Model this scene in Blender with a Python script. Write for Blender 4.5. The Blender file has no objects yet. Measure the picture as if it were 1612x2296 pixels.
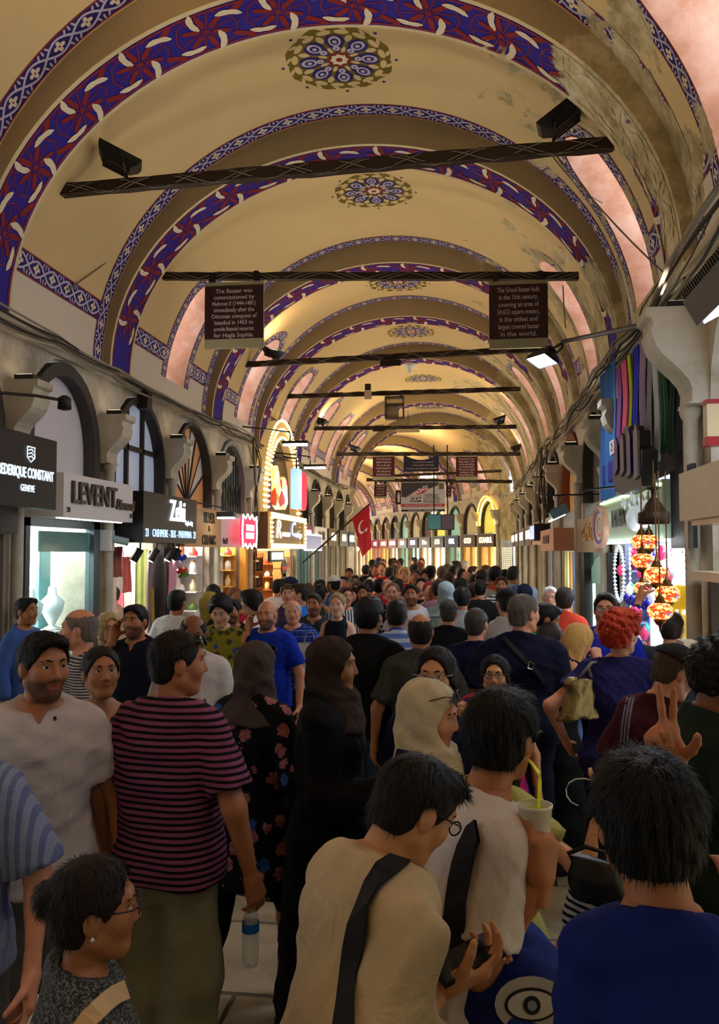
import bpy, bmesh, math, random, time
import numpy as np
from mathutils import Vector, Matrix, geometry
T0 = time.time()
rnd = random.Random(7)
SC = bpy.context.scene
COL = SC.collection
R = math.radians
pi = math.pi

# ------------------------------------------------------------------ camera
CAM_H, PSI, PIT, FPX, FW, FH = 2.1, R(7.5), R(2.68), 1858.0, 1612, 2296
_F = Vector((-math.sin(PSI)*math.cos(PIT), math.cos(PSI)*math.cos(PIT), math.sin(PIT)))
_R = Vector((math.cos(PSI), math.sin(PSI), 0))
_U = _R.cross(_F)
_C = Vector((0, 0, CAM_H))
cam_d = bpy.data.cameras.new('camera')
cam_d.sensor_fit = 'VERTICAL'
cam_d.sensor_height = 36.0
cam_d.lens = 36.0*FPX/FH
cam_d.clip_end = 300
cam_d.clip_start = 0.05
cam = bpy.data.objects.new('camera', cam_d)
COL.objects.link(cam)
cam.location = _C
cam.rotation_euler = (-_F).to_track_quat('Z', 'Y').to_euler()
SC.camera = cam

# ------------------------------------------------------------------ world, exposure
W = bpy.data.worlds.new('world')
SC.world = W
W.use_nodes = True
W.node_tree.nodes['Background'].inputs[0].default_value = (0.75, 0.83, 1.0, 1)
W.node_tree.nodes['Background'].inputs[1].default_value = 1.6
SC.view_settings.view_transform = 'Standard'
SC.view_settings.look = 'None'
SC.view_settings.gamma = 1.0
SC.view_settings.exposure = -0.30
SC.view_settings.use_curve_mapping = False
SC.cycles.use_denoising = True
SC.cycles.max_bounces = 5
SC.cycles.diffuse_bounces = 4
SC.cycles.glossy_bounces = 2
SC.cycles.transmission_bounces = 3
SC.cycles.transparent_max_bounces = 6
SC.cycles.sample_clamp_indirect = 6.0
SC.cycles.caustics_reflective = False
SC.cycles.caustics_refractive = False

UPW, UPC = 10.5, ((1, .87, .70), (1, .91, .79))            # added fill lamps on the capitals: power, tints
def area_light(name, loc, target, size, power, color, sy=None, spread=180):
    d = bpy.data.lights.new(name, 'AREA')
    d.energy = power; d.color = color; d.size = size; d.spread = R(spread)
    if sy: d.shape = 'RECTANGLE'; d.size_y = sy
    o = bpy.data.objects.new(name, d); COL.objects.link(o)
    o.location = loc
    o.rotation_euler = (Vector(loc)-Vector(target)).to_track_quat('Z', 'Y').to_euler()
    return o

# ------------------------------------------------------------------ geometry helpers
def ray(px, py): return _F + _R*((px-FW/2)/FPX) - _U*((py-FH/2)/FPX)
def at_y(px, py, Y): d = ray(px, py); return _C + d*(Y/d.y)
def at_x(px, py, X): d = ray(px, py); return _C + d*(X/d.x)
def at_z(px, py, Z): d = ray(px, py); return _C + d*((Z-CAM_H)/d.z)

def tag(o, label=None, cat=None, group=None, kind=None):
    if label: o['label'] = label
    if cat: o['category'] = cat
    if group: o['group'] = group
    if kind: o['kind'] = kind
    return o
def empty(name, loc=(0, 0, 0), rz=0.0, label=None, cat=None, group=None, parent=None):
    o = bpy.data.objects.new(name, None); COL.objects.link(o)
    o.location = loc; o.rotation_euler = (0, 0, rz); o.empty_display_size = 0.1
    if parent: o.parent = parent
    return tag(o, label, cat, group)
def link(name, me, parent=None, mat=None, loc=None, rot=None):
    o = bpy.data.objects.new(name, me); COL.objects.link(o)
    if parent: o.parent = parent
    if mat is not None and me is not None and not me.materials: me.materials.append(mat)
    if loc is not None: o.location = loc
    if rot is not None: o.rotation_euler = rot
    return o

class MB:
    """collects polygons and builds ONE mesh"""
    def __init__(s): s.v = []; s.f = []; s.m = []; s.mats = []; s.cur = 0
    def mat(s, m):
        if m not in s.mats: s.mats.append(m)
        s.cur = s.mats.index(m); return s
    def add(s, vs, fs):
        n = len(s.v); s.v += [tuple(v) for v in vs]
        for f in fs: s.f.append(tuple(i+n for i in f)); s.m.append(s.cur)
        return s
    def poly(s, vs): return s.add(vs, [tuple(range(len(vs)))])
    def box(s, x0, x1, y0, y1, z0, z1):
        x0, x1 = min(x0, x1), max(x0, x1); y0, y1 = min(y0, y1), max(y0, y1); z0, z1 = min(z0, z1), max(z0, z1)
        return s.add([(x0,y0,z0),(x1,y0,z0),(x1,y1,z0),(x0,y1,z0),(x0,y0,z1),(x1,y0,z1),(x1,y1,z1),(x0,y1,z1)],
                     [(0,3,2,1),(4,5,6,7),(0,1,5,4),(1,2,6,5),(2,3,7,6),(3,0,4,7)])
    def obox(s, c, sx, sy, sz, M=None):
        vs = [Vector((a*sx/2, b*sy/2, d*sz/2)) for d in (-1, 1) for b in (-1, 1) for a in (-1, 1)]
        if M is not None: vs = [M @ v for v in vs]
        c = Vector(c)
        return s.add([c+v for v in vs], [(0,2,3,1),(4,5,7,6),(0,1,5,4),(1,3,7,5),(3,2,6,7),(2,0,4,6)])
    def prism(s, pts, axis, a, b):
        """pts: 2d outline, extruded along axis from a to b"""
        n = len(pts)
        def P(p, t):
            return {'x': (t, p[0], p[1]), 'y': (p[0], t, p[1]), 'z': (p[0], p[1], t)}[axis]
        vs = [P(p, a) for p in pts]+[P(p, b) for p in pts]
        fs = [tuple(range(n)), tuple(range(2*n-1, n-1, -1))]
        fs += [(i, n+i, n+(i+1) % n, (i+1) % n) for i in range(n)]
        return s.add(vs, fs)
    def tube(s, pts, r, n=6, cap=True):
        pts = [Vector(p) for p in pts]; rs = r if isinstance(r, (list, tuple)) else [r]*len(pts)
        vs = []; fs = []
        up = Vector((0.13, 0.21, 1))
        for i, p in enumerate(pts):
            d = (pts[min(i+1, len(pts)-1)]-pts[max(i-1, 0)])
            if d.length < 1e-9: d = Vector((0, 0, 1))
            d.normalize()
            a = d.cross(up if abs(d.dot(up.normalized())) < .98 else Vector((1, 0, 0))).normalized(); b = d.cross(a)
            for k in range(n):
                t = 2*pi*k/n
                vs.append(p+(a*math.cos(t)+b*math.sin(t))*rs[i])
        for i in range(len(pts)-1):
            for k in range(n):
                fs.append((i*n+k, i*n+(k+1) % n, (i+1)*n+(k+1) % n, (i+1)*n+k))
        if cap:
            fs.append(tuple(range(n-1, -1, -1))); e = (len(pts)-1)*n; fs.append(tuple(range(e, e+n)))
        return s.add(vs, fs)
    def lathe(s, prof, n=16, c=(0, 0, 0), cap=True):
        vs = []; fs = []
        for (r, z) in prof:
            for k in range(n):
                t = 2*pi*k/n; vs.append((c[0]+r*math.cos(t), c[1]+r*math.sin(t), c[2]+z))
        for i in range(len(prof)-1):
            for k in range(n): fs.append((i*n+k, i*n+(k+1) % n, (i+1)*n+(k+1) % n, (i+1)*n+k))
        if cap:
            fs.append(tuple(range(n-1, -1, -1))); e = (len(prof)-1)*n; fs.append(tuple(range(e, e+n)))
        return s.add(vs, fs)
    def grid(s, P):
        """P: list of rows of points"""
        a, b = len(P), len(P[0])
        return s.add([p for r in P for p in r], [(i*b+j, i*b+j+1, (i+1)*b+j+1, (i+1)*b+j) for i in range(a-1) for j in range(b-1)])
    def mesh(s, name, smooth=False):
        me = bpy.data.meshes.new(name)
        me.from_pydata(s.v, [], s.f)
        for m in s.mats: me.materials.append(m)
        if len(s.mats) > 1: me.polygons.foreach_set('material_index', s.m)
        if smooth: me.polygons.foreach_set('use_smooth', [True]*len(s.f))
        me.update(); return me
    def build(s, name, parent=None, smooth=False, loc=None, rot=None, **kw):
        o = link(name, s.mesh(name, smooth), parent, None, loc, rot)
        return tag(o, **kw) if kw else o

# ------------------------------------------------------------------ materials
_MC = {}
def nd(nt, t, **kw):
    n = nt.nodes.new(t)
    for k, v in kw.items():
        if k.startswith('i_'):
            key = k[2:]; key = int(key) if key.isdigit() else key
            n.inputs[key].default_value = v
        else: setattr(n, k, v)
    return n
def rgba(c): return (c[0], c[1], c[2], 1)
def srgb(h):
    """'#rrggbb' to linear"""
    h = h.lstrip('#'); o = []
    for i in (0, 2, 4):
        c = int(h[i:i+2], 16)/255; o.append(c/12.92 if c <= .04045 else ((c+.055)/1.055)**2.4)
    return tuple(o)
def col3(c): return srgb(c) if isinstance(c, str) else c
def M(color, rough=.6, var=.12, scale=6.0, bump=.0, emit=0.0, ecol=None, metal=0.0, trans=0.0, alpha=1.0, spec=.4, bscale=None, name='paint'):
    color = col3(color); ecol = col3(ecol) if ecol is not None else color
    key = (color, rough, var, scale, bump, emit, ecol, metal, trans, alpha, spec, bscale)
    if key in _MC: return _MC[key]
    m = bpy.data.materials.new(name); m.use_nodes = True; nt = m.node_tree
    b = nt.nodes['Principled BSDF']
    b.inputs['Roughness'].default_value = rough; b.inputs['Metallic'].default_value = metal
    b.inputs['Specular IOR Level'].default_value = spec
    if var > 0:
        tc = nd(nt, 'ShaderNodeTexCoord'); n = nd(nt, 'ShaderNodeTexNoise', i_Scale=scale, i_Detail=4.0)
        nt.links.new(tc.outputs['Object'], n.inputs['Vector'])
        mx = nd(nt, 'ShaderNodeMix', data_type='RGBA')
        mx.inputs[6].default_value = rgba([max(0, c*(1-var)) for c in color]); mx.inputs[7].default_value = rgba([min(1, c*(1+var)) for c in color])
        nt.links.new(n.outputs['Fac'], mx.inputs[0]); nt.links.new(mx.outputs[2], b.inputs['Base Color'])
        if bump > 0:
            n2 = n
            if bscale:
                n2 = nd(nt, 'ShaderNodeTexNoise', i_Scale=bscale, i_Detail=5.0); nt.links.new(tc.outputs['Object'], n2.inputs['Vector'])
            bp = nd(nt, 'ShaderNodeBump', i_Strength=bump, i_Distance=.02)
            nt.links.new(n2.outputs['Fac'], bp.inputs['Height']); nt.links.new(bp.outputs['Normal'], b.inputs['Normal'])
    else: b.inputs['Base Color'].default_value = rgba(color)
    if emit > 0:
        b.inputs['Emission Color'].default_value = rgba(ecol); b.inputs['Emission Strength'].default_value = emit
    if trans > 0: b.inputs['Transmission Weight'].default_value = trans
    if alpha < 1: b.inputs['Alpha'].default_value = alpha
    _MC[key] = m; return m

def ramp(nt, src, stops, interp='LINEAR'):
    r = nd(nt, 'ShaderNodeValToRGB'); cr = r.color_ramp; cr.interpolation = interp
    while len(cr.elements) > 1: cr.elements.remove(cr.elements[-1])
    for i, (p, c) in enumerate(stops):
        e = cr.elements[0] if i == 0 else cr.elements.new(p)
        e.position = p; e.color = rgba(col3(c)) if not isinstance(c, (int, float)) else (c, c, c, 1)
    if src is not None: nt.links.new(src, r.inputs[0])
    return r
def mth(nt, op, a, b=None, c=None):
    n = nd(nt, 'ShaderNodeMath', operation=op)
    for i, v in enumerate((a, b, c)):
        if v is None: continue
        if isinstance(v, (int, float)): n.inputs[i].default_value = v
        else: nt.links.new(v, n.inputs[i])
    return n.outputs[0]
def mixc(nt, f, a, b):
    m = nd(nt, 'ShaderNodeMix', data_type='RGBA')
    for i, v in ((0, f), (6, a), (7, b)):
        if isinstance(v, (int, float)): m.inputs[i].default_value = v
        elif isinstance(v, (tuple, list, str)): m.inputs[i].default_value = rgba(col3(v))
        else: nt.links.new(v, m.inputs[i])
    return m.outputs[2]
def newmat(name, rough=.7):
    m = bpy.data.materials.new(name); m.use_nodes = True
    b = m.node_tree.nodes['Principled BSDF']; b.inputs['Roughness'].default_value = rough
    b.inputs['Specular IOR Level'].default_value = .3
    return m, m.node_tree, b

# lime paint that flakes off on the damp side of the vault and shows bare plaster
def peel_group():
    g = bpy.data.node_groups.new('peel_mask', 'ShaderNodeTree')
    g.interface.new_socket('Fac', in_out='OUTPUT', socket_type='NodeSocketFloat')
    g.interface.new_socket('Plaster', in_out='OUTPUT', socket_type='NodeSocketColor')
    o = g.nodes.new('NodeGroupOutput')
    geo = nd(g, 'ShaderNodeNewGeometry'); sep = nd(g, 'ShaderNodeSeparateXYZ')
    g.links.new(geo.outputs['Position'], sep.inputs[0])
    n1 = nd(g, 'ShaderNodeTexNoise', i_Scale=1.3, i_Detail=9.0, i_Roughness=.62, i_Distortion=.4)
    g.links.new(geo.outputs['Position'], n1.inputs['Vector'])
    side = mth(g, 'MULTIPLY_ADD', sep.outputs['X'], .12, -.03)         # damp towards the right-hand wall
    side = mth(g, 'MINIMUM', side, .128)
    side = mth(g, 'MAXIMUM', side, -.5)
    far = mth(g, 'MULTIPLY_ADD', sep.outputs['Y'], .008, -.10); far = mth(g, 'MAXIMUM', far, 0); far = mth(g, 'MINIMUM', far, .1)
    s = mth(g, 'ADD', mth(g, 'ADD', n1.outputs['Fac'], side), far)
    low = mth(g, 'MULTIPLY_ADD', sep.outputs['Z'], -.25, 1.12); low = mth(g, 'MAXIMUM', low, 0)
    s = mth(g, 'ADD', s, low)
    r = nd(g, 'ShaderNodeMapRange', interpolation_type='SMOOTHSTEP'); r.inputs[1].default_value = .60; r.inputs[2].default_value = .635
    g.links.new(s, r.inputs[0]); g.links.new(r.outputs[0], o.inputs[0])
    n2 = nd(g, 'ShaderNodeTexNoise', i_Scale=3.5, i_Detail=8.0, i_Roughness=.7)
    g.links.new(geo.outputs['Position'], n2.inputs['Vector'])
    rr = ramp(g, n2.outputs['Fac'], [(.3, '#7a6e4e'), (.44, '#a3956c'), (.56, '#c2b48c'), (.7, '#ded6c2')])
    g.links.new(rr.outputs[0], o.inputs[1])
    return g
PEEL = peel_group()
def paintmat(name, color, var=.1, amount=1.0, scale=2.0, color2=None, foot=None):
    m, nt, b = newmat(name, .75)
    geo = nd(nt, 'ShaderNodeNewGeometry'); n = nd(nt, 'ShaderNodeTexNoise', i_Scale=scale, i_Detail=6.0)
    nt.links.new(geo.outputs['Position'], n.inputs['Vector'])
    c = col3(color); c2 = col3(color2) if color2 else [min(1, x*(1+var)) for x in c]
    base = mixc(nt, n.outputs['Fac'], tuple(x*(1-var) for x in c), tuple(c2))
    g = nt.nodes.new('ShaderNodeGroup'); g.node_tree = PEEL
    if foot:
        sp = nd(nt, 'ShaderNodeSeparateXYZ'); nt.links.new(geo.outputs['Position'], sp.inputs[0])
        base = mixc(nt, mth(nt, 'LESS_THAN', sp.outputs['Z'], 4.72), base, foot)
    f = mth(nt, 'MULTIPLY', g.outputs[0], amount)
    nt.links.new(mixc(nt, f, base, g.outputs[1]), b.inputs['Base Color'])
    bp = nd(nt, 'ShaderNodeBump', i_Strength=.25, i_Distance=.01)
    nt.links.new(n.outputs['Fac'], bp.inputs['Height']); nt.links.new(bp.outputs['Normal'], b.inputs['Normal'])
    return m
def dirtywall(name, c0, c1, c2):
    m, nt, b = newmat(name, .85)
    geo = nd(nt, 'ShaderNodeNewGeometry'); n = nd(nt, 'ShaderNodeTexNoise', i_Scale=1.7, i_Detail=8.0, i_Roughness=.65)
    nt.links.new(geo.outputs['Position'], n.inputs['Vector'])
    r = ramp(nt, n.outputs['Fac'], [(.32, c0), (.5, c1), (.68, c2)])
    nt.links.new(r.outputs[0], b.inputs['Base Color'])
    bp = nd(nt, 'ShaderNodeBump', i_Strength=.3, i_Distance=.02)
    nt.links.new(n.outputs['Fac'], bp.inputs['Height']); nt.links.new(bp.outputs['Normal'], b.inputs['Normal'])
    return m

P_BLUE = paintmat('paint_blue', '#2a1c86', .15)
P_RED = paintmat('paint_red', '#7d1f24', .15)
P_WHITE = paintmat('paint_white', '#d9cdb2', .1)
P_OLIVE = paintmat('paint_olive', '#6e5f1e', .15)
P_NAVY = paintmat('paint_navy', '#2b2166', .15)
P_LILAC = paintmat('paint_lilac', '#b9b2c6', .1)
P_CREAM = paintmat('paint_cream', '#d0b784', .07, 1.0, 1.2, foot='#cfc6b4')
P_GREY = paintmat('paint_grey', '#a08e6a', .10, .8, 1.2)
P_EDGE = paintmat('paint_edge', '#cdbd92', .08)
P_REVEAL = dirtywall('reveal_plaster', '#a07a60', '#b8947c', '#cdb8a8')
WALL = dirtywall('wall_plaster', '#8b8372', '#b8ae99', '#cfc7b4')
STONE = dirtywall('capital_stone', '#9b9480', '#bdb6a2', '#d0cab8')
WOOD = M('#26160b', .7, .35, 14, .4, name='beam_wood')
BLACK = M('#0b0b0d', .45, 0, name='black_metal')
DARK = M('#2b2926', .5, .2, name='dark_metal')
# ================================================================== STRUCTURE
ZS = 4.25                      # springing height
CX = -1.25                     # street axis
HW = 2.95                      # half width
BEND_Y = 30.0
SEG_A = (Vector((CX, 0, 0)), 0.0)
SEG_B = (Vector((CX, BEND_Y, 0)), R(20))

class Arc:
    def __init__(s, a, b):
        t = np.linspace(-pi/2, pi/2, 721)
        s.x = a*np.sin(t); s.z = ZS+b*np.cos(t)
        nx = np.sin(t)/a; nz = np.cos(t)/b; l = np.hypot(nx, nz); s.nx = -nx/l; s.nz = -nz/l
        ds = np.hypot(np.diff(s.x), np.diff(s.z)); s.s = np.concatenate([[0], np.cumsum(ds)]); s.L = s.s[-1]; s.s -= s.L/2
    def P(s, u, y, off=0.0):
        f = lambda a: float(np.interp(u, s.s, a))
        return (f(s.x)+f(s.nx)*off, y, f(s.z)+f(s.nz)*off)
    def s_at_z(s, z, side):
        h = s.z[:361]; ss = s.s[:361]
        v = float(np.interp(z, h, ss)); return v if side < 0 else -v
VA = Arc(2.95, 2.75)
RA = Arc(2.85, 2.42)

# ---- painted ornament: flat motifs laid on a curved surface through mp(u, v, off)
def ribbon(mb, mp, pts, w, off):
    """strip of width w along 2d points"""
    vs = []
    for i, p in enumerate(pts):
        a = pts[max(i-1, 0)]; b = pts[min(i+1, len(pts)-1)]
        dx, dy = b[0]-a[0], b[1]-a[1]; l = math.hypot(dx, dy) or 1
        nx, ny = -dy/l*w/2, dx/l*w/2
        vs += [mp(p[0]+nx, p[1]+ny, off), mp(p[0]-nx, p[1]-ny, off)]
    mb.add(vs, [(2*i, 2*i+1, 2*i+3, 2*i+2) for i in range(len(pts)-1)])
def blob(mb, mp, cx, cy, rx, ry, off, n=8, rot=0.0, f=None):
    vs = []
    for k in range(n):
        t = 2*pi*k/n; q = f(t) if f else 1
        x, y = rx*q*math.cos(t), ry*q*math.sin(t)
        vs.append(mp(cx+x*math.cos(rot)-y*math.sin(rot), cy+x*math.sin(rot)+y*math.cos(rot), off))
    mb.poly(vs)
def leaf(mb, mp, x, y, L, w, ang, off, bend=0.0, tip=.0):
    n = 6; up = []; dn = []
    for i in range(n+1):
        t = i/n; q = L*(t-.5); ww = w/2*math.sin(pi*min(1, t*.92+.04))**.8*(1+.25*math.sin(9*t)); c = bend*L*(4*(t-.5)**2-.5)
        up.append((q, c+ww)); dn.append((q, c-ww))
    pts = up+dn[::-1]; ca, sa = math.cos(ang), math.sin(ang)
    mb.poly([mp(x+p*ca-r*sa, y+p*sa+r*ca, off) for p, r in pts])

def tile_border(mb, mp, L, w):
    n = max(2, int(L/.12))
    mb.mat(P_NAVY); ribbon(mb, mp, [(L*i/n, 0) for i in range(n+1)], w, .003)
    mb.mat(P_RED)
    for sgn in (-1, 1): ribbon(mb, mp, [(L*i/n, sgn*w*.475) for i in range(n+1)], w*.07, .005)
    nc = max(1, round(L/(w*1.35))); c = L/nc
    mb.mat(P_LILAC)
    for sgn in (-1, 1):
        m = nc*8
        ribbon(mb, mp, [(L*i/m, sgn*w*.33*math.sin(pi*i/8)) for i in range(m+1)], w*.10, .006)
    for k in range(nc):
        u = (k+.5)*c
        mb.mat(P_WHITE)
        for a in range(4): blob(mb, mp, u+w*.15*math.cos(a*pi/2), w*.13*math.sin(a*pi/2), w*.135, w*.10, .007, 6, a*pi/2)
        mb.mat(P_RED); blob(mb, mp, u, 0, w*.05, w*.05, .009, 6)
        mb.mat(P_LILAC)
        for sgn in (-1, 1):
            for q in (-.16, 0, .16): leaf(mb, mp, k*c+q*c, sgn*w*.33, w*.24, w*.10, sgn*(pi/2+q*3), .006)
def blue_motifs(mb, mp, L, w):
    c = .64; nc = int(L/c); u0 = (L-nc*c)/2
    n = int(L/.15)
    mb.mat(P_RED)
    for sgn in (-1, 1): ribbon(mb, mp, [(L*i/n, sgn*w*.46) for i in range(n+1)], w*.045, .005)
    for k in range(nc):
        u = u0+(k+.5)*c
        mb.mat(P_RED)
        for a in range(6):
            t = a*pi/3+.35
            leaf(mb, mp, u+.135*math.cos(t), .135*math.sin(t), .17, .062, t, .006)
            ribbon(mb, mp, [(u+r*math.cos(t+.5), r*math.sin(t+.5)) for r in (.02, .12, .24)], .012, .004)
        blob(mb, mp, u, 0, .03, .03, .007, 6)
        ribbon(mb, mp, [(u+.28*math.cos(q/10*2*pi), .24*math.sin(q/10*2*pi)) for q in range(11)], .012, .004)
        leaf(mb, mp, u+.3, w*.33, .2, .07, .5, .006); leaf(mb, mp, u+.3, -w*.33, .2, .07, -.6, .006)
        mb.mat(P_WHITE)
        leaf(mb, mp, u+.10, w*.30, .24, .072, 1.75, .008, .12)
        leaf(mb, mp, u-.17, w*.33, .23, .066, .12, .008, -.1)
        leaf(mb, mp, u+.24, -w*.27, .23, .07, .25, .008, .1)
        leaf(mb, mp, u-.08, -w*.30, .22, .066, 1.45, .008, -.12)
def disc(mb, mp, r, off, n, f, rings=7):
    mb.grid([[mp(r*(.001+q/rings)*f(2*pi*k/n)*math.cos(2*pi*k/n), r*(.001+q/rings)*f(2*pi*k/n)*math.sin(2*pi*k/n), off) for k in range(n+1)] for q in range(rings+1)])
def rosette(mb, mp):
    mb.mat(P_OLIVE); disc(mb, mp, .53, .003, 96, lambda t: 1+.055*(1-abs(((t*8/pi) % 2)-1)*2)+.02*math.cos(8*t))
    mb.mat(P_CREAM)
    for k in range(16):
        t = 2*pi*(k+.5)/16
        blob(mb, mp, .445*math.cos(t), .445*math.sin(t), .035, .075, .005, 8, t)
        blob(mb, mp, .505*math.cos(t), .505*math.sin(t), .02, .05, .005, 6, t+.5)
    for k in range(8):
        t = 2*pi*(k+.5)/8
        blob(mb, mp, .36*math.cos(t), .36*math.sin(t), .06, .035, .005, 8, t)
        blob(mb, mp, .17*math.cos(t), .17*math.sin(t), .05, .022, .005, 6, t)
    for k in range(8):
        t = 2*pi*k/8; ca, sa = math.cos(t), math.sin(t)
        def rp(x, y, off, ca=ca, sa=sa): return mp(x*ca-y*sa, x*sa+y*ca, off)
        mb.mat(P_NAVY); mb.poly([rp(x, y, .006) for x, y in [(.12, 0), (.19, .055), (.30, .105), (.385, .07), (.40, 0), (.385, -.07), (.30, -.105), (.19, -.055)]])
        mb.mat(P_LILAC); blob(mb, rp, .305, 0, .082, .062, .008, 12); blob(mb, rp, .19, 0, .038, .038, .008, 8)
        mb.mat(P_NAVY); blob(mb, rp, .30, 0, .052, .042, .010, 10)
        mb.mat(P_LILAC); blob(mb, rp, .30, 0, .026, .024, .012, 7)
        mb.mat(P_RED); blob(mb, rp, .19, 0, .012, .012, .010, 6)
        mb.mat(P_NAVY); blob(mb, rp, .575, 0, .022, .022, .004, 4)
    mb.mat(P_RED); blob(mb, mp, 0, 0, .12, .12, .006, 16, 0, lambda t: 1+.12*math.cos(8*t))
    mb.mat(P_WHITE); blob(mb, mp, 0, 0, .085, .085, .008, 24, 0, lambda t: 1+.14*math.cos(8*t))
    mb.mat(P_RED); blob(mb, mp, 0, 0, .035, .035, .010, 8)

def place(o, seg, y):
    org, th = seg
    o.location = org+Vector((-math.sin(th)*y, math.cos(th)*y, 0)); o.rotation_euler = (0, 0, th); return o

# ---- one rib (transverse arch), shared by all
RD = .60
def rib_meshes():
    mb = MB(); N = 48
    ss = [RA.L*(i/N-.5) for i in range(N+1)]
    mb.mat(P_EDGE); mb.grid([[RA.P(s, 0), RA.P(s, .05)] for s in ss])
    mb.mat(P_BLUE); mb.grid([[RA.P(s, .05), RA.P(s, RD-.04)] for s in ss])
    mb.mat(P_EDGE); mb.grid([[RA.P(s, RD-.04), RA.P(s, RD)] for s in ss])
    vs = [VA.L*(i/N-.5) for i in range(N+1)]
    mb.mat(P_GREY)
    for y, fl in ((0, 1), (RD, 0)):
        g = [[RA.P(ss[i], y), VA.P(vs[i], y, -.05)] for i in range(N+1)]
        mb.grid(g if fl else [r[::-1] for r in g])
    body = mb.mesh('vault_arch')
    m2 = MB(); mp = lambda u, v, off: RA.P(u-RA.L/2, RD/2+v, off)
    blue_motifs(m2, mp, RA.L, RD-.10)
    pat = m2.mesh('painted_band')
    m3 = MB(); mp = lambda u, v, off: VA.P(u-VA.L/2, -.13+v, off)
    tile_border(m3, mp, VA.L, .22)
    strip = m3.mesh('tile_border')
    m4 = MB(); rosette(m4, lambda x, y, off: VA.P(x, y, off))
    ros = m4.mesh('painted_rosette')
    return body, pat, strip, ros
RIB_ME, PAT_ME, STRIP_ME, ROS_ME = rib_meshes()

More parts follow.
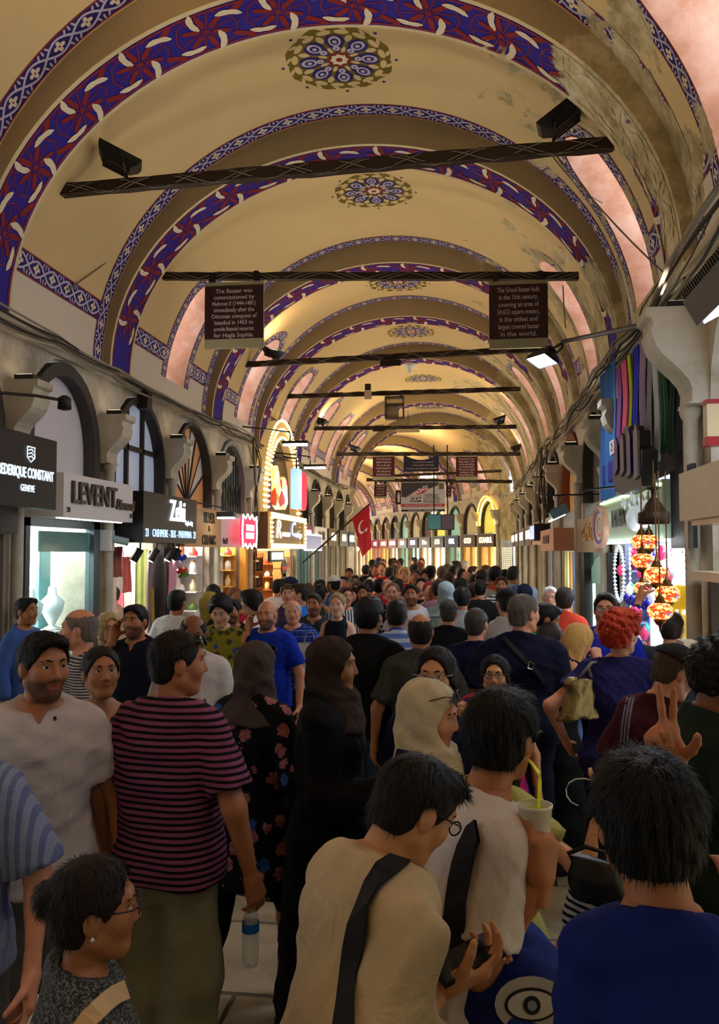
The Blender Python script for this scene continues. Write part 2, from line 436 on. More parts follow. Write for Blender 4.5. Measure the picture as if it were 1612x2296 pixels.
NWIN = [0]
PANE = M('#ffffff', .5, 0, emit=11.0, ecol=(.90, .90, 1.0), name='daylit_pane')
MULL = M('#4a4038', .6, .1, name='window_bar')
def vault_bay(seg, y0, y1, wins, label, y0s=0.0, dec=2, ros_y=None, ros=True):
    """y0s: slope of the near edge against x (mitre). wins: [(yc, width, ztop, side)]"""
    pts = []; edges = []; holes = []
    sl = VA.L/2
    def rect_pt(s, t):
        ya = y0+y0s*VA.P(s, 0)[0]; return (s, ya+(y1-ya)*t)
    ns = 40; ny = max(2, int((y1-y0)/.8))
    bd = [rect_pt(sl*(2*i/ns-1), 0) for i in range(ns)]+[rect_pt(sl, j/ny) for j in range(ny)]+[rect_pt(sl*(1-2*i/ns), 1) for i in range(ns)]+[rect_pt(-sl, 1-j/ny) for j in range(ny)]
    n = len(bd); pts += bd; edges += [(i, (i+1) % n) for i in range(n)]
    for (yc, w, zt, side) in wins:
        sb = VA.s_at_z(4.52, side); st = VA.s_at_z(zt, side); dr = 1 if st > sb else -1
        r = w/2; sp = st-dr*r*1.25
        o = [(sb+(sp-sb)*i/8, yc-r) for i in range(9)]+[(sp+dr*r*1.25*math.sin(pi*k/10), yc-r*math.cos(pi*k/10)) for k in range(1, 10)]+[(sp+(sb-sp)*i/8, yc+r) for i in range(9)]+[(sb, yc)]
        k0 = len(pts); pts += o; edges += [(k0+i, k0+(i+1) % len(o)) for i in range(len(o))]
        holes.append((o, side, sb, sp, dr, r, yc))
    def inside(p, o):
        c = False; j = len(o)-1
        for i in range(len(o)):
            if (o[i][1] > p[1]) != (o[j][1] > p[1]) and p[0] < (o[j][0]-o[i][0])*(p[1]-o[i][1])/(o[j][1]-o[i][1])+o[i][0]: c = not c
            j = i
        return c
    for i in range(1, ns):
        for j in range(1, ny):
            p = rect_pt(sl*(2*i/ns-1), j/ny)
            if not any(inside((p[0], p[1]), h[0]) for h in holes): pts.append(p)
    res = geometry.delaunay_2d_cdt([Vector(p) for p in pts], edges, [], 1, 1e-5)
    V, F = res[0], res[2]
    mb = MB().mat(P_CREAM); fs = []
    for f in F:
        c = (sum(V[i].x for i in f)/len(f), sum(V[i].y for i in f)/len(f))
        if any(inside(c, h[0]) for h in holes): continue
        fs.append(tuple(f))
    mb.add([VA.P(v.x, v.y) for v in V], fs)
    o = mb.build('ceiling', smooth=True, label=label, kind='structure')
    place(o, seg, 0)
    if ros:
        r = link('painted_rosette', ROS_ME, o); r.location = (0, ros_y if ros_y else (y0+y1)/2, 0)
    if dec:
        s = link('tile_border', STRIP_ME, o); s.location = (0, y1, 0)
        mb = MB()
        for side in (-1, 1):
            s0 = VA.s_at_z(4.82, side)
            gaps = sorted([(h[6]-h[5]-.05, h[6]+h[5]+.05) for h in holes if h[1] == side])
            a = y0+.02+max(0, y0s*side*2.9); segs = []
            for g in gaps: segs.append((a, g[0])); a = g[1]
            segs.append((a, y1-.24))
            for (p, q) in segs:
                if q-p > .3: tile_border(mb, lambda u, v, off, p=p, s0=s0: VA.P(s0+v, p+u, off), q-p, .22)
        if mb.f: mb.build('tile_border', o)
        for h in holes:
            out, side, sb, sp, dr, r, yc = h
            w = .17; rr = r+w/2; L1 = abs(sp-sb); La = pi*rr; Lt = 2*L1+La
            def mp(u, v, off, sb=sb, sp=sp, dr=dr, rr=rr, yc=yc, L1=L1, La=La):
                if u < L1: return VA.P(sb+dr*u, yc-rr-v, off)
                if u < L1+La:
                    t = (u-L1)/La*pi; q = rr+v
                    return VA.P(sp+dr*1.2*q*math.sin(t), yc-q*math.cos(t), off)
                return VA.P(sp-dr*(u-L1-La), yc+rr+v, off)
            mb = MB(); tile_border(mb, mp, Lt, w); mb.build('tile_border', o)
    for h in holes:
        out, side, sb, sp, dr, r, yc = h
        NWIN[0] += 1
        wn = empty('window_%d' % NWIN[0], label='arched skylight opening %d with pink plaster reveal, %s flank of the vault' % (NWIN[0], 'left' if side < 0 else 'right'))
        wn['kind'] = 'structure'; place(wn, seg, 0)
        D = Vector((side*.95, 0, .55))
        inn = [Vector(VA.P(p[0], p[1])) for p in out]; ou = [p+D for p in inn]
        mb = MB().mat(P_REVEAL); k = len(inn)
        mb.add(inn+ou, [(i, (i+1) % k, k+(i+1) % k, k+i) for i in range(k)])
        mb.build('reveal', wn)
        mb = MB().mat(PANE); mb.poly([p-D*.03 for p in ou]); mb.build('pane', wn)
        mb = MB().mat(MULL)
        cs = [sum((p for p in ou), Vector())/k]
        zs = [p.z for p in ou]; lo, hi = min(zs), max(zs); xo = {}
        a = Vector(VA.P(sb, yc))+D*.96; b = Vector(VA.P(sp+dr*r*1.25, yc))+D*.96
        mb.tube([a, b], .015, 4)
        for q in (.33, .66):
            c = Vector(VA.P(sb+(sp-sb)*q*1.2, yc))+D*.96
            mb.tube([c-Vector((0, r, 0)), c+Vector((0, r, 0))], .012, 4)
        mb.build('window_bar', wn)
    return o
def rib(seg, y, label):
    o = link('vault_arch', RIB_ME); place(o, seg, y); tag(o, label, kind='structure')
    link('painted_band', PAT_ME, o); return o

ORD = ['first', 'second', 'third', 'fourth', 'fifth', 'sixth', 'seventh', 'eighth', 'ninth', 'tenth', 'eleventh', 'twelfth']
RIBS_A = [-6.0, -2.9, .1, 3.1, 6.35, 9.04, 12.88, 15.92, 19.5, 25.4]
BAYS = [(-9.2, -6.0, []), (-5.4, -2.9, []), (-2.3, .1, []), (.7, 3.1, [(1.9, .75, 6.05, 1)]), (3.7, 6.35, [(5.25, .8, 6.1, 1)]), (6.95, 9.04, [(8.1, .78, 6.1, 1)]),
        (9.64, 12.88, [(11.4, .75, 6.05, 1), (11.4, .75, 5.95, -1)]), (13.48, 15.92, [(15.0, .75, 6.1, 1), (15.0, .8, 6.05, -1)]),
        (16.52, 19.5, [(18.1, .75, 6.1, 1), (18.1, .75, 6.1, -1)]), (20.1, 25.4, [(21.7, .75, 6.1, 1), (24, .75, 6.1, 1), (21.9, .75, 6.1, -1), (24.2, .75, 6.1, -1)])]
for i, y in enumerate(RIBS_A):
    k = i-4
    rib(SEG_A, y, ('blue painted vault arch with red and white flowers, %s from the camera' % ORD[k]) if k >= 0 else 'blue painted vault arch behind the camera, number %s back' % ORD[-k-1])
for i, (a, b, w) in enumerate(BAYS):
    k = i-4
    vault_bay(SEG_A, a, b, w, ('cream painted vault bay %s in view, tiled borders' % ORD[k]) if k >= 0 else 'cream vault bay overhead behind the camera, %s back' % ORD[-k-1], ros_y=[None]*4+[None, 7.95, 11.0, 14.85, 18.3, 23.6][k+0:k+1][0] if False else {5: 7.95, 6: 11.0, 7: 14.85, 8: 18.3, 9: 23.4}.get(i))
vault_bay(SEG_A, 26.0, 29.4, [(27.6, .75, 6.1, 1), (27.8, .75, 6.1, -1)], 'long cream vault bay before the street bends, flaking paint', ros_y=28.0)
rib(SEG_A, 29.4, 'blue painted vault arch at the bend of the street')
# second street segment, turning left
mit = math.tan(R(10))
yb = 0.0
vault_bay(SEG_B, .45, 5.5, [(2.6, .8, 6.05, 1), (4.6, .8, 6.05, 1)], 'first cream vault bay beyond the bend', y0s=-.17, ros=False)
rib(SEG_B, 5.5, 'blue vault arch first beyond the bend')
for i in range(4):
    a = 6.1+i*5.2
    vault_bay(SEG_B, a, a+4.6, [(a+1.2, .8, 6.05, 1), (a+3.4, .8, 6.05, 1), (a+1.2, .8, 6.05, -1), (a+3.4, .8, 6.05, -1)], 'far cream vault bay beyond the bend, %s after the first' % ORD[i], ros=False)
    rib(SEG_B, a+4.6, 'blue vault arch beyond the bend, %s after the first' % ORD[i])

# ---- floor
FLOORM, nt, b = newmat('floor_stone', .38)
oi = nd(nt, 'ShaderNodeObjectInfo'); geo = nd(nt, 'ShaderNodeNewGeometry')
n = nd(nt, 'ShaderNodeTexNoise', i_Scale=2.2, i_Detail=8.0, i_Roughness=.65); nt.links.new(geo.outputs['Position'], n.inputs['Vector'])
r = ramp(nt, n.outputs['Fac'], [(.3, '#7d7460'), (.5, '#a79c82'), (.7, '#c3baa2')])
k = mth(nt, 'MULTIPLY_ADD', oi.outputs['Random'], .25, .82)
mul = nd(nt, 'ShaderNodeVectorMath', operation='SCALE'); nt.links.new(r.outputs[0], mul.inputs[0]); nt.links.new(k, mul.inputs['Scale'])
nt.links.new(mul.outputs[0], b.inputs['Base Color'])
n2 = nd(nt, 'ShaderNodeTexNoise', i_Scale=14.0, i_Detail=6.0); nt.links.new(geo.outputs['Position'], n2.inputs['Vector'])
bp = nd(nt, 'ShaderNodeBump', i_Strength=.35, i_Distance=.01); nt.links.new(n2.outputs['Fac'], bp.inputs['Height']); nt.links.new(bp.outputs['Normal'], b.inputs['Normal'])
nt.links.new(ramp(nt, n.outputs['Fac'], [(.35, .5), (.65, .25)]).outputs[0], b.inputs['Roughness'])
GROUT = M('#5d5442', .9, .2, name='grout')
fl = MB().mat(GROUT).box(CX-4.9, CX+4.9, -9.2, 34, -.2, -.015).build('floor', label='pale stone paved street floor of the bazaar', kind='structure')
def slab_mesh(w, d):
    e = .008; t = -.0
    vs = [(-w/2, -d/2, -.03), (w/2, -d/2, -.03), (w/2, d/2, -.03), (-w/2, d/2, -.03), (-w/2+e, -d/2+e, t), (w/2-e, -d/2+e, t), (w/2-e, d/2-e, t), (-w/2+e, d/2-e, t)]
    return MB().mat(FLOORM).add(vs, [(4, 5, 6, 7), (0, 1, 5, 4), (1, 2, 6, 5), (2, 3, 7, 6), (3, 0, 4, 7)]).mesh('paving_slab')
SLAB = [slab_mesh(w, .735) for w in (.61, .79, .97)]
y = -.2; row = 0
while y < 15:
    x = CX-3.05-rnd.random()*.3
    while x < CX+3.0:
        k = rnd.randrange(3); w = (.62, .80, .98)[k]
        s = link('paving_slab', SLAB[k], fl); s.location = (x+w/2, y, 0); x += w
    y += .75; row += 1
MB().mat(FLOORM).box(CX-3.3, CX+3.3, 14.9, 33.4, -.1, -.004).build('far_paving', fl)
f2 = MB().mat(FLOORM).box(-4.9, 4.9, -1.2, 30, -.2, -.006).build('floor', label='far stone floor of the street beyond the bend', kind='structure'); place(f2, SEG_B, 0)

# ---- side walls with arched openings
LB = [-9.0, -6.5, -4.0, -1.6, .6, 2.7, 4.8, 7.0, 8.95, 11.0, 13.1, 15.2, 19.3, 21.4, 23.5, 25.6, 27.7, 29.2]
RB = [-9.0, -6.2, -3.4, -.4, 3.1, 6.1, 10.05, 12.5, 15.3, 18.0, 20.7, 23.4, 26.1, 28.4, 30.3]
PW = .36                                   # pier width (starts at the boundary)
def arch_pts(a, b, zs, zt, n=12):
    c = (a+b)/2; r = (b-a)/2
    return [(c-r*math.cos(pi*k/n), zs+(zt-zs)*math.sin(pi*k/n)**.9) for k in range(n+1)]
def side_wall(name, seg, xw, out, bounds, label, zo=2.75, zs=3.1, zt=4.1, y_end=None):
    mb = MB().mat(WALL)
    for i in range(len(bounds)-1):
        a, b = bounds[i], bounds[i+1]
        mb.box(xw, xw+out*.5, a, a+PW, 0, ZS+.1)
        ap = arch_pts(a+PW, b, zs, zt)
        mb.prism([(a+PW-.001, zs-.02)]+ap+[(b+.001, zs-.02), (b+.001, ZS+.1), (a+PW-.001, ZS+.1)], 'x', xw, xw+out*.5)
    mb.box(xw, xw+out*.5, bounds[-1], bounds[-1]+PW, 0, ZS+.1)
    mb.box(xw+out*.001, xw+out*.7, bounds[0]-.2, bounds[-1]+PW, ZS-.02, ZS+.04)
    o = mb.build(name, label=label, kind='structure'); place(o, seg, 0)
    m = MB().mat(STONE)
    for d, z0, z1 in ((.05, 4.1, 4.18), (.09, 4.18, 4.25)): m.box(xw, xw-out*d, bounds[0], bounds[-1]+PW, z0, z1)
    m.build('cornice', o)
    return o
WL = side_wall('wall_left', SEG_A, -HW, -1, LB, 'left plaster arcade wall with arched shop bays')
WR = side_wall('wall_right', SEG_A, HW, 1, RB, 'right plaster arcade wall with arched shop bays')
RB2 = [0.9+2.05*i for i in range(14)]
WR2 = side_wall('wall_right', SEG_B, HW, 1, RB2, 'far right arcade wall beyond the bend')
LB2 = [0.0+2.3*i for i in range(12)]
WL2 = side_wall('wall_left', SEG_B, -HW, -1, LB2, 'far left arcade wall beyond the bend')
bw = MB().mat(WALL).box(-4.2, 4.2, -9.6, -9.2, 0, 7.4).build('wall_back', label='plain plaster wall closing the street behind the camera', kind='structure'); place(bw, SEG_A, 0)  # added wall, keeps sky light out of the open street end
ew = MB().mat(WALL).box(-4.2, 4.2, 27.3, 27.7, 0, 7.4).build('wall_end', label='plain wall at the far end of the street', kind='structure'); place(ew, SEG_B, 0)

# ---- bracket capitals on slender columns
CAPM = {}
def cap_mesh(h=.56, pr=.42, w=.30):
    prof = [(0, 0), (pr, 0), (pr, -.06), (pr-.04, -.08), (pr-.05, -.13), (pr-.03, -.16)]
    for k in range(1, 9):
        t = k/8; prof.append((pr-.05-(pr-.17)*(.5-.5*math.cos(pi*t))+.02*math.sin(2*pi*t), -.16-t*(h-.2)))
    prof += [(.12, -h+.01), (.14, -h+.01), (.14, -h), (0, -h)]
    return MB().mat(STONE).prism(prof, 'y', 0, w)
def capital(wall, side, y, ztop=3.66, col=True, scale=1.0):
    t = empty('bracket_capital', parent=wall)
    if scale not in CAPM:
        m = cap_mesh(.56*scale, .34*scale, .28*scale).mesh('bracket')
        zc = ztop-.56*scale
        c = MB().mat(STONE).lathe([(.085, 0), (.085, .10), (.06, .13), (.055, 1.2), (.055, zc-.1), (.075, zc-.06), (.085, zc)], 12).mesh('column', True)
        CAPM[scale] = (m, c)
    m, c = CAPM[scale]
    t.location = (side*HW, y, 0)
    b = link('bracket', m, t); b.location = (0, 0, ztop)
    if side > 0: b.scale = (-1, 1, 1)
    if col:
        q = link('column', c, t); q.location = (-side*.09, .14*scale, 0)
    return t
for y in LB[4:-1]: capital(WL, -1, y)
for y in RB[3:-1]: capital(WR, 1, y, scale=1.25 if abs(y-6.1) < .1 else 1.0, ztop=3.85 if abs(y-6.1) < .1 else 3.66)
capital(WR, 1, 8.7, col=False)
for y in RB2: capital(WR2, 1, y)
for y in LB2: capital(WL2, -1, y)
# ================================================================== SHOPS
TXT_ROT = {-1: (pi/2, 0, pi/2), 1: (pi/2, 0, -pi/2)}
def text(body, parent, loc, rot, size, mat, ext=.004, sx=1.0, align='CENTER', bold=0.0, name='lettering', shear=0.0, ls=1.0):
    c = bpy.data.curves.new(name, 'FONT'); c.body = body; c.size = size; c.extrude = ext; c.align_x = align; c.align_y = 'CENTER'
    c.offset = bold; c.shear = shear; c.resolution_u = 2; c.space_line = ls
    c.materials.append(mat)
    tmp = bpy.data.objects.new('tmp_text', c); COL.objects.link(tmp)
    me = bpy.data.meshes.new_from_object(tmp); me.name = name
    bpy.data.objects.remove(tmp); bpy.data.curves.remove(c)
    if not me.materials: me.materials.append(mat)
    o = bpy.data.objects.new(name, me); COL.objects.link(o); o.parent = parent; o.location = loc; o.rotation_euler = rot; o.scale = (sx, 1, 1)
    return o
class Wall:
    """coordinates on a side wall: d = distance out into the street, y along, z up"""
    def __init__(s, seg, side): s.seg, s.side = seg, side; s.k = side
    def x(s, d): return s.side*(HW-d)
    def box(s, mb, d0, d1, y0, y1, z0, z1): return mb.box(s.x(d0), s.x(d1), y0, y1, z0, z1)
    def quad(s, mb, d, y0, y1, z0, z1): return mb.poly([(s.x(d), y0, z0), (s.x(d), y1, z0), (s.x(d), y1, z1), (s.x(d), y0, z1)])
    def prism(s, mb, pts, d0, d1): return mb.prism(pts, 'x', s.x(d0), s.x(d1))
    def text(s, body, parent, d, y, z, size, mat, **kw):
        for c in parent.children:
            if c.name.startswith('sign_box'): parent = c; break
        return text(body, parent, (s.x(d), y, z), TXT_ROT[s.side], size, mat, **kw)
    def thing(s, name, label, cat, group=None): return place(empty(name, label=label, cat=cat, group=group), s.seg, 0)
L, RR, R2, L2 = Wall(SEG_A, -1), Wall(SEG_A, 1), Wall(SEG_B, 1), Wall(SEG_B, -1)
def E_(c, e, n='lit'): return M(c, .5, 0, emit=e, name=n)
WHITE = M('#d9d4cf', .5, .05, name='white_panel')
GLASS_T = M('#7fb3b0', .08, 0, alpha=.14, spec=.6, name='glass')
GOLD = M('#b98a35', .3, .2, 20, metal=.9, name='gold')
BRASS = M('#6d4c22', .4, .3, 30, metal=.8, name='brass')
CHAR = M('#17161a', .4, .05, name='charcoal')
LUN_F = M('#3a3532', .6, .1, name='lunette_frame')
LED = E_((1, 1, 1), 14)
LEDW = E_((1, .93, .78), 14)

def lunette(w, y0, y1, label, infill, frame=LUN_F, zb=2.8, zs=3.1, zt=4.06, fw=.09, d=-.10, mullions=None, fd=.04):
    t = w.thing('lunette_window', label, 'lunette')
    ap = arch_pts(y0, y1, zs, zt, 16)
    mb = MB().mat(infill); w.prism(mb, [(y0, zb)]+ap+[(y1, zb)], d, d-.03); mb.build('infill', t)
    inn = arch_pts(y0+fw, y1-fw, zs, zt-fw, 16)
    mb = MB().mat(frame)
    o = [(y0, zb)]+ap+[(y1, zb)]; i = [(y0+fw, zb)]+inn+[(y1-fw, zb)]
    n = len(o); x0, x1 = w.x(d-.02), w.x(fd)
    vs = [(x, p[0], p[1]) for x in (x0, x1) for q in (o, i) for p in q]
    fs = []
    for k in range(n-1): fs += [(k, k+1, n+k+1, n+k), (2*n+k, 3*n+k, 3*n+k+1, 2*n+k+1), (k, 2*n+k, 2*n+k+1, k+1), (n+k, n+k+1, 3*n+k+1, 3*n+k)]
    mb.add(vs, fs); mb.build('frame', t)
    if mullions: mullions(w, t, y0, y1, zb, zs, zt, d)
    return t
def room(w, y0, y1, label, wallm, lightm, ztop=2.5, depth=1.5, floor=True):
    """shop interior with a lit ceiling panel"""
    o = w.thing('shop_room', label, None); o['kind'] = 'structure'
    mb = MB().mat(wallm)
    w.box(mb, -depth-.05, -depth, y0-.3, y1+.3, 0, ztop+.1); w.box(mb, -depth, -.45, y0-.08, y0-.02, 0, ztop); w.box(mb, -depth, -.45, y1+.02, y1+.08, 0, ztop)
    mb.build('shop_wall', o)
    mb = MB().mat(WHITE); w.box(mb, -depth, -.2, y0-.05, y1+.05, ztop, ztop+.05); mb.build('shop_ceiling', o)
    mb = MB().mat(FLOORM); w.box(mb, -depth, .02, y0-.02, y1+.02, -.1, .001); mb.build('shop_floor', o)
    mb = MB().mat(lightm); w.box(mb, -depth+.2, -.35, y0+.15, y1-.15, ztop-.03, ztop-.005); mb.build('ceiling_light', o)
    return o
def fascia(w, y0, y1, z0, z1, d, label, mat, name='shop_sign'):
    t = w.thing(name, label, 'sign')
    mb = MB().mat(mat); w.box(mb, .005, d, y0, y1, z0, z1); mb.build('sign_box', t)
    return t

# ---------------- left side
# black watch sign in front of the first pier
t = L.thing('shop_sign', 'black lit sign with white crest and lettering at the picture edge', 'sign')
mb = MB().mat(CHAR); L.box(mb, .40, .47, 4.9, 7.12, 2.47, 3.1); mb.build('sign_box', t)
wl = E_((.8, .92, 1), 1.0)
L.text('FREDERIQUE CONSTANT', t, .475, 7.06, 2.76, .125, wl, align='RIGHT', sx=.66, bold=.002)
L.text('GENEVE', t, .475, 6.62, 2.63, .085, wl, sx=.75)
mb = MB().mat(wl)
x = L.x(.478)
mb.tube([(x, 6.60, 2.99), (x, 6.60, 2.90), (x, 6.66, 2.86), (x, 6.72, 2.90), (x, 6.72, 2.99), (x, 6.60, 2.99)], .006, 4)
for q in (2.96, 2.93, 2.90): mb.tube([(x, 6.62, q), (x, 6.67, q+.012), (x, 6.70, q-.006)], .006, 4)
mb.build('crest', t)
lunette(L, 4.8+PW, 7.0, 'dim arched panel above the watch shop at the edge', M('#8d8982', .6, .1))
# white sign shop
lunette(L, 7.0+PW, 8.95, 'white arched panel with dark grey frame above the white sign', M('#cfcbcf', .6, .03, name='white_board'), fw=.13)
t = fascia(L, 7.36, 8.98, 2.42, 2.84, .42, 'white box sign with raised grey capitals and script lettering', M('#d8d4d0', .5, .03))
TG = M('#4b413c', .45, .15, name='letter_grey')
L.text('LEVENT', t, .43, 8.0, 2.655, .30, TG, ext=.02, sx=.98, bold=.004)
L.text('Diamond', t, .43, 8.74, 2.60, .16, TG, ext=.015, sx=.78, shear=.35, bold=.002)
L.text('21', t, .43, 7.45, 2.49, .07, TG, ext=.005); L.text('21', t, .43, 8.92, 2.49, .07, TG, ext=.005)
mb = MB().mat(LED); L.box(mb, .30, .33, 7.45, 8.9, 2.41, 2.42); mb.build('led_strip', t)
room(L, 7.36, 8.95, 'bright white jewellery shop interior behind teal glass', M('#dfeeee', .6, .03), E_((.9, 1, 1), 45))
t = L.thing('shop_window', 'teal glass shop window with grey frame under the white sign', 'window')
FR = M('#3c4a4e', .4, .1, name='grey_frame')
mb = MB().mat(FR)
for a, b in ((7.36, 7.44), (8.80, 8.95)): L.box(mb, -.05, .05, a, b, 0, 2.42)
L.box(mb, -.05, .05, 7.36, 8.95, 2.34, 2.42); L.box(mb, -.05, .05, 7.36, 8.95, 0, .25); mb.build('frame', t)
for a, b in ((7.44, 7.72), (7.73, 8.80)):
    mb = MB().mat(GLASS_T); L.box(mb, -.005, .005, a, b, .25, 2.34); mb.build('glass_pane', t)
mb = MB().mat(M('#3f5b52', .5, .1)); L.box(mb, -.03, -.015, 7.73, 8.79, 2.09, 2.3); mb.build('blind_strip', t)
mb = MB().mat(M('#6fa9ac', .6, .1)); L.box(mb, -.5, -.46, 7.42, 7.68, 0, 2.3); L.box(mb, -.5, -.46, 8.55, 8.8, 0, 2.3); mb.build('curtain', t)
bust = MB().mat(M('#e9e9ea', .4, 0)).lathe([(.09, 0), (.09, .02), (.03, .05), (.11, .2), (.13, .3), (.05, .38), (.04, .46), (.02, .47)], 10).mesh('bust', True)
for i, yy in enumerate((8.0, 8.45)):
    b = link('necklace_bust', bust); tag(b, 'white necklace bust in the teal window, %s the blue curtain' % ('further from' if i == 0 else 'beside'), 'display bust'); b.location = SEG_A[0]+Vector((L.x(-.25), yy, 1.25))
    mb = MB().mat(WHITE); L.box(mb, -.4, -.12, yy-.15, yy+.15, 0, 1.25); tag(mb.build('display_plinth', label='white plinth under the necklace bust %s' % ('near the street door' if i == 0 else 'beside the blue curtain'), cat='plinth'), None); place(bpy.data.objects[-1] if False else mb and COL.objects[-1], SEG_A, 0)
# wall camera
t = L.thing('security_camera', 'white bullet security camera between the white and the black sign', 'camera')
mb = MB().mat(WHITE); L.box(mb, .02, .14, 9.02, 9.14, 2.1, 2.34); mb.build('junction_box', t)
mb = MB().mat(M('#8fa0a0', .4, 0)); mb.tube([(L.x(.12), 9.1, 2.24), (L.x(.3), 9.16, 2.2)], .045, 10); mb.build('camera_body', t)

# black cashmere shop
def mull_cross(w, t, y0, y1, zb, zs, zt, d):
    mb = MB().mat(M('#241a17', .5, .1))
    c = (y0+y1)/2
    for yy in (c-.22, c+.28): w.box(mb, d-.01, d+.05, yy-.025, yy+.025, zb, zt-.06)
    w.box(mb, d-.01, d+.05, y0, y1, zs+.28, zs+.34)
    mb.build('glazing_bar', t)
lunette(L, 8.95+PW, 11.0, 'arched window with dark cross bars and pale blue panes above the black sign', M('#b9c6dc', .15, .1, 2, spec=.7, emit=.28, name='pale_glass'), frame=M('#2a201d', .5, .1), mullions=mull_cross, fw=.07)  # panes emit faintly, standing in for backlight and reflection
mb = MB().mat(M('#2a201d', .5, .1)); L.box(mb, 0, .14, 10.07, 10.23, 3.92, 4.2); k = mb.build('arch_keystone', label='dark wooden keystone block over the barred arched window', cat='keystone'); place(k, SEG_A, 0)
t = fascia(L, 9.22, 11.12, 2.2, 2.80, .45, 'black box sign with glowing white and blue lettering', CHAR)
zb_ = E_((.45, .65, 1), 1.6); 
L.text('Zeki', t, .455, 10.35, 2.60, .38, E_((.9, .95, 1), 2.2), ext=.015, sx=.8, bold=.004)
L.text('Kaybardaş', t, .455, 10.80, 2.47, .085, E_((.75, .95, 1), 1.5), sx=.8, bold=.002)
L.text('23', t, .455, 9.33, 2.31, .14, zb_, sx=.7); L.text('23', t, .455, 11.03, 2.31, .14, zb_, sx=.7)
L.text('CASHMERE - SILK - PASHMINA', t, .455, 10.2, 2.31, .135, zb_, sx=.78)
room(L, 9.31, 11.0, 'very bright scarf shop interior under the black sign', M('#efe2d4', .7, .05), E_((1, .95, .88), 22))
# hanging textiles
def cloth(name, w, y0, y1, z0, z1, d, mat, label, cat='textile', group=None, amp=.02, nf=3, fr=0):
    mb = MB().mat(mat); n = 14; P = []
    ph = rnd.random()*6
    for side in (0, 1):
        for i in range(n+1):
            u = i/n; yy = y0+(y1-y0)*u
            P.append([(w.x(d+amp*math.sin(u*nf*2*pi+ph)+(.006 if side else 0)+.01*math.sin(5*v/6+ph)), yy, z0+(z1-z0)*v/6+.004*math.sin(i*2.1)) for v in range(7)])
    mb.grid(P[:n+1]); mb.grid([r[::-1] for r in P[n+1:]])
    for i in (0, n): mb.add(P[i]+P[n+1+i], [(k, k+1, 8+k, 7+k) for k in range(6)])
    o = mb.build(name, smooth=True, label=label, cat=cat, group=group); place(o, w.seg, 0); return o
PAIS = M('#7a4038', .8, .5, 18, name='paisley')
for nm, a, b, c, d_, dd, mt, lb in [
    ('scarf', 9.36, 9.74, 1.78, 2.15, -.05, PAIS, 'rust paisley scarf hung at the near edge of the scarf shop'),
    ('scarf', 9.36, 9.70, .6, 1.76, -.08, M('#f2dcc8', .8, .1), 'pale peach shawl hanging below the rust paisley scarf'),
    ('shawl', 9.76, 10.25, 1.55, 2.02, -.25, M('#fff6ea', .8, .03), 'white shawl in the middle of the scarf shop'),
    ('shawl', 10.25, 10.62, 1.55, 2.02, -.3, M('#d6706a', .8, .5, 5), 'red yellow and magenta striped shawl'),
    ('scarf', 9.78, 10.15, 1.38, 1.53, -.32, M('#93583f', .8, .4, 12), 'folded brown scarf below the white shawl'),
    ('scarf', 10.60, 10.76, .8, 2.1, -.05, M('#9b8a86', .8, .5, 22), 'grey patterned scarf strip hanging by the dark post'),
    ('scarf', 10.70, 10.8, .7, 1.6, -.03, M('#b5983d', .8, .4, 20), 'mustard patterned scarf low by the dark post'),
    ('scarf', 10.98, 11.22, 1.45, 2.12, .12, M('#e79fb8', .8, .15, 3), 'pink gradient scarf right of the dark post'),
    ('scarf', 10.98, 11.14, 1.12, 1.43, .14, M('#7a1fa0', .8, .1), 'purple scarf below the pink one')]:
    cloth(nm, L, a, b, c, d_, dd, mt, lb, 'scarf')
mb = MB().mat(CHAR); L.box(mb, -.06, .1, 10.82, 10.96, 0, 2.2); place(mb.build('shop_post', label='black steel post beside the pink scarf', cat='post'), SEG_A, 0)
spot_p = [(9.75, 'near end'), (10.3, 'middle'), (10.9, 'far end'), (11.12, 'very tip')]
for i, (yy, wd) in enumerate(spot_p):
    t = L.thing('track_spotlight', 'black cylinder spotlight under the black sign, %s' % wd, 'spotlight', 'track spotlights')
    mb = MB().mat(BLACK); a = Vector((L.x(.2), yy, 2.12)); b = a+Vector((-.07, -.05, -.15)); mb.tube([a, b], .05, 10); mb.tube([(L.x(.2), yy, 2.2), a], .012, 5); mb.build('lamp_can', t)
    mb = MB().mat(LEDW); mb.tube([b, b+(b-a)*.02], .042, 10); mb.build('lens', t)
t = L.thing('flood_lamp', 'grey floodlight with white light on a bracket by the ceramic sign', 'lamp')
mb = MB().mat(M('#565a60', .5, .1)); L.box(mb, .35, .62, 12.35, 12.5, 2.62, 2.7); mb.tube([(L.x(.0), 12.4, 2.85), (L.x(.5), 12.4, 2.75)], .012, 5); mb.build('housing', t)
mb = MB().mat(LED); L.box(mb, .36, .61, 12.36, 12.49, 2.595, 2.62); mb.build('diffuser', t)

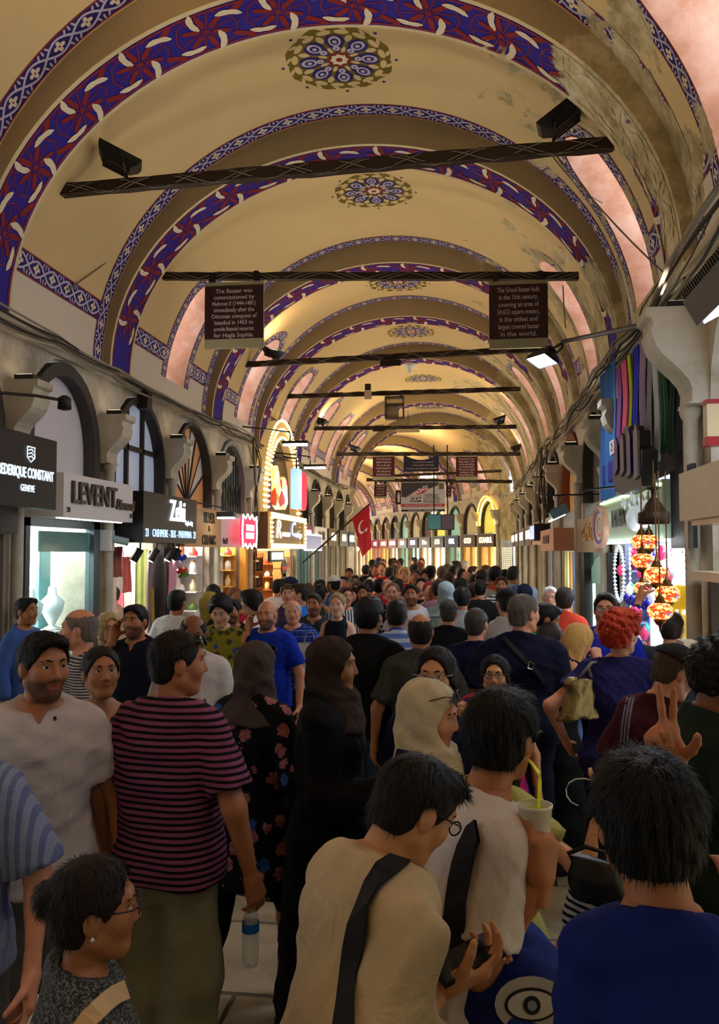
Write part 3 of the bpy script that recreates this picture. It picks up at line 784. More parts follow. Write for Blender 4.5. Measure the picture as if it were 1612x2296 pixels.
# silver & ceramic
OR = M('#e0a56c', .6, .05, name='orange_board')
def rays(w, t, y0, y1, zb, zs, zt, d):
    c = (y0+y1)/2; mb = MB().mat(OR); m2 = MB().mat(M('#33261f', .6, 0))
    n = 9
    for k in range(n):
        a0, a1 = pi*k/n, pi*(k+1)/n
        def pt(a, r=1.0): return (c-(y1-y0)/2*.93*r*math.cos(a), zb+(zt-.07-zb)*r*math.sin(a)**.8)
        if k % 2 == 0: w.prism(mb, [(c, zb+.02), pt(a0), pt((a0+a1)/2), pt(a1)], d+.004, d+.012)
        p = pt(a0); m2.tube([(w.x(d+.015), c, zb+.02), (w.x(d+.015), p[0], p[1])], .012, 4)
    m2.tube([(w.x(d+.02), y0+.1, zb+.5), (w.x(d+.02), c, zb+.05), (w.x(d+.02), y1-.1, zb+.5)], .01, 4)
    mb.build('orange_ray', t); m2.build('iron_bar', t)
lunette(L, 11.0+PW, 13.1, 'arched window with orange and white sunburst rays', M('#e2dccf', .6, .05), mullions=rays, fw=.05)
t = fascia(L, 11.30, 13.0, 2.16, 2.74, .22, 'tan sign board reading SILVER & CERAMIC', M('#c69a62', .6, .08))
bl = M('#231a12', .6, 0)
L.text('SILVER', t, .225, 12.4, 2.60, .22, bl, sx=.85, bold=.006); L.text('&', t, .225, 12.4, 2.44, .12, bl, bold=.004); L.text('CERAMIC', t, .225, 12.4, 2.26, .2, bl, sx=.8, bold=.006)
room(L, 11.3, 13.1, 'overlit white ceramic and silver shop interior', M('#ffffff', .7, .0), E_((1, 1, 1), 26))
# iron grille lunette + turkish delight shop
def grille(w, t, y0, y1, zb, zs, zt, d):
    mb = MB().mat(M('#1b1d1c', .5, 0)); c = (y0+y1)/2; r = (y1-y0)/2
    for k in range(-5, 6):
        yy = c+k*r/5.6; zz = zs+(zt-zs)*max(0, 1-((yy-c)/r)**2)**.45-.06
        mb.tube([(w.x(d+.05), yy, zb), (w.x(d+.05), yy, zz)], .012, 4)
    for k in range(-4, 5, 2):
        pts = [(w.x(d+.06), c+k*r/6+.09*math.cos(q/10*2*pi), zb+.28+.2*math.sin(q/10*2*pi)) for q in range(11)]
        mb.tube(pts, .009, 4)
    mb.build('iron_grille', t)
lunette(L, 13.1+PW, 15.2, 'arched green glass window behind a scrolled iron grille', M('#46564f', .3, .3, 3), mullions=grille, frame=M('#8b8a84', .6, .1), fw=.08)
t = fascia(L, 13.35, 15.2, 2.16, 2.68, .12, 'white shop board with house number behind the red neon badge', M('#c9c8cc', .5, .05))
L.text('No:27', t, .125, 13.6, 2.26, .14, bl, sx=.8); L.text('No:27', t, .125, 15.0, 2.26, .14, bl, sx=.8)
t = L.thing('neon_badge', 'red neon badge with scalloped white outline over the sweet shop', 'sign')
mb = MB().mat(E_((1, .02, .08), 1.6)); X = L.x
def badge(y, s): return [(y+s*dx, 2.44+s*dz) for dx, dz in [(-.42, .26), (-.28, .20), (-.14, .28), (0, .2), (.14, .28), (.28, .2), (.42, .26), (.46, 0), (.42, -.26), (.28, -.2), (.14, -.28), (0, -.2), (-.14, -.28), (-.28, -.2), (-.42, -.26), (-.46, 0)]]
L.prism(mb, badge(14.3, .95), .30, .36); mb.build('red_plate', t)
mb = MB().mat(E_((1, .95, .95), 3)); pts = badge(14.3, 1.08); mb.tube([(X(.36), p[0], p[1]) for p in pts+pts[:1]], .016, 5); mb.build('neon_outline', t)
wn = E_((1, .9, .9), 2.2)
L.text('TURKISH', t, .366, 14.3, 2.50, .15, wn, sx=.9, bold=.003); L.text('DELIGHT', t, .366, 14.3, 2.36, .15, wn, sx=.9, bold=.003)
room(L, 13.46, 15.2, 'overlit sweet shop interior with pale shelves', M('#fff4e2', .7, .03), E_((1, .97, .9), 26))
# bulb-lit gold shop
BULB = E_((1, .78, .32), 5, 'bulb')
BULBM = M('#c9a050', .4, .1, emit=.35, ecol=(1, .7, .25), name='bulb_board')
t = L.thing('light_arch', 'tall pointed arch frame covered in golden bulbs', 'light arch')
def big(a, b, zt, n=24): 
    c = (a+b)/2; r = (b-a)/2
    return [(a, 2.85)]+[(c-r*math.cos(pi*k/n)*(1-.12*math.sin(pi*k/n)), 3.15+(zt-3.15)*math.sin(pi*k/n)**.85) for k in range(n+1)]+[(b, 2.85)]
o, i = big(15.5, 18.95, 4.86), big(15.86, 18.6, 4.5)
mb = MB().mat(BULBM); n = len(o); x0, x1 = X(.12), X(.30)
vs = [(x, p[0], p[1]) for x in (x0, x1) for q in (o, i) for p in q]; fs = []
for k in range(n-1): fs += [(k, k+1, n+k+1, n+k), (2*n+k, 3*n+k, 3*n+k+1, 2*n+k+1), (k, 2*n+k, 2*n+k+1, k+1), (n+k, n+k+1, 3*n+k+1, 3*n+k)]
mb.add(vs, fs); mb.build('arch_frame', t)
mb = MB().mat(BULB)
def bulbs(mb, pts, step, d, r=.028):
    acc = 0.0
    for a, b in zip(pts[:-1], pts[1:]):
        l = math.hypot(b[0]-a[0], b[1]-a[1]); q = -acc
        while q+step <= l:
            q += step; f = q/l; c = Vector((X(d), a[0]+(b[0]-a[0])*f, a[1]+(b[1]-a[1])*f))
            mb.lathe([(.002, -r), (r*.8, -r*.5), (r, 0), (r*.8, r*.5), (.002, r)], 5, c, False)
        acc = l-q
mid = [((a[0]+b[0])/2, (a[1]+b[1])/2) for a, b in zip(o, i)]
for pts in (o, mid, i): bulbs(mb, pts, .11, .315)
ob = mb.build('bulbs', t); ob['kind'] = 'stuff'
mb = MB().mat(M('#3a332c', .3, .3, 2, name='dark_glass')); L.prism(mb, big(15.8, 18.65, 4.5), .10, .13); mb.build('dark_panel', t)
t = fascia(L, 15.62, 19.2, 2.14, 2.86, .36, 'brown glass sign in a golden bulb frame with script letters', M('#6b4a2c', .25, .3, 2))
mb = MB().mat(BULBM)
for (a, b, c, d_) in ((15.62, 19.2, 2.74, 2.86), (15.62, 19.2, 2.14, 2.25), (15.62, 15.85, 2.14, 2.86), (18.98, 19.2, 2.14, 2.86)): L.box(mb, .36, .40, a, b, c, d_)
mb.build('bulb_frame', t)
mb = MB().mat(BULB)
for zz in (2.83, 2.77, 2.22, 2.17): bulbs(mb, [(15.62, zz), (19.2, zz)], .10, .41)
for yy in (15.67, 15.8, 19.02, 19.14): bulbs(mb, [(yy, 2.2), (yy, 2.8)], .09, .41)
ob = mb.build('bulbs', t); ob['kind'] = 'stuff'
L.text('R', t, .375, 16.5, 2.52, .55, E_((1, .92, .7), 3), sx=1.5, shear=.2, bold=-.004)
L.text('amazan', t, .375, 17.2, 2.46, .2, E_((1, .92, .7), 3), sx=1.25, shear=.25)
L.text('C', t, .375, 17.9, 2.56, .45, E_((.35, .5, 1), 4), sx=1.4, shear=.2)
L.text('ankaya', t, .375, 18.5, 2.46, .2, E_((.5, .65, 1), 4), sx=1.25, shear=.25)
# lit food and cube signs hanging in the arch
t = L.thing('food_sign', 'lit cut-out sign of sweets and sausages in the bulb-lit arch', 'sign')
FOODM, nt, b = newmat('food_print', .4)
tc = nd(nt, 'ShaderNodeTexCoord'); v = nd(nt, 'ShaderNodeTexVoronoi', i_Scale=3.2); nt.links.new(tc.outputs['Object'], v.inputs['Vector'])
rr = ramp(nt, v.outputs['Color'], [(.2, '#f6e7c0'), (.4, '#e5891d'), (.55, '#a7330f'), (.7, '#f0d27a'), (.9, '#5e6b1c')], 'CONSTANT')
nt.links.new(rr.outputs[0], b.inputs['Base Color']); nt.links.new(rr.outputs[0], b.inputs['Emission Color']); b.inputs['Emission Strength'].default_value = 1.3
mb = MB().mat(FOODM); L.prism(mb, [(15.75, 3.75), (16.1, 3.8), (16.4, 3.5), (16.7, 3.62), (16.95, 3.55), (17.05, 3.1), (16.8, 2.95), (16.2, 2.92), (15.8, 3.05), (15.9, 3.4)], .36, .44); mb.build('cut_out', t)
t = L.thing('lantern_sign', 'red white and blue faceted light box hanging in the arch', 'sign')
mb = MB().mat(E_((.25, .45, 1), 1.8)); L.box(mb, .45, .62, 17.25, 17.6, 3.0, 3.85); mb.build('blue_side', t)
mb = MB().mat(E_((.9, .03, .06), 1.5)); L.prism(mb, [(17.6, 3.02), (18.15, 3.0), (18.3, 3.15), (18.3, 3.7), (18.1, 3.84), (17.6, 3.82)], .46, .60); mb.build('red_side', t)
mb = MB().mat(E_((1, 1, 1), 2.5)); L.box(mb, .62, .63, 17.32, 17.52, 3.2, 3.7); mb.build('white_patch', t)
mb = MB().mat(BLACK); mb.tube([(X(.5), 17.6, 3.84), (X(.5), 17.6, 4.1), (X(.2), 17.6, 4.15)], .02, 5); mb.build('bracket_arm', t)
WOODL = M('#8a5428', .5, .3, 8, name='shop_wood')
room(L, 15.56, 19.3, 'warm lit lokum and spice shop interior', M('#e9c389', .7, .1), E_((1, .86, .62), 22))
def shelf_unit(w, y0, y1, zz, d0, d1, label, mat, nb=6):
    t = w.thing('wall_shelf', label, 'shelf')
    for q in (y0, y1-.05): mb = MB().mat(mat); w.box(mb, d0, d1, q, q+.05, 0, 2.05); mb.build('upright', t)
    for z in zz:
        mb = MB().mat(mat); w.box(mb, d0, d1, y0, y1, z-.02, z+.01); mb.build('shelf_board', t)
    return t
shelf_unit(L, 15.6, 16.4, (1.25, 1.6, 1.9, 2.1), -.35, -.08, 'wooden shelf at the near side of the spice shop', WOODL)
shelf_unit(L, 16.5, 17.9, (1.3, 1.65, 1.95), -.6, -.3, 'wooden jar shelf in the middle of the spice shop', WOODL)
shelf_unit(L, 18.4, 19.25, (1.2, 1.45, 1.7, 1.95), -.2, .02, 'yellow lit shelf at the far side of the spice shop', M('#c99545', .5, .2, 8, emit=.25, ecol=(1, .7, .3)))
JAR = MB().mat(M('#3a1d12', .25, .1)).lathe([(.07, 0), (.075, .02), (.075, .17), (.055, .2)], 10).mesh('jar', True)
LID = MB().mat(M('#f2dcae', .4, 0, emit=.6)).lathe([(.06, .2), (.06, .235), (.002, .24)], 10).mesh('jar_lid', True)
n = 0
for r_, zz in enumerate((1.31, 1.66, 1.96)):
    for q in range(6):
        if zz == 1.96 and q > 4: continue
        t = empty('spice_jar', SEG_A[0]+Vector((L.x(-.42), 16.65+q*.22, zz)), label='dark spice jar, %s on the %s jar shelf' % (ORD[q], ('lowest', 'middle', 'top')[r_]), cat='jar', group='spice jars on the wooden shelf')
        link('jar_body', JAR, t); link('jar_lid', LID, t)
for i, (zz, c, tx) in enumerate(((1.72, '#b3202b', ''), (1.42, '#c8b400', ''))):
    t = L.thing('round_sign', 'brown oval hanging sign with %s band in the spice shop' % ('red', 'yellow')[i], 'sign')
    mb = MB().mat(M('#5d4030', .5, .1)); L.prism(mb, [(17.85+.24*math.cos(k*pi/8), zz+.19*math.sin(k*pi/8)) for k in range(16)], .16, .19); mb.build('disc', t)
    mb = MB().mat(M(c, .5, 0, emit=.8)); L.box(mb, .19, .195, 17.63, 18.07, zz-.035, zz+.035); mb.build('band', t)
t = L.thing('led_display', 'white LED text display under the gold sign', 'display'); mb = MB().mat(CHAR); L.box(mb, .02, .08, 17.0, 18.3, 1.86, 2.1); mb.build('case', t)
L.text('LOKUM SPICE', t, .085, 17.65, 1.98, .2, E_((1, 1, 1), 7), sx=.85, bold=.006)
GOODS = [('#d9483b', 'red'), ('#3a5bb0', 'blue'), ('#e8d9a8', 'cream'), ('#7a3d1c', 'brown'), ('#d68f2d', 'orange'), ('#f4f1ea', 'white'), ('#8e2f5e', 'plum'), ('#62803a', 'green')]
SPOTS = ['nearest the street on', 'second along on', 'third along on', 'fourth along on', 'fifth along on', 'furthest along on']
BOXM = {}
def goods(w, y0, y1, z, d, n, where, kind='gift_box'):
    for k in range(n):
        c, nm = GOODS[(k*3+int(z*10)+int(y0*7)) % len(GOODS)]
        key = (c, k % 3)
        if key not in BOXM:
            hh = (.16, .22, .12)[k % 3]
            mb = MB().mat(M(c, .5, .15, 12)); mb.box(-.09, .09, -.11, .11, 0, hh); b0 = mb.mesh('carton'); 
            mb = MB().mat(M('#f3e9d0', .5, 0)); mb.box(-.092, .092, -.02, .02, 0, hh+.003); BOXM[key] = (b0, mb.mesh('ribbon'))
        yy = y0+(y1-y0)*(k+.5)/n
        t = place(empty(kind, label='%s gift box, %s %s' % (nm, SPOTS[min(k, 5)], where), cat='box', group='boxed goods in the shops'), w.seg, 0)
        t.location = t.location+Matrix.Rotation(w.seg[1], 4, 'Z') @ Vector((w.x(d), yy, z))
        link('carton', BOXM[key][0], t); link('ribbon', BOXM[key][1], t)
goods(L, 15.7, 16.35, 1.26, -.2, 2, 'the near spice shelf, lower board'); goods(L, 15.7, 16.35, 1.61, -.2, 2, 'the near spice shelf, middle board'); goods(L, 15.7, 16.35, 1.91, -.2, 2, 'the near spice shelf, top board')
goods(L, 18.45, 19.2, 1.21, -.08, 3, 'the yellow shelf, low board'); goods(L, 18.45, 19.2, 1.46, -.08, 3, 'the yellow shelf, second board'); goods(L, 18.45, 19.2, 1.71, -.08, 3, 'the yellow shelf, third board')
shelf_unit(L, 13.6, 14.9, (1.2, 1.55, 1.9), -.6, -.3, 'white lit shelf in the sweet shop', WHITE)
for zz, nm in ((1.21, 'lowest'), (1.56, 'middle'), (1.91, 'top')): goods(L, 13.7, 14.8, zz, -.42, 4, 'the %s sweet shop shelf' % nm)
mb = MB().mat(M('#c98b2e', .4, .2, emit=.2)); L.box(mb, -.06, .06, 15.12, 15.3, 0, 2.2); place(mb.build('shop_post', label='golden wooden door post between sweet shop and spice shop', cat='post'), SEG_A, 0)
shelf_unit(L, 11.5, 12.9, (1.3, 1.7), -.7, -.4, 'white glass shelf in the ceramic shop', WHITE)
PLATE = MB().mat(M('#4468b8', .3, .6, 14)).lathe([(.002, 0), (.05, .0), (.1, .012), (.13, .02), (.128, .024), (.05, .006), (.002, .005)], 18, cap=False).mesh('plate', True)
BOWL = MB().mat(M('#b8482f', .3, .6, 14)).lathe([(.04, 0), (.09, .05), (.11, .11), (.105, .11), (.08, .05), (.002, .01)], 14, cap=False).mesh('bowl', True)
for k in range(4):
    p = link('ceramic_bowl', BOWL); tag(p, 'glazed red bowl, %s the ceramic shop shelf' % SPOTS[k], 'bowl', 'bowls in the ceramic shop'); p.location = SEG_A[0]+Vector((L.x(-.55), 11.7+k*.33, 1.31))
for k in range(4):
    p = link('ceramic_plate', PLATE); tag(p, 'blue glazed plate standing upright, %s the ceramic shop upper shelf' % SPOTS[k], 'plate', 'plates in the ceramic shop'); p.location = SEG_A[0]+Vector((L.x(-.6), 11.7+k*.33, 1.84)); p.rotation_euler = (0, R(75), 0)
# flowers hanging by the pink scarf
for i, (c, nm, yy, zz) in enumerate((('#2b3fbf', 'blue', 11.36, 2.0), ('#d9d5d0', 'white', 11.32, 1.9), ('#c04a2a', 'orange', 11.4, 1.82), ('#5f8a3a', 'green', 11.46, 1.76))):
    mb = MB().mat(M(c, .5, .2))
    for k in range(7):
        a = k*.9; mb.lathe([(.002, -.03), (.03, -.01), (.035, .02), (.002, .04)], 6, (X(.15)+.05*math.cos(a), yy+.05*math.sin(a), zz+.03*math.sin(3*a)), False)
    o = mb.build('ornament_cluster', smooth=True, label='%s hanging ceramic ornament cluster beside the pink scarf' % nm, cat='ornament', group='ornaments by the ceramic shop'); place(o, SEG_A, 0)

# goods on the far side walls of the open shops
def side_shelf(w, y, d0, d1, zz, label, mat, n, where, dy=.16):
    t = w.thing('side_shelf', label, 'shelf')
    mb = MB().mat(mat); w.box(mb, d0, d1, y-.01, y+.01, .6, zz[-1]+.3); mb.build('back_board', t)
    for i, z in enumerate(zz):
        mb = MB().mat(mat); w.box(mb, d0, d1, y-dy*2, y-.01, z-.02, z); mb.build('shelf_board', t)
        for k in range(n):
            c, nm = GOODS[(k*5+i*3+n) % 8]; key = ('s', c, (k+i) % 3)
            if key not in BOXM:
                p = [[(.05, 0), (.055, .1), (.03, .15), (.022, .2)], [(.06, 0), (.06, .13), (.045, .15), (.045, .17)], [(.07, 0), (.075, .05), (.04, .11), (.02, .12)]][(k+i) % 3]
                BOXM[key] = (MB().mat(M(c, .3, .3, 25)).lathe(p, 10).mesh('jar_body', True), MB().mat(GOLD).lathe([(p[-1][0]+.004, p[-1][1]), (p[-1][0]+.004, p[-1][1]+.02), (.002, p[-1][1]+.025)], 10).mesh('jar_lid', True))
            o = empty('glazed_jar', label='%s lidded jar, %s along on the %s board %s' % (nm, ORD[k], ORD[i], where), cat='jar', group='jars on the side shelves'); place(o, w.seg, 0); o.location = o.location+Vector((w.x(d0+(d1-d0)*(k+.5)/n), y-dy, z))
            link('jar_body', BOXM[key][0], o); link('jar_lid', BOXM[key][1], o)
side_shelf(L, 13.08, -1.35, -.1, (1.15, 1.45, 1.75, 2.02), 'white side shelf of the ceramic shop', WHITE, 6, 'in the ceramic shop')
side_shelf(L, 15.08, -1.35, -.12, (1.15, 1.45, 1.75, 2.02), 'yellow side shelf of the sweet shop', M('#d8a64a', .5, .2, 8), 6, 'in the sweet shop')
side_shelf(L, 19.2, -1.3, -.22, (1.2, 1.5, 1.8), 'brown side shelf of the spice shop', WOODL, 6, 'in the spice shop')
side_shelf(RR, 15.2, -1.3, -.1, (1.1, 1.4, 1.7), 'pale side shelf of the gallery shop', WHITE, 6, 'in the gallery shop')
side_shelf(RR, 9.98, -1.35, -.1, (1.0, 1.3, 1.6, 1.88), 'glass side shelf of the lamp shop', M('#8f9cc4', .2, .2, 5), 7, 'in the lamp shop')
for k, (c, nm) in enumerate((('#c9a08a', 'dusty pink'), ('#8a2f3a', 'wine red'), ('#e3c88a', 'straw'), ('#5a6fa8', 'slate blue'), ('#b9556a', 'raspberry'), ('#d9cfc4', 'ivory'), ('#7a8a4a', 'moss green'))):
    d = -1.35+k*.17; mb = MB().mat(M(c, .85, .3, 14))
    for of in (0, .008): mb.grid([[(L.x(d+.16*u/8), 10.92+of+.012*math.sin(u*1.6+k), 1.0+.12*(k % 3)+(2.12-1.0-.12*(k % 3))*v/5) for v in range(6)] for u in range(9)])
    place(mb.build('scarf', smooth=True, label='%s scarf on the far wall of the scarf shop' % nm, cat='scarf', group='scarves on the far wall'), SEG_A, 0)
# ---------------- generic lit shop bays
SIGNTX = {}
def bay(w, y0, y1, k, where, glow, ecol, signmat, signtx, txm, lun, estr=9.0, frame=None, zs=2.25, sz=.5, text2=None):
    a, b = y0+PW, y1
    if lun: lunette(w, a, b, 'arched %s window, %s' % lun[1:], lun[0], fw=.07)
    t = fascia(w, a-.05, b+.02, zs, zs+sz, .16, '%s shop sign with %d-letter lettering, %s' % (signmat[1], len(signtx), where), signmat[0])
    w.text(signtx, t, .165, (a+b)/2, zs+sz/2+.01, sz*.62, txm, sx=min(1.0, (b-a)*.92/(len(signtx)*sz*.62*.62)), bold=.006)
    t = w.thing('shop_window', 'lit %s shop window, %s' % (glow, where), 'window')
    fr = frame or M('#4b4036', .5, .2)
    mb = MB().mat(fr); w.box(mb, -.05, .04, a, a+.08, 0, zs); w.box(mb, -.05, .04, b-.08, b, 0, zs); w.box(mb, -.05, .04, (a+b)/2-.025, (a+b)/2+.025, 0, zs); w.box(mb, -.05, .04, a, b, 0, .5); mb.build('frame', t)
    for p, q in ((a+.08, (a+b)/2-.025), ((a+b)/2+.025, b-.08)):
        mb = MB().mat(GLASS_T); w.box(mb, -.01, .0, p, q, .5, zs); mb.build('glass_pane', t)
    mb = MB().mat(M(ecol, .6, .25, 5, emit=estr*1.5, ecol=ecol, name='lit_display')); w.box(mb, -.62, -.6, a, b, .4, zs); mb.build('lit_backdrop', t)
    mb = MB().mat(M('#d8cfc0', .6, .1)); w.box(mb, -.62, -.05, a, b, .3, .5); w.box(mb, -.62, -.05, a-.05, a, .0, zs); w.box(mb, -.62, -.05, b, b+.05, 0, zs); w.box(mb, -.62, -.02, a, b, zs, zs+.05); mb.build('display_case', t)
    mb = MB().mat(M('#8a6a3a', .35, .4, 16, metal=.4))
    for r_ in range(4 if estr < 6.5 else 1):
        for q in range(7):
            yy = a+.15+(b-a-.3)*q/6; zz = .75+r_*.38
            mb.lathe([(.002, -.045), (.028, -.02), (.03, .02), (.002, .06)], 6, (w.x(-.4-.05*(q % 2)), yy, zz), False)
    ob = mb.build('trinkets', t, smooth=True); ob['kind'] = 'stuff'
SM_BLK = (M('#16161a', .4, .05), 'black'); SM_WHT = (M('#d6d3cc', .5, .05), 'white'); SM_BRN = (M('#4a2c18', .5, .1), 'brown'); SM_RED = (M('#7a1420', .5, .1), 'dark red'); SM_BLU = (M('#1c2a5a', .5, .1), 'blue'); SM_TAN = (M('#c48f66', .5, .1), 'tan')
TW, TY, TB = E_((1, 1, 1), 5), E_((1, .8, .35), 5), E_((.5, .6, 1), 5)
GL_TEAL, GL_WARM, GL_WHT, GL_AMB = ((.45, .95, .95), (1, .82, .55), (1, .98, .92), (1, .62, .18))
lun_br = (M('#6e5a4c', .7, .1), 'brown'); lun_dk = (M('#35322f', .4, .2), 'dark glass'); lun_gr = (M('#8fc0ac', .4, .1, emit=.4), 'green lit'); lun_cr = (M('#cbb98c', .6, .1, emit=.15), 'cream'); lun_ye = (M('#d8cf5a', .5, .1, emit=.7), 'yellow lit'); lun_oc = (M('#d6a85c', .7, .05), 'ochre')
def LN(l, where): return (l[0], l[1], where)
def W_(i, s): return '%s bay %s' % (ORD[i], s)
bay(L, 19.3, 21.4, 0, 'just past the bulb-lit arch', 'teal', GL_TEAL, SM_RED, 'BAZAAR', TW, LN(lun_br, 'just past the bulb-lit arch'), 4)
bay(L, 21.4, 23.5, 1, 'second past the bulb-lit arch', 'cool white', GL_WHT, SM_WHT, 'GALERI', bl, LN(lun_dk, 'second past the bulb-lit arch'), 5)
bay(L, 23.5, 25.6, 2, 'third past the bulb-lit arch', 'golden', GL_WARM, SM_BRN, 'ALTIN', TY, LN(lun_cr, 'third past the bulb-lit arch'), 7)
bay(L, 25.6, 27.7, 3, 'by the red flag', 'golden', GL_WARM, SM_BLK, 'GOLD', TY, LN(lun_dk, 'by the red flag'), 8)
bay(L, 27.7, 29.2, 4, 'last before the bend on the left', 'white', GL_WHT, SM_BLU, 'GRAND', TW, LN(lun_cr, 'last before the bend on the left'), 8)
bay(L, 2.7, 4.8, 5, 'beside the camera on the left', 'cool white', GL_WHT, SM_BLK, 'WATCH', TW, LN(lun_cr, 'beside the camera on the left'), 1.0)
bay(L, 4.8, 7.0, 6, 'under the black watch sign', 'cool white', GL_WHT, SM_BLK, 'GENEVE', TW, None, 1.2)
for i in range(4): bay(L, LB[i], LB[i+1], i, 'behind the camera left, %s' % ORD[i], 'warm', GL_WARM, SM_WHT, 'SILVER', bl, None, 1.0)
# lit TV on the left
t = L.thing('wall_screen', 'wide white-framed advertising screen on the left arcade', 'screen')
mb = MB().mat(E_((.8, .85, 1), 3)); L.box(mb, .25, .30, 19.7, 21.9, 2.1, 2.52); mb.build('screen_frame', t)
SCRM = M('#2a2440', .3, .6, 1.5, emit=.5, ecol=(.5, .55, .9)); mb = MB().mat(SCRM); L.box(mb, .30, .305, 19.76, 21.84, 2.14, 2.48); mb.build('screen_face', t)

# ---------------- right side
WRN = 'right'
# cream fascia nearest right
t = RR.thing('shop_sign', 'cream box canopy sign at the picture edge with gold lettering beneath', 'sign')
mb = MB().mat(M('#cdbd9d', .45, .08)); RR.box(mb, .05, .5, 2.2, 4.95, 2.27, 2.54); mb.build('canopy_box', t)
mb = MB().mat(M('#d9c4a0', .15, .3, 4, metal=.3)); RR.box(mb, .1, .46, 2.3, 4.85, 2.24, 2.27); mb.build('soffit_panel', t)
mb = MB().mat(M('#8f9cb4', .3, .1, emit=.25, ecol=(.75, .85, 1))); RR.box(mb, .12, .20, 2.6, 4.95, 1.98, 2.24); mb.build('letter_panel', t)
RR.text('VITALİ', t, .21, 4.3, 2.11, .26, GOLD, ext=.02, sx=.8, bold=.004, align='CENTER'); RR.text('3', t, .21, 4.87, 2.08, .17, GOLD, ext=.02, bold=.004)
bay(RR, 3.1, 6.1, 0, 'at the picture edge on the right', 'pale', GL_WHT, (M('#cdbd9d', .45, .08), 'cream'), 'VITALI', GOLD, None, 1.2, zs=1.90, sz=.06)
for i in range(3): bay(RR, RB[i], RB[i+1], i, 'behind the camera right, %s' % ORD[i], 'warm', GL_WARM, SM_WHT, 'CARPET', bl, None, 1.0)
bay(RR, -.4, 3.1, 0, 'beside the camera on the right', 'warm', GL_WARM, SM_WHT, 'LEATHER', bl, None, .8)
t = RR.thing('alarm_siren', 'cream alarm box with red lamp on the column', 'alarm box')
mb = MB().mat(M('#c9b68e', .5, .05)); RR.box(mb, .03, .12, 5.74, 5.84, 2.86, 3.08); mb.build('case', t)
mb = MB().mat(M('#8c0f16', .3, .1, emit=.1)); RR.box(mb, .025, .125, 5.735, 5.845, 2.80, 2.86); mb.build('red_lens', t); mb = MB().mat(M('#8c0f16', .3, .1, emit=.1)); RR.box(mb, .025, .125, 5.735, 5.845, 3.08, 3.11); mb.build('red_lens', t)
t = RR.thing('junction_box', 'cream electric box with red label on the near right column', 'electric box')
mb = MB().mat(M('#cfc4ae', .5, .05)); RR.box(mb, .2, .3, 5.72, 5.92, 1.2, 1.5); mb.build('case', t)
mb = MB().mat(M('#b3371f', .5, 0)); RR.box(mb, .3, .302, 5.75, 5.79, 1.45, 1.48); mb.build('label_patch', t)
# lamp shop
room(RR, 6.46, 10.05, 'glittering lamp shop interior on the right', M('#93a4cc', .7, .5, 7), E_((.92, .97, 1), 13), ztop=2.3)
t = RR.thing('shop_valance', 'greenish lit valance board over the lamp shop', 'sign')
mb = MB().mat(M('#7f9a86', .4, .2, 2)); RR.box(mb, .14, .20, 6.7, 9.7, 2.2, 2.66); mb.build('board', t)
mb = MB().mat(E_((.85, 1, .6), 8)); RR.box(mb, .205, .225, 6.75, 9.65, 2.62, 2.635); mb.build('led_strip', t)
mb = MB().mat(LED); RR.box(mb, .20, .24, 6.5, 9.4, 2.17, 2.19); mb.build('led_tube', t)
mb = MB().mat(M('#3f3a2c', .5, .1)); 
RR.text('LAMPS', t, .205, 8.6, 2.42, .26, M('#2f3a33', .5, 0), ext=.01)
mb = MB().mat(M('#0d0e14', .6, 0)); RR.box(mb, .1, .13, 6.1, 6.75, 2.12, 2.72); place(mb.build('black_panel', label='black end panel beside the lit valance', cat='panel'), SEG_A, 0)
# towels
TW_ = [(1347, 1385, 843, 1125, '#1d5a9a', 'blue towel with darker band'), (1385, 1397, 830, 1000, '#8a4a9a', 'purple towel'), (1397, 1410, 815, 978, '#e0627e', 'pink towel'), (1411, 1420, 800, 975, '#b9c934', 'lime towel'),
       (1420, 1435, 785, 972, '#2b2fc0', 'bright blue towel'), (1435, 1450, 768, 1075, '#9a86a8', 'lilac towel'), (1450, 1465, 766, 1085, '#8c8f9a', 'grey streaked towel'), (1465, 1480, 770, 1040, '#b9c4cc', 'pale patterned towel'), (1480, 1500, 790, 1020, '#1d4a2a', 'dark green towel'), (1500, 1518, 795, 1020, '#14302a', 'black-green towel'), (1518, 1536, 800, 1020, '#1a2526', 'charcoal towel')]
for i, (a, b, c, d_, cl, nm) in enumerate(TW_):
    dd = .22-.012*i
    xx = CX+RR.x(dd)
    p0, p1 = at_x(a, c, xx), at_x(b, d_, xx)
    q = at_x(a, d_, xx)
    cloth('hanging_towel', RR, p1.y, p0.y-.01, q.z, p0.z, dd, M(cl, .9, .18, 9), nm+' hanging above the lamp shop', 'towel', 'towels hanging over the lamp shop', amp=.012, nf=2)
p = at_x(1366, 1035, CX+RR.x(.235))
mb = MB().mat(M('#141a7a', .9, .1)); 
mb.box(RR.x(.236), RR.x(.24), p.y-.42, p.y+.42, 2.83, 3.02); place(mb.build('towel_band', label='navy band sewn across the big blue towel', cat='towel band'), SEG_A, 0)
mb = MB().mat(BLACK); RR.box(mb, .2, .215, 5.9, 9.6, 3.98, 3.995); place(mb.build('towel_rail', label='thin rail the towels hang from', cat='rail'), SEG_A, 0)
t = RR.thing('price_tag', 'white card reading 25 on the blue towel', 'price tag'); p = at_x(1372, 1003, CX+RR.x(.25))
mb = MB().mat(WHITE); mb.box(RR.x(.25), RR.x(.252), p.y-.13, p.y+.13, p.z-.07, p.z+.07); mb.build('card', t); RR.text('25', t, .2535, p.y, p.z, .13, bl, ext=.001)
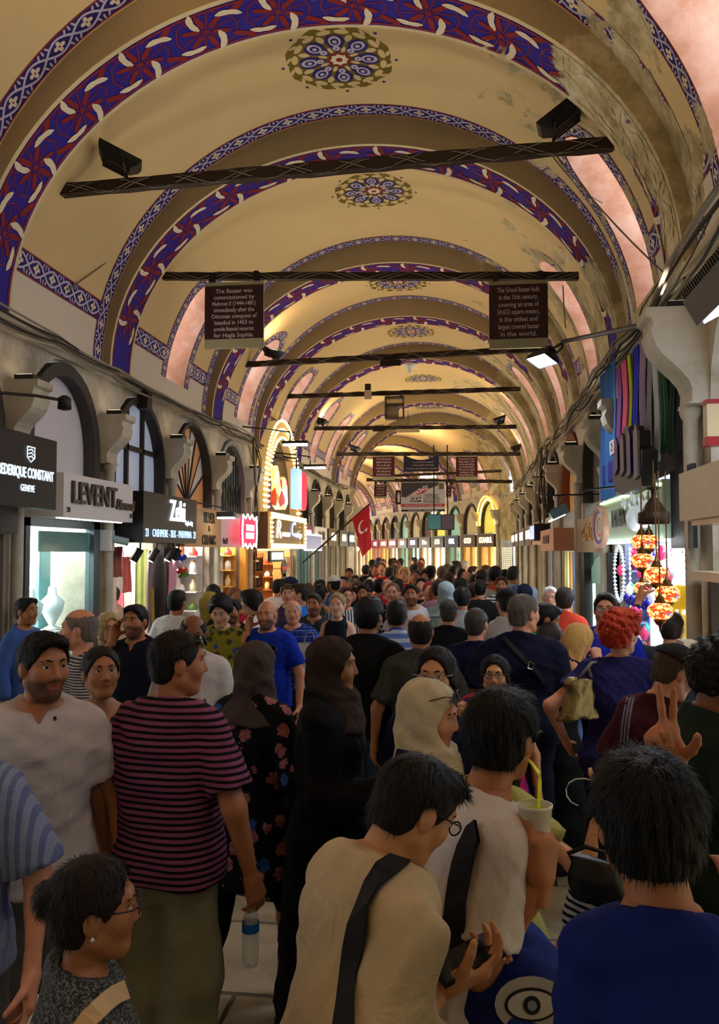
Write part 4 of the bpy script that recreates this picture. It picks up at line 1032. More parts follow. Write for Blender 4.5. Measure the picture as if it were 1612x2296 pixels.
# dark 3d shop emblem
t = RR.thing('shop_emblem', 'dark three-dimensional letter emblem with mirrored stripes', 'sign')
em = [(1437, 1090), (1440, 1010), (1425, 1000), (1424, 965), (1413, 968), (1410, 955), (1398, 957), (1394, 990), (1385, 998), (1376, 1020), (1374, 1075), (1382, 1100), (1395, 1110)]
xx = CX+RR.x(.34); pts = [at_x(a, b, xx) for a, b in em]
mb = MB().mat(BLACK); mb.prism([(q.y, q.z) for q in pts], 'x', RR.x(.22), RR.x(.34)); mb.build('emblem_body', t)
c = sum((q.y for q in pts))/len(pts); cz = sum((q.z for q in pts))/len(pts)
for k, s_ in enumerate((-.55, -.25, .05, .35)):
    mb = MB().mat(M('#5a585f', .4, .2, metal=.2) if k % 2 == 0 else M('#1a1870', .3, .1)); mb.prism([(c+s_-.06, cz-.24+.05*k), (c+s_+.10, cz-.26+.04*k), (c+s_+.12, cz+.10), (c+s_+.03, cz+.20), (c+s_-.05, cz+.12)], 'x', RR.x(.34), RR.x(.36)); mb.build('stripe', t)
# mosaic lamps
MOS, nt, b = newmat('mosaic_glass', .3)
tc = nd(nt, 'ShaderNodeTexCoord'); v = nd(nt, 'ShaderNodeTexVoronoi', i_Scale=38.0); nt.links.new(tc.outputs['Object'], v.inputs['Vector'])
rr = ramp(nt, v.outputs['Color'], [(.15, '#f2d08a'), (.4, '#e0531d'), (.6, '#c1301c'), (.75, '#f6a74a'), (.93, '#3f66d0')], 'CONSTANT')
nt.links.new(rr.outputs[0], b.inputs['Base Color']); nt.links.new(rr.outputs[0], b.inputs['Emission Color']); b.inputs['Emission Strength'].default_value = 1.8
GLOBE = MB().mat(MOS).lathe([(.055, .085), (.10, .075), (.135, .03), (.14, -.01), (.125, -.06), (.085, -.09), (.05, -.095)], 18).mesh('glass_globe', True)
CAPB = MB().mat(BRASS).lathe([(.06, .083), (.065, .10), (.045, .12), (.05, .135), (.02, .17), (.012, .22), (.002, .225)], 12).mesh('brass_cap', True)
FINI = MB().mat(BRASS).lathe([(.055, -.092), (.075, -.11), (.05, -.14), (.02, -.16), (.015, -.2), (.002, -.24)], 12).mesh('brass_finial', True)
for i, (px, py, dd, wd) in enumerate(((1438, 1214, .42, 'topmost at the left'), (1455, 1214, .36, 'topmost at the right'), (1440, 1256, .45, 'second from the top'), (1472, 1288, .50, 'third from the top with blue dots'), (1496, 1331, .46, 'lower one against the yellow glow'), (1480, 1369, .52, 'lowest and brightest'), (1441, 1318, .2, 'pale red one further back'))):
    xx = CX+RR.x(dd); p = at_x(px, py, xx)
    t = empty('mosaic_lamp', p, label='orange mosaic glass lamp, %s' % wd, cat='lamp', group='mosaic lamps outside the lamp shop')
    link('glass_globe', GLOBE, t); link('brass_cap', CAPB, t); link('brass_finial', FINI, t)
    mb = MB().mat(BRASS); mb.tube([(0, 0, .22), (0, 0, (2.6-p.z)/.56)], .008, 4); mb.build('chain', t)
    t.scale = (.56, .56, 1); t.scale = (.56, .56, .56)
# pierced metal lantern in front of the valance
p = at_x(1466, 1155, CX+RR.x(.45)); t = empty('metal_lantern', p, label='dark pierced metal hanging lantern before the black panel', cat='lantern')
mb = MB().mat(M('#3a2a20', .5, .4, 25, metal=.6)); mb.lathe([(.02, .32), (.09, .3), (.03, .27), (.03, .2), (.09, .12), (.13, .05), (.17, .02), (.17, -.08), (.15, -.1), (.02, -.1)], 16); mb.build('lantern_body', t, smooth=True); t.scale = (.62, .62, .62)
mb = MB().mat(BRASS); mb.tube([(0, 0, .32), (0, 0, .6)], .006, 4); mb.build('hook_rod', t)
# crystal sconces on the valance, crystal strings, goods
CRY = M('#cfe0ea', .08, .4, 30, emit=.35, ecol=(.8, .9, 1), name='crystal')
for i, (px, py) in enumerate(((1425, 1160), (1447, 1150))):
    p = at_x(px, py, CX+RR.x(.28)); t = empty('crystal_sconce', p, label='crystal glass sconce on the valance, %s' % ('amber-lit' if i == 0 else 'clear with blue drop'), cat='sconce')
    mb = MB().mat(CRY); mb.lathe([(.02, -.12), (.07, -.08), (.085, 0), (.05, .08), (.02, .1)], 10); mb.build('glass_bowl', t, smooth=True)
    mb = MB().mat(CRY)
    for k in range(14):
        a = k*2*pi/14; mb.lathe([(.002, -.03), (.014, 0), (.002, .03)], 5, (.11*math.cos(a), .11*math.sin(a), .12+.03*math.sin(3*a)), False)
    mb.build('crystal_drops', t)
cols = ['#cfd8ee', '#4a3fb0', '#e8f0ff', '#7f5fb8', '#d8f0f0', '#3a36a8', '#f4f4ff', '#e5d9b0']
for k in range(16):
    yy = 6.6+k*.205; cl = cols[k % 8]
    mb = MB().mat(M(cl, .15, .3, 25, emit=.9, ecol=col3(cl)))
    zt, zb_ = 2.12, 1.2+.5*((k*7) % 5)/5
    z = zt
    while z > zb_:
        mb.lathe([(.002, -.03), (.018+.01*(k % 3), 0), (.002, .03)], 5, (RR.x(-.1-.12*(k % 3)), yy, z), False); z -= .055
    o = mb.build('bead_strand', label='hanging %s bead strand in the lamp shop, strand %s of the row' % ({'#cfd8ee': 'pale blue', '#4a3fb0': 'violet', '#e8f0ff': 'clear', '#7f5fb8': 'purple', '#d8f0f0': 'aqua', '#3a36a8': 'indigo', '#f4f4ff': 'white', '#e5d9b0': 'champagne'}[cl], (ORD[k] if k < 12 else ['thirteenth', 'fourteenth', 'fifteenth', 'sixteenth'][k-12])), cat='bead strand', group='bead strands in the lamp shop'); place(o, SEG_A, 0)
shelf_unit(RR, 6.55, 8.3, (1.15, .85), -.35, -.02, 'glass display shelf of the lamp shop', M('#e4edf4', .2, .05, emit=.6))
TEAR = MB().mat(M('#c9532f', .1, .5, 25, emit=.5, ecol=(1, .4, .2))).lathe([(.05, 0), (.085, .04), (.08, .1), (.03, .2), (.008, .28)], 12).mesh('tear_lamp', True)
TEAR2 = MB().mat(M('#2aa0c4', .1, .5, 25, emit=.5, ecol=(.2, .7, 1))).lathe([(.05, 0), (.085, .04), (.08, .1), (.03, .2), (.008, .28)], 12).mesh('tear_lamp', True)
for k in range(5):
    p = link('teardrop_lamp', TEAR if k in (1, 2, 4) else TEAR2); tag(p, '%s teardrop table lamp, %s the lamp shop shelf' % ('red' if k in (1, 2, 4) else 'turquoise', SPOTS[k]), 'lamp', 'teardrop lamps'); p.location = SEG_A[0]+Vector((RR.x(-.16), 6.75+k*.32, 1.16))
# yellow tasselled cushions at the right post
for k in range(4):
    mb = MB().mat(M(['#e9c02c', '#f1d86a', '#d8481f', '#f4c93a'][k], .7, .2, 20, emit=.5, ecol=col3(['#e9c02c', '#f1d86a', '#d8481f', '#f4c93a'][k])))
    z = 1.75-k*.22; mb.lathe([(.002, -.1), (.07, -.09), (.1, 0), (.07, .08), (.002, .09)], 10, (RR.x(.1), 6.62, z), False)
    for q in range(10):
        a = q*2*pi/10; mb.tube([(RR.x(.1)+.08*math.cos(a), 6.62+.08*math.sin(a), z-.08), (RR.x(.1)+.085*math.cos(a), 6.62+.085*math.sin(a), z-.16)], .008, 4)
    place(mb.build('tassel_lamp', smooth=True, label='fringed fabric lamp by the right post, %s from the top' % ORD[k], cat='lamp', group='fringed lamps by the post'), SEG_A, 0)
# more hanging glass
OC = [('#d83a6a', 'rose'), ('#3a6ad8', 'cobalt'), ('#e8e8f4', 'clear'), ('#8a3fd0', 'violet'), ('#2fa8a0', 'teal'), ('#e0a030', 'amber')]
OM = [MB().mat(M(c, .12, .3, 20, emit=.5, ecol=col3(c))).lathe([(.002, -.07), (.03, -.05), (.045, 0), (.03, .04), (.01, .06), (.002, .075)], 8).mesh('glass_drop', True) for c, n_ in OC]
for r_ in range(5):
    for q in range(9):
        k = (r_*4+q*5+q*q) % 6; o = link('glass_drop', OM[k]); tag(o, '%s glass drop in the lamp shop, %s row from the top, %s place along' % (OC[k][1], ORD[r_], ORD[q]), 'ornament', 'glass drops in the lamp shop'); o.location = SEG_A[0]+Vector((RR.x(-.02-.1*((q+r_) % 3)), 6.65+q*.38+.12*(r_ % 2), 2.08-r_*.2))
# painted blue pier at the bend
t = R2.thing('painted_pier', 'blue painted pier with white leaves at the bend', 'pier'); mb = MB().mat(P_BLUE); R2.box(mb, .0, .03, -.6, .95, 2.5, 4.2); mb.build('blue_panel', t)
mb = MB()
blue_motifs(mb, lambda u, v, off: (R2.x(.032+off), .17+v*1.6, 2.5+u), 1.7, .6); mb.build('painted_leaves', t)
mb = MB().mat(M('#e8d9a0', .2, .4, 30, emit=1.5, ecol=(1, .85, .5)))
for q in range(6):
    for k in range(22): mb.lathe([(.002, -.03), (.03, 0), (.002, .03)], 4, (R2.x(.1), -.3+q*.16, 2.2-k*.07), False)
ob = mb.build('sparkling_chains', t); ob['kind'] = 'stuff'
# silvery dream-catcher ring and evil-eye charms
mb = MB().mat(CRY)
for k in range(40):
    a = k*2*pi/40; mb.lathe([(.002, -.025), (.025, 0), (.002, .025)], 5, (RR.x(.06), 9.45+.28*math.cos(a), 1.85+.3*math.sin(a)), False)
place(mb.build('crystal_ring', label='sparkling crystal ring hanging at the near edge of the glass shop', cat='ornament'), SEG_A, 0)
for k in range(9):
    mb = MB().mat(M('#1a1fb0', .15, .2, 8)); mb.lathe([(.002, -.045), (.035, -.02), (.04, .02), (.002, .05)], 8, (RR.x(.12), 7.7+k*.12, 1.62-.02*(k % 2)), False)
    place(mb.build('glass_charm', smooth=True, label='dark blue glass charm, %s of the low row in the lamp shop' % ORD[k], cat='charm', group='blue glass charms'), SEG_A, 0)
# round ceramic plate on the wall
PL2 = MB(); 
for r0, r1, c in ((0, .05, '#9fb0c8'), (.05, .09, '#d8c39a'), (.09, .13, '#c4716a'), (.13, .175, '#e2cdb0'), (.175, .225, '#4a3fa0'), (.225, .27, '#d9a98c')):
    PL2.mat(M(c, .3, .35, 40)).grid([[(.03-.10*(r/.27)**2*-.25, r*math.cos(k*pi/20), r*math.sin(k*pi/20)) for k in range(41)] for r in (max(r0, .001), r1)])
PL2.mat(M('#d9a98c', .4, .1)).grid([[(x_, r*math.cos(k*pi/20), r*math.sin(k*pi/20)) for k in range(41)] for x_, r in ((.055, .27), (.0, .27), (0, .01))])
p = at_x(1352, 1182, CX+RR.x(.42)); o = PL2.build('ceramic_plate', smooth=True, label='large round ceramic plate with purple and pink rings', cat='plate'); o.location = p; o.rotation_euler = (0, 0, pi+R(7)); o.scale = (1, .74, .74)
mb = MB().mat(BLACK); q = p-SEG_A[0]; mb.tube([(RR.x(.0), q.y+.05, q.z+.42), (RR.x(.62), q.y+.05, q.z+.36)], .012, 5); place(mb.build('hanging_rod', label='black rod holding the round plate', cat='rod'), SEG_A, 0)
# glass shop
t = fascia(RR, 10.25, 12.5, 2.08, 2.55, .12, 'brown wooden sign board with gold letters behind the round plate', M('#8d7658', .5, .15))
RR.text('GÜMÜS', t, .125, 11.4, 2.32, .28, GOLD, ext=.01)
t = RR.thing('shop_window', 'dark framed glass shop window left of the lamp shop', 'window')
mb = MB().mat(M('#221c18', .5, .1)); 
for a, b in ((10.05, 10.41), (12.1, 12.5)): RR.box(mb, -.05, .08, a, b, 0, 2.08)
RR.box(mb, -.05, .08, 10.05, 12.5, 0, .4); mb.build('frame', t)
mb = MB().mat(GLASS_T); RR.box(mb, -.01, 0, 10.41, 12.1, .4, 2.06); mb.build('glass_pane', t)
mb = MB().mat(M('#9fc7b8', .5, .05, emit=.4)); RR.prism(mb, [(10.45, 1.66), (12.08, 1.66), (12.08, 1.85), (11.7, 1.98), (11.25, 2.04), (10.8, 1.98), (10.45, 1.85)], -.02, -.03); mb.build('pale_blind', t)
mb = MB().mat(E_((.75, 1, 1), 8)); RR.box(mb, -.06, -.03, 12.0, 12.05, .5, 1.64); mb.build('light_tube', t)
room(RR, 10.41, 12.2, 'teal lit glassware shop interior', M('#8fb8ae', .5, .3, 6), E_((.7, 1, .95), 7), ztop=2.1)
shelf_unit(RR, 10.5, 12.0, (1.0, 1.35, 1.65), -.6, -.3, 'glass shelf inside the glassware shop', M('#cfe2dd', .3, .1))
for zz, nm in ((1.01, 'lowest'), (1.36, 'upper')): goods(RR, 10.6, 11.9, zz, -.45, 5, 'the %s glassware shop shelf' % nm)
lunette(RR, 6.1+PW, 10.05, 'dark lunette behind the hanging towels', M('#2a2620', .7, .2))
lunette(RR, 10.05+PW, 12.5, 'dark grey arched lunette behind the blue towel', M('#4c463d', .6, .2))
lunette(RR, 12.5+PW, 15.3, 'ochre arched lunette with brown frame beside the capital', lun_oc[0], frame=M('#7a4020', .6, .1), fw=.12)
lunette(RR, 15.3+PW, 18.0, 'dark narrow lunette hung with cables', M('#2c2a22', .6, .3))
t = fascia(RR, 12.9, 15.2, 2.1, 2.45, .42, 'salmon box sign with small gold lettering', M('#c98a66', .5, .1))
RR.text('SHOWROOM', t, .425, 14.1, 2.28, .2, M('#6a4a1e', .4, .1), ext=.01, sx=.85)
room(RR, 12.86, 15.3, 'bright gallery shop interior under the salmon sign', M('#d8e4ee', .6, .2, 5), E_((.95, 1, 1), 15), ztop=2.1)
for i, (yy, c, nm) in enumerate(((13.0, '#c9a44a', 'ribbed golden'), (13.35, '#2f64c0', 'blue'), (13.75, '#5a8fc8', 'pale blue'), (14.2, '#c08a38', 'orange wooden'), (14.6, '#d8cf9a', 'cream'), (15.0, '#9aa050', 'olive'))):  # flat display panels standing upright, with a faint emission
    mb = MB().mat(M(c, .5, .3, 8, emit=.15, ecol=col3(c))); RR.box(mb, -.04, .02, yy, yy+.16, .3, 2.08); place(mb.build('display_panel', label='%s upright folding screen under the salmon sign' % nm, cat='screen', group='upright display screens'), SEG_A, 0)
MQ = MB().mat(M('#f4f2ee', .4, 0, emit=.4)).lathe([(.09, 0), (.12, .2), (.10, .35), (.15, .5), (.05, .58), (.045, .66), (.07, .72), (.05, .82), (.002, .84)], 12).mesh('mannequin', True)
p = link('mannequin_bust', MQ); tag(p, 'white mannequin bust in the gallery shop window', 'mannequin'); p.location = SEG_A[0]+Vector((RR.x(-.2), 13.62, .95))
t = RR.thing('flood_lamp', 'ribbed floodlight with greenish white glow above the salmon sign', 'lamp')
p = at_x(1252, 1150, CX+RR.x(.55)); q = p-SEG_A[0]
mb = MB().mat(M('#4a5f60', .4, .2)); mm = Matrix.Rotation(R(-25), 3, 'Y')
mb.obox(q, .22, .26, .10, mm); 
for k in range(6): mb.obox(q+Vector((-.0, -.11+k*.044, .06)), .2, .012, .05, mm)
mb.build('housing', t)
mb = MB().mat(E_((.9, 1, .85), 18)); mb.obox(q+Vector((-.02, 0, -.065)), .2, .24, .02, mm); mb.build('diffuser', t)
mb = MB().mat(BLACK); mb.tube([(RR.x(.0), q.y, q.z+.24), (RR.x(.75), q.y-.1, q.z+.22)], .012, 5); mb.tube([q, q+Vector((0, 0, .22))], .01, 5); mb.build('bracket_arm', t)
t = RR.thing('wall_screen', 'small blue and red lit screen box beside the salmon sign', 'screen')
mb = MB().mat(BLACK); RR.box(mb, .05, .45, 16.2, 17.4, 2.3, 2.62); mb.build('case', t)
mb = MB().mat(M('#5a5fae', .3, .6, 4, emit=1.5, ecol=(.4, .5, 1))); RR.box(mb, .45, .455, 16.25, 17.35, 2.33, 2.59); mb.build('screen_face', t)
bay(RR, 15.3, 18.0, 0, 'right of the sparkling column', 'white', GL_WHT, SM_WHT, 'EXCHANGE', bl, None, 6)
bay(RR, 18.0, 20.7, 1, 'beside the narrow dark lunette', 'pale gold', GL_WARM, SM_TAN, 'JEWELLERY', bl, LN(lun_cr, 'right arcade past the dark lunette'), 6)
bay(RR, 20.7, 23.4, 2, 'with sparkling chains, right arcade', 'gold', GL_WARM, SM_BRN, 'PIRLANTA', TY, LN(lun_dk, 'right arcade with sparkling chains'), 8)
bay(RR, 23.4, 26.1, 3, 'near the bend on the right', 'white', GL_WHT, SM_BLK, 'TURKUAZ', TW, LN(lun_cr, 'near the bend on the right'), 8)
bay(RR, 26.1, 28.4, 4, 'last but one before the bend, right', 'amber', GL_AMB, SM_BRN, 'ORIENT', TY, LN(lun_br, 'last but one before the bend, right'), 6)
bay(RR, 28.4, 30.3, 5, 'last before the bend on the right', 'amber', GL_AMB, SM_BRN, 'OTTOMAN', TY, LN(lun_br, 'last before the bend on the right'), 7)
# facade beyond the bend
FAR = [('amber', GL_AMB, SM_BRN, 'ISTANBUL', TY, lun_ye, 9), ('golden', GL_AMB, SM_BRN, 'GOLD', TY, lun_cr, 7), ('teal', GL_TEAL, SM_BLU, 'OPAL', TW, lun_gr, 3), ('blazing white', GL_WHT, SM_BLK, 'ALYA', TY, lun_ye, 14), ('bright cream', (1, .93, .7), SM_BLK, 'Sultan', TY, lun_br, 12),
       ('teal', GL_TEAL, SM_BLU, 'ELMAS', TB, lun_cr, 2.5), ('teal white', GL_TEAL, SM_BLK, 'SAFIR', TW, lun_gr, 5), ('white', GL_WHT, SM_RED, 'BAZAAR', TW, lun_dk, 7), ('orange', GL_AMB, SM_RED, 'LOKUM', TY, lun_br, 8), ('red', (1, .3, .2), SM_RED, 'CAFE', TW, lun_br, 5), ('orange', GL_AMB, SM_RED, 'KEBAP', TY, lun_br, 8), ('white', GL_WHT, SM_RED, 'CAY', TW, lun_br, 8), ('white', GL_WHT, SM_RED, 'BAHAR', TW, lun_br, 8)]
for i, (g, ec, sm, tx, tm, ln, es) in enumerate(FAR):
    bay(R2, RB2[i], RB2[i+1], i, 'bay %s beyond the bend' % (ORD[i] if i < 12 else 'thirteenth'), g, ec, sm, tx, tm, LN(ln, 'bay %s beyond the bend' % (ORD[i] if i < 12 else 'thirteenth')), es, frame=M('#8a6230', .4, .2, emit=.1))
for i in range(11): bay(L2, LB2[i], LB2[i+1], i, 'hidden left bay %s beyond the bend' % ORD[i], 'golden', GL_WARM, SM_BRN, 'GOLD', TY, None, 5)
# arches outlined by warm light tubes, first bay beyond the bend
for i, yy, c, e, nm in ((0, RB2[0], (1, .55, .1), 9, 'orange'), (3, RB2[3], (1, .85, .4), 7, 'yellow')):
    t = R2.thing('light_arch', 'arch outlined by %s glowing tubes beyond the bend' % nm, 'light arch')
    mb = MB().mat(E_(c, e)); mb.tube([(R2.x(.08), p[0], p[1]) for p in arch_pts(yy+PW, yy+2.05, 3.1, 4.12, 14)], .035, 6); mb.build('light_tube', t)
    mb = MB().mat(E_(c, e*.5)); mb.tube([(R2.x(.16), p[0], p[1]) for p in arch_pts(yy+PW-.1, yy+2.15, 3.1, 4.25, 14)], .03, 6); mb.build('outer_tube', t)
# glittering tower of lights at the far end
t = empty('light_tower', label='tall white and turquoise cluster of lights at the far end', cat='light column'); place(t, SEG_B, 22)
mb = MB().mat(E_((.85, 1, 1), 14)); mb.lathe([(.35, 1.2), (.45, 2.0), (.4, 2.8), (.25, 3.3), (.05, 3.6)], 10); mb.build('lit_column', t)
for k, (x_, z_) in enumerate(((-1.6, 2.2), (-1.1, 2.6), (-1.9, 2.9), (-.8, 2.1), (1.1, 2.5), (1.6, 2.2), (1.4, 2.9), (2.0, 2.6), (-2.3, 2.4), (.9, 2.9))):
    mb = MB().mat(E_((1, .5, .18), 14)); mb.lathe([(.002, -.2), (.18, -.05), (.2, .05), (.002, .2)], 8, (x_, 18.5+(k % 3), z_), False)
    place(mb.build('round_lamp', smooth=True, label='glowing orange globe lamp at the far end, %s of the cluster' % ORD[k], cat='lamp', group='orange globes at the far end'), SEG_B, 0)
for k in range(2):
    mb = MB().mat(M('#7d1018', .7, .2)); x_ = (-1.3, 1.0)[k]; mb.box(x_-.6, x_+.6, 17.9, 17.92, 2.9, 3.7); place(mb.build('hanging_banner', label='dark red hanging banner at the far end, %s of the light column' % ('left', 'right')[k], cat='banner'), SEG_B, 0)
# ================================================================== OVERHEAD: beams, lamps, plaques, banners, cables
FACE = (pi/2, 0, 0)
WIRE = M('#6b5f4d', .7, .2, name='wire')
BEAMS = []
def beam(a, b, Y, th, label):
    p, q = at_y(a[0], a[1], Y), at_y(b[0], b[1], Y)
    t = empty('tie_beam', (p+q)/2, label=label, cat='beam', group='wooden tie beams across the vault')
    d = q-p; n = 24; mb = MB().mat(WOOD); P = []
    for i in range(n+1):
        c = p+d*(i/n)-t.location; w = th/2*(1+.10*math.sin(i*1.7)+.05*math.sin(i*4.1)); h = th/2*(1+.12*math.sin(i*2.3+1))
        P.append([c+Vector((0, -w, -h)), c+Vector((0, w, -h)), c+Vector((0, w, h)), c+Vector((0, -w, h)), c+Vector((0, -w, -h))])
    mb.grid(P); mb.poly(P[0][:4]); mb.poly(P[-1][:4][::-1]); mb.build('timber', t)
    mb = MB().mat(WIRE)
    for k in range(3):
        ph = rnd.random()*6
        mb.tube([p+d*(i/40)-t.location+Vector((0, -th*.6*abs(math.cos(i*.8+ph))-.005, th*.62*math.sin(i*.8+ph))) for i in range(41)], .006, 4)
    mb.build('wrapped_wire', t)
    BEAMS.append((p, q, Y)); return t
BD = [((140, 428), (1415, 320), 7.4, .10, 'thick dark tie beam nearest the camera, carrying two black floodlights'), ((318, 620), (1297, 620), 10.0, .085, 'tie beam carrying the two large maroon plaques'),
      ((540, 818), (1222, 782), 14.3, .09, 'tie beam above the small white pendant lamp'), ((620, 890), (1167, 872), 17.6, .085, 'tie beam carrying the boxy glass lantern'),
      ((685, 961), (1158, 957), 21.2, .09, 'tie beam with a small floodlight at either end, mid vault'), ((755, 1018), (1167, 1018), 24.5, .10, 'tie beam carrying the dark blue banner and small plaques'),
      ((860, 1068), (1125, 1056), 27.0, .08, 'faint tie beam behind the dark blue banner'), ((822, 1076), (1148, 1080), 25.6, .09, 'tie beam carrying the white printed banner')]
for a in BD: beam(*a)
for i, (Y, z) in enumerate(((4.6, 5.6), (1.5, 5.6), (-1.6, 5.6), (-4.6, 5.6))):
    p, q = Vector((CX-2.62, Y, z)), Vector((CX+2.62, Y, z)); t = empty('tie_beam', (p+q)/2, label='tie beam overhead out of view, %s from the front' % ORD[i], cat='beam', group='wooden tie beams across the vault')
    MB().mat(WOOD).box(-2.62, 2.62, -.05, .05, -.05, .05).build('timber', t)

def flood(pos, aim, w, h, label, power, color, lit=True, post=None, estr=8.0, body=BLACK):
    """black floodlight: housing, glass, bracket; aim = direction of the light"""
    aim = Vector(aim).normalized(); rot = (aim).to_track_quat('Z', 'Y').to_matrix()
    t = empty('flood_light', pos, label=label, cat='floodlight', group='black floodlights on the beams')
    mb = MB().mat(body)
    def ring(s, z): return [rot @ Vector((a*w/2*s, b*h/2*s, z)) for a, b in ((-1, -1), (1, -1), (1, 1), (-1, 1))]
    A, B, Cc = ring(.7, -.09), ring(1, -.02), ring(1.06, .03)
    mb.add(A+B+Cc, [(3, 2, 1, 0)]+[(i, (i+1) % 4, 4+(i+1) % 4, 4+i) for i in range(4)]+[(4+i, 4+(i+1) % 4, 8+(i+1) % 4, 8+i) for i in range(4)])
    for k in range(5): mb.obox(rot @ Vector(((-.5+k*.25)*w*.7, 0, -.1)), .012, h*.6, .05, rot)
    mb.build('housing', t)
    mb = MB().mat(E_(color, estr) if lit else M('#3c4a55', .15, .1)); mb.poly([rot @ Vector((a*w/2, b*h/2, .02)) for a, b in ((-1, -1), (1, -1), (1, 1), (-1, 1))]); mb.build('glass_face', t)
    mb = MB().mat(BLACK); q = Vector(post)-Vector(pos) if post is not None else Vector((0, 0, -.2))
    s = rot @ Vector((w/2+.015, 0, 0)); s2 = rot @ Vector((-w/2-.015, 0, 0))
    mb.tube([s, s*.9+q*.5, q, s2*.9+q*.5, s2], .014, 5); mb.build('yoke', t)
    if power > 0:
        l = area_light('flood_lamp_light', Vector(pos)+aim*.05, Vector(pos)+aim*2, w*.9, power, color, h*.9, 150)
    return t
WARM, WARM2, COOL = (1, .70, .40), (1, .80, .52), (.80, .90, 1)
p = at_y(268, 352, 7.4); flood(p, (.35, .15, .9), .22, .40, 'black floodlight at the left end of the nearest beam', 0, WARM2, lit=False, post=at_y(285, 400, 7.4))
p = at_y(1256, 258, 7.4); flood(p, (-.55, .1, .85), .24, .42, 'large black floodlight tilted at the right end of the nearest beam', 0, WARM2, lit=False, post=at_y(1240, 318, 7.4))
p = at_y(612, 786, 14.3); flood(p, (.3, -.2, .9), .3, .25, 'black floodlight at the left end of the third beam', 8, WARM, post=at_y(618, 808, 14.3))
p = at_y(876, 815, 14.3); flood(p, (0, .3, -.9), .34, .2, 'black flood box slung under the third beam', 0, WARM, lit=False, post=at_y(876, 803, 14.3))
p = at_y(720, 941, 21.2); flood(p, (.3, 0, .9), .35, .3, 'small floodlight at the left end of the mid vault beam', 14, WARM, post=at_y(724, 958, 21.2))
p = at_y(1120, 939, 21.2); flood(p, (-.3, 0, .9), .35, .3, 'small floodlight at the right end of the mid vault beam', 14, WARM, post=at_y(1118, 957, 21.2))
p = at_y(796, 1003, 24.5); flood(p, (.3, 0, .9), .35, .3, 'small floodlight left above the dark blue banner', 14, WARM, post=at_y(800, 1016, 24.5))
p = at_y(1156, 1002, 24.5); flood(p, (-.3, 0, .9), .35, .3, 'small floodlight right above the dark blue banner', 14, WARM, post=at_y(1150, 1016, 24.5))
p = at_y(850, 963, 21.2); flood(p, (0, .3, -.9), .3, .2, 'small flood box under the mid vault beam', 0, WARM, lit=False, post=at_y(850, 958, 21.2))
for i, Y in enumerate((4.6, 1.5, -1.6, -4.6)):  # unseen floodlights added overhead and behind the camera as fill
    for s in (-1, 1): flood((CX+s*1.6, Y, 5.8), (-s*.3, 0, .9), .3, .3, 'floodlight on the out of view beam %s, %s end' % (ORD[i], 'left' if s < 0 else 'right'), 16, WARM, post=(CX+s*1.6, Y, 5.62))
for i, Y in enumerate((3, 8.5, 14, 20)):
    q = SEG_B[0]+Matrix.Rotation(SEG_B[1], 3, 'Z') @ Vector((0, Y, 5.4))
    flood(q, (0, 0, 1), .35, .35, 'floodlight hanging beyond the bend, %s along' % ORD[i], 110, WARM, post=q+Vector((0, 0, -.1)))
# lit white lamp on a bar from the right capital
p = at_y(1216, 806, 9.2)
t = flood(p, (-.35, -.25, -.9), .30, .20, 'black street lamp with bright white face on a bar, right side', 40, COOL, post=at_y(1262, 768, 9.0), estr=16)
mb = MB().mat(BLACK); a, b = at_y(1262, 766, 9.0), Vector((1.62, 6.6, 0)); b.z = at_x(1450, 727, 1.5).z; b = at_x(1450, 727, 1.4)
mb.tube([a-Vector(p), b-Vector(p)], .022, 6); mb.build('support_bar', t)
# ribbed louvre lamp at the right edge
p = Vector((1.40, 4.42, 3.52)); rotm = Matrix.Rotation(R(-28), 3, 'Y')
t = empty('louvre_lamp', p, label='big ribbed dark lamp with white face at the right picture edge', cat='lamp')
mb = MB().mat(M('#35302a', .5, .1))
mb.obox((0, 0, 0), .34, .85, .16, rotm)
for k in range(22): mb.obox(rotm @ Vector((0, -.41+k*.039, .1)), .32, .012, .06, rotm)
mb.build('ribbed_housing', t)
mb = MB().mat(E_((.85, .93, 1), 18)); mb.obox(rotm @ Vector((0, 0, -.085)), .28, .78, .012, rotm); mb.build('diffuser', t)
mb = MB().mat(BLACK); mb.tube([(.1, .2, .05), (.5, .2, .25)], .025, 6); mb.build('bracket_arm', t)
area_light('louvre_light', p+Vector((.05, 0, -.13)), p+Vector((.3, 0, -1.6)), .3, 26, COOL, .8, 160)
# LED bars on brackets, left arcade
for i, (x0, y0, X_, lb) in enumerate(((662, 995, -3.15, 'white LED bar lamp before the bulb-lit arch'), (706, 1047, -3.2, 'white LED bar lamp past the bulb-lit arch'), )):
    p = at_x(x0, y0, X_); t = empty('led_bar_lamp', p, label=lb, cat='lamp')
    MB().mat(E_((1, 1, 1), 22)).box(-.22, .22, -.05, .05, -.035, 0).build('diffuser', t)
    MB().mat(DARK).box(-.24, .24, -.06, .06, 0, .05).build('housing', t)
    mb = MB().mat(BLACK); mb.tube([(-.1, 0, .05), (-.1, 0, .22), (-1.0, 0, .34)], .016, 5); mb.build('bracket_arm', t)
    area_light('led_bar_light', p+Vector((0, 0, -.06)), p+Vector((.2, 0, -2)), .4, 12, (1, 1, 1), .1)
# wall arm lamp at the left edge
p = at_x(145, 898, -3.2); t = empty('arm_lamp', p, label='dark little lamp head on a long arm at the left edge', cat='lamp')
mb = MB().mat(DARK); mb.tube([(0, 0, 0), (-.2, -.08, .03), (-1.0, -.5, .05)], .014, 5); mb.build('arm', t); MB().mat(BLACK).lathe([(.02, .04), (.05, .02), (.055, -.07), (.02, -.08)], 10).build('lamp_head', t, smooth=True)
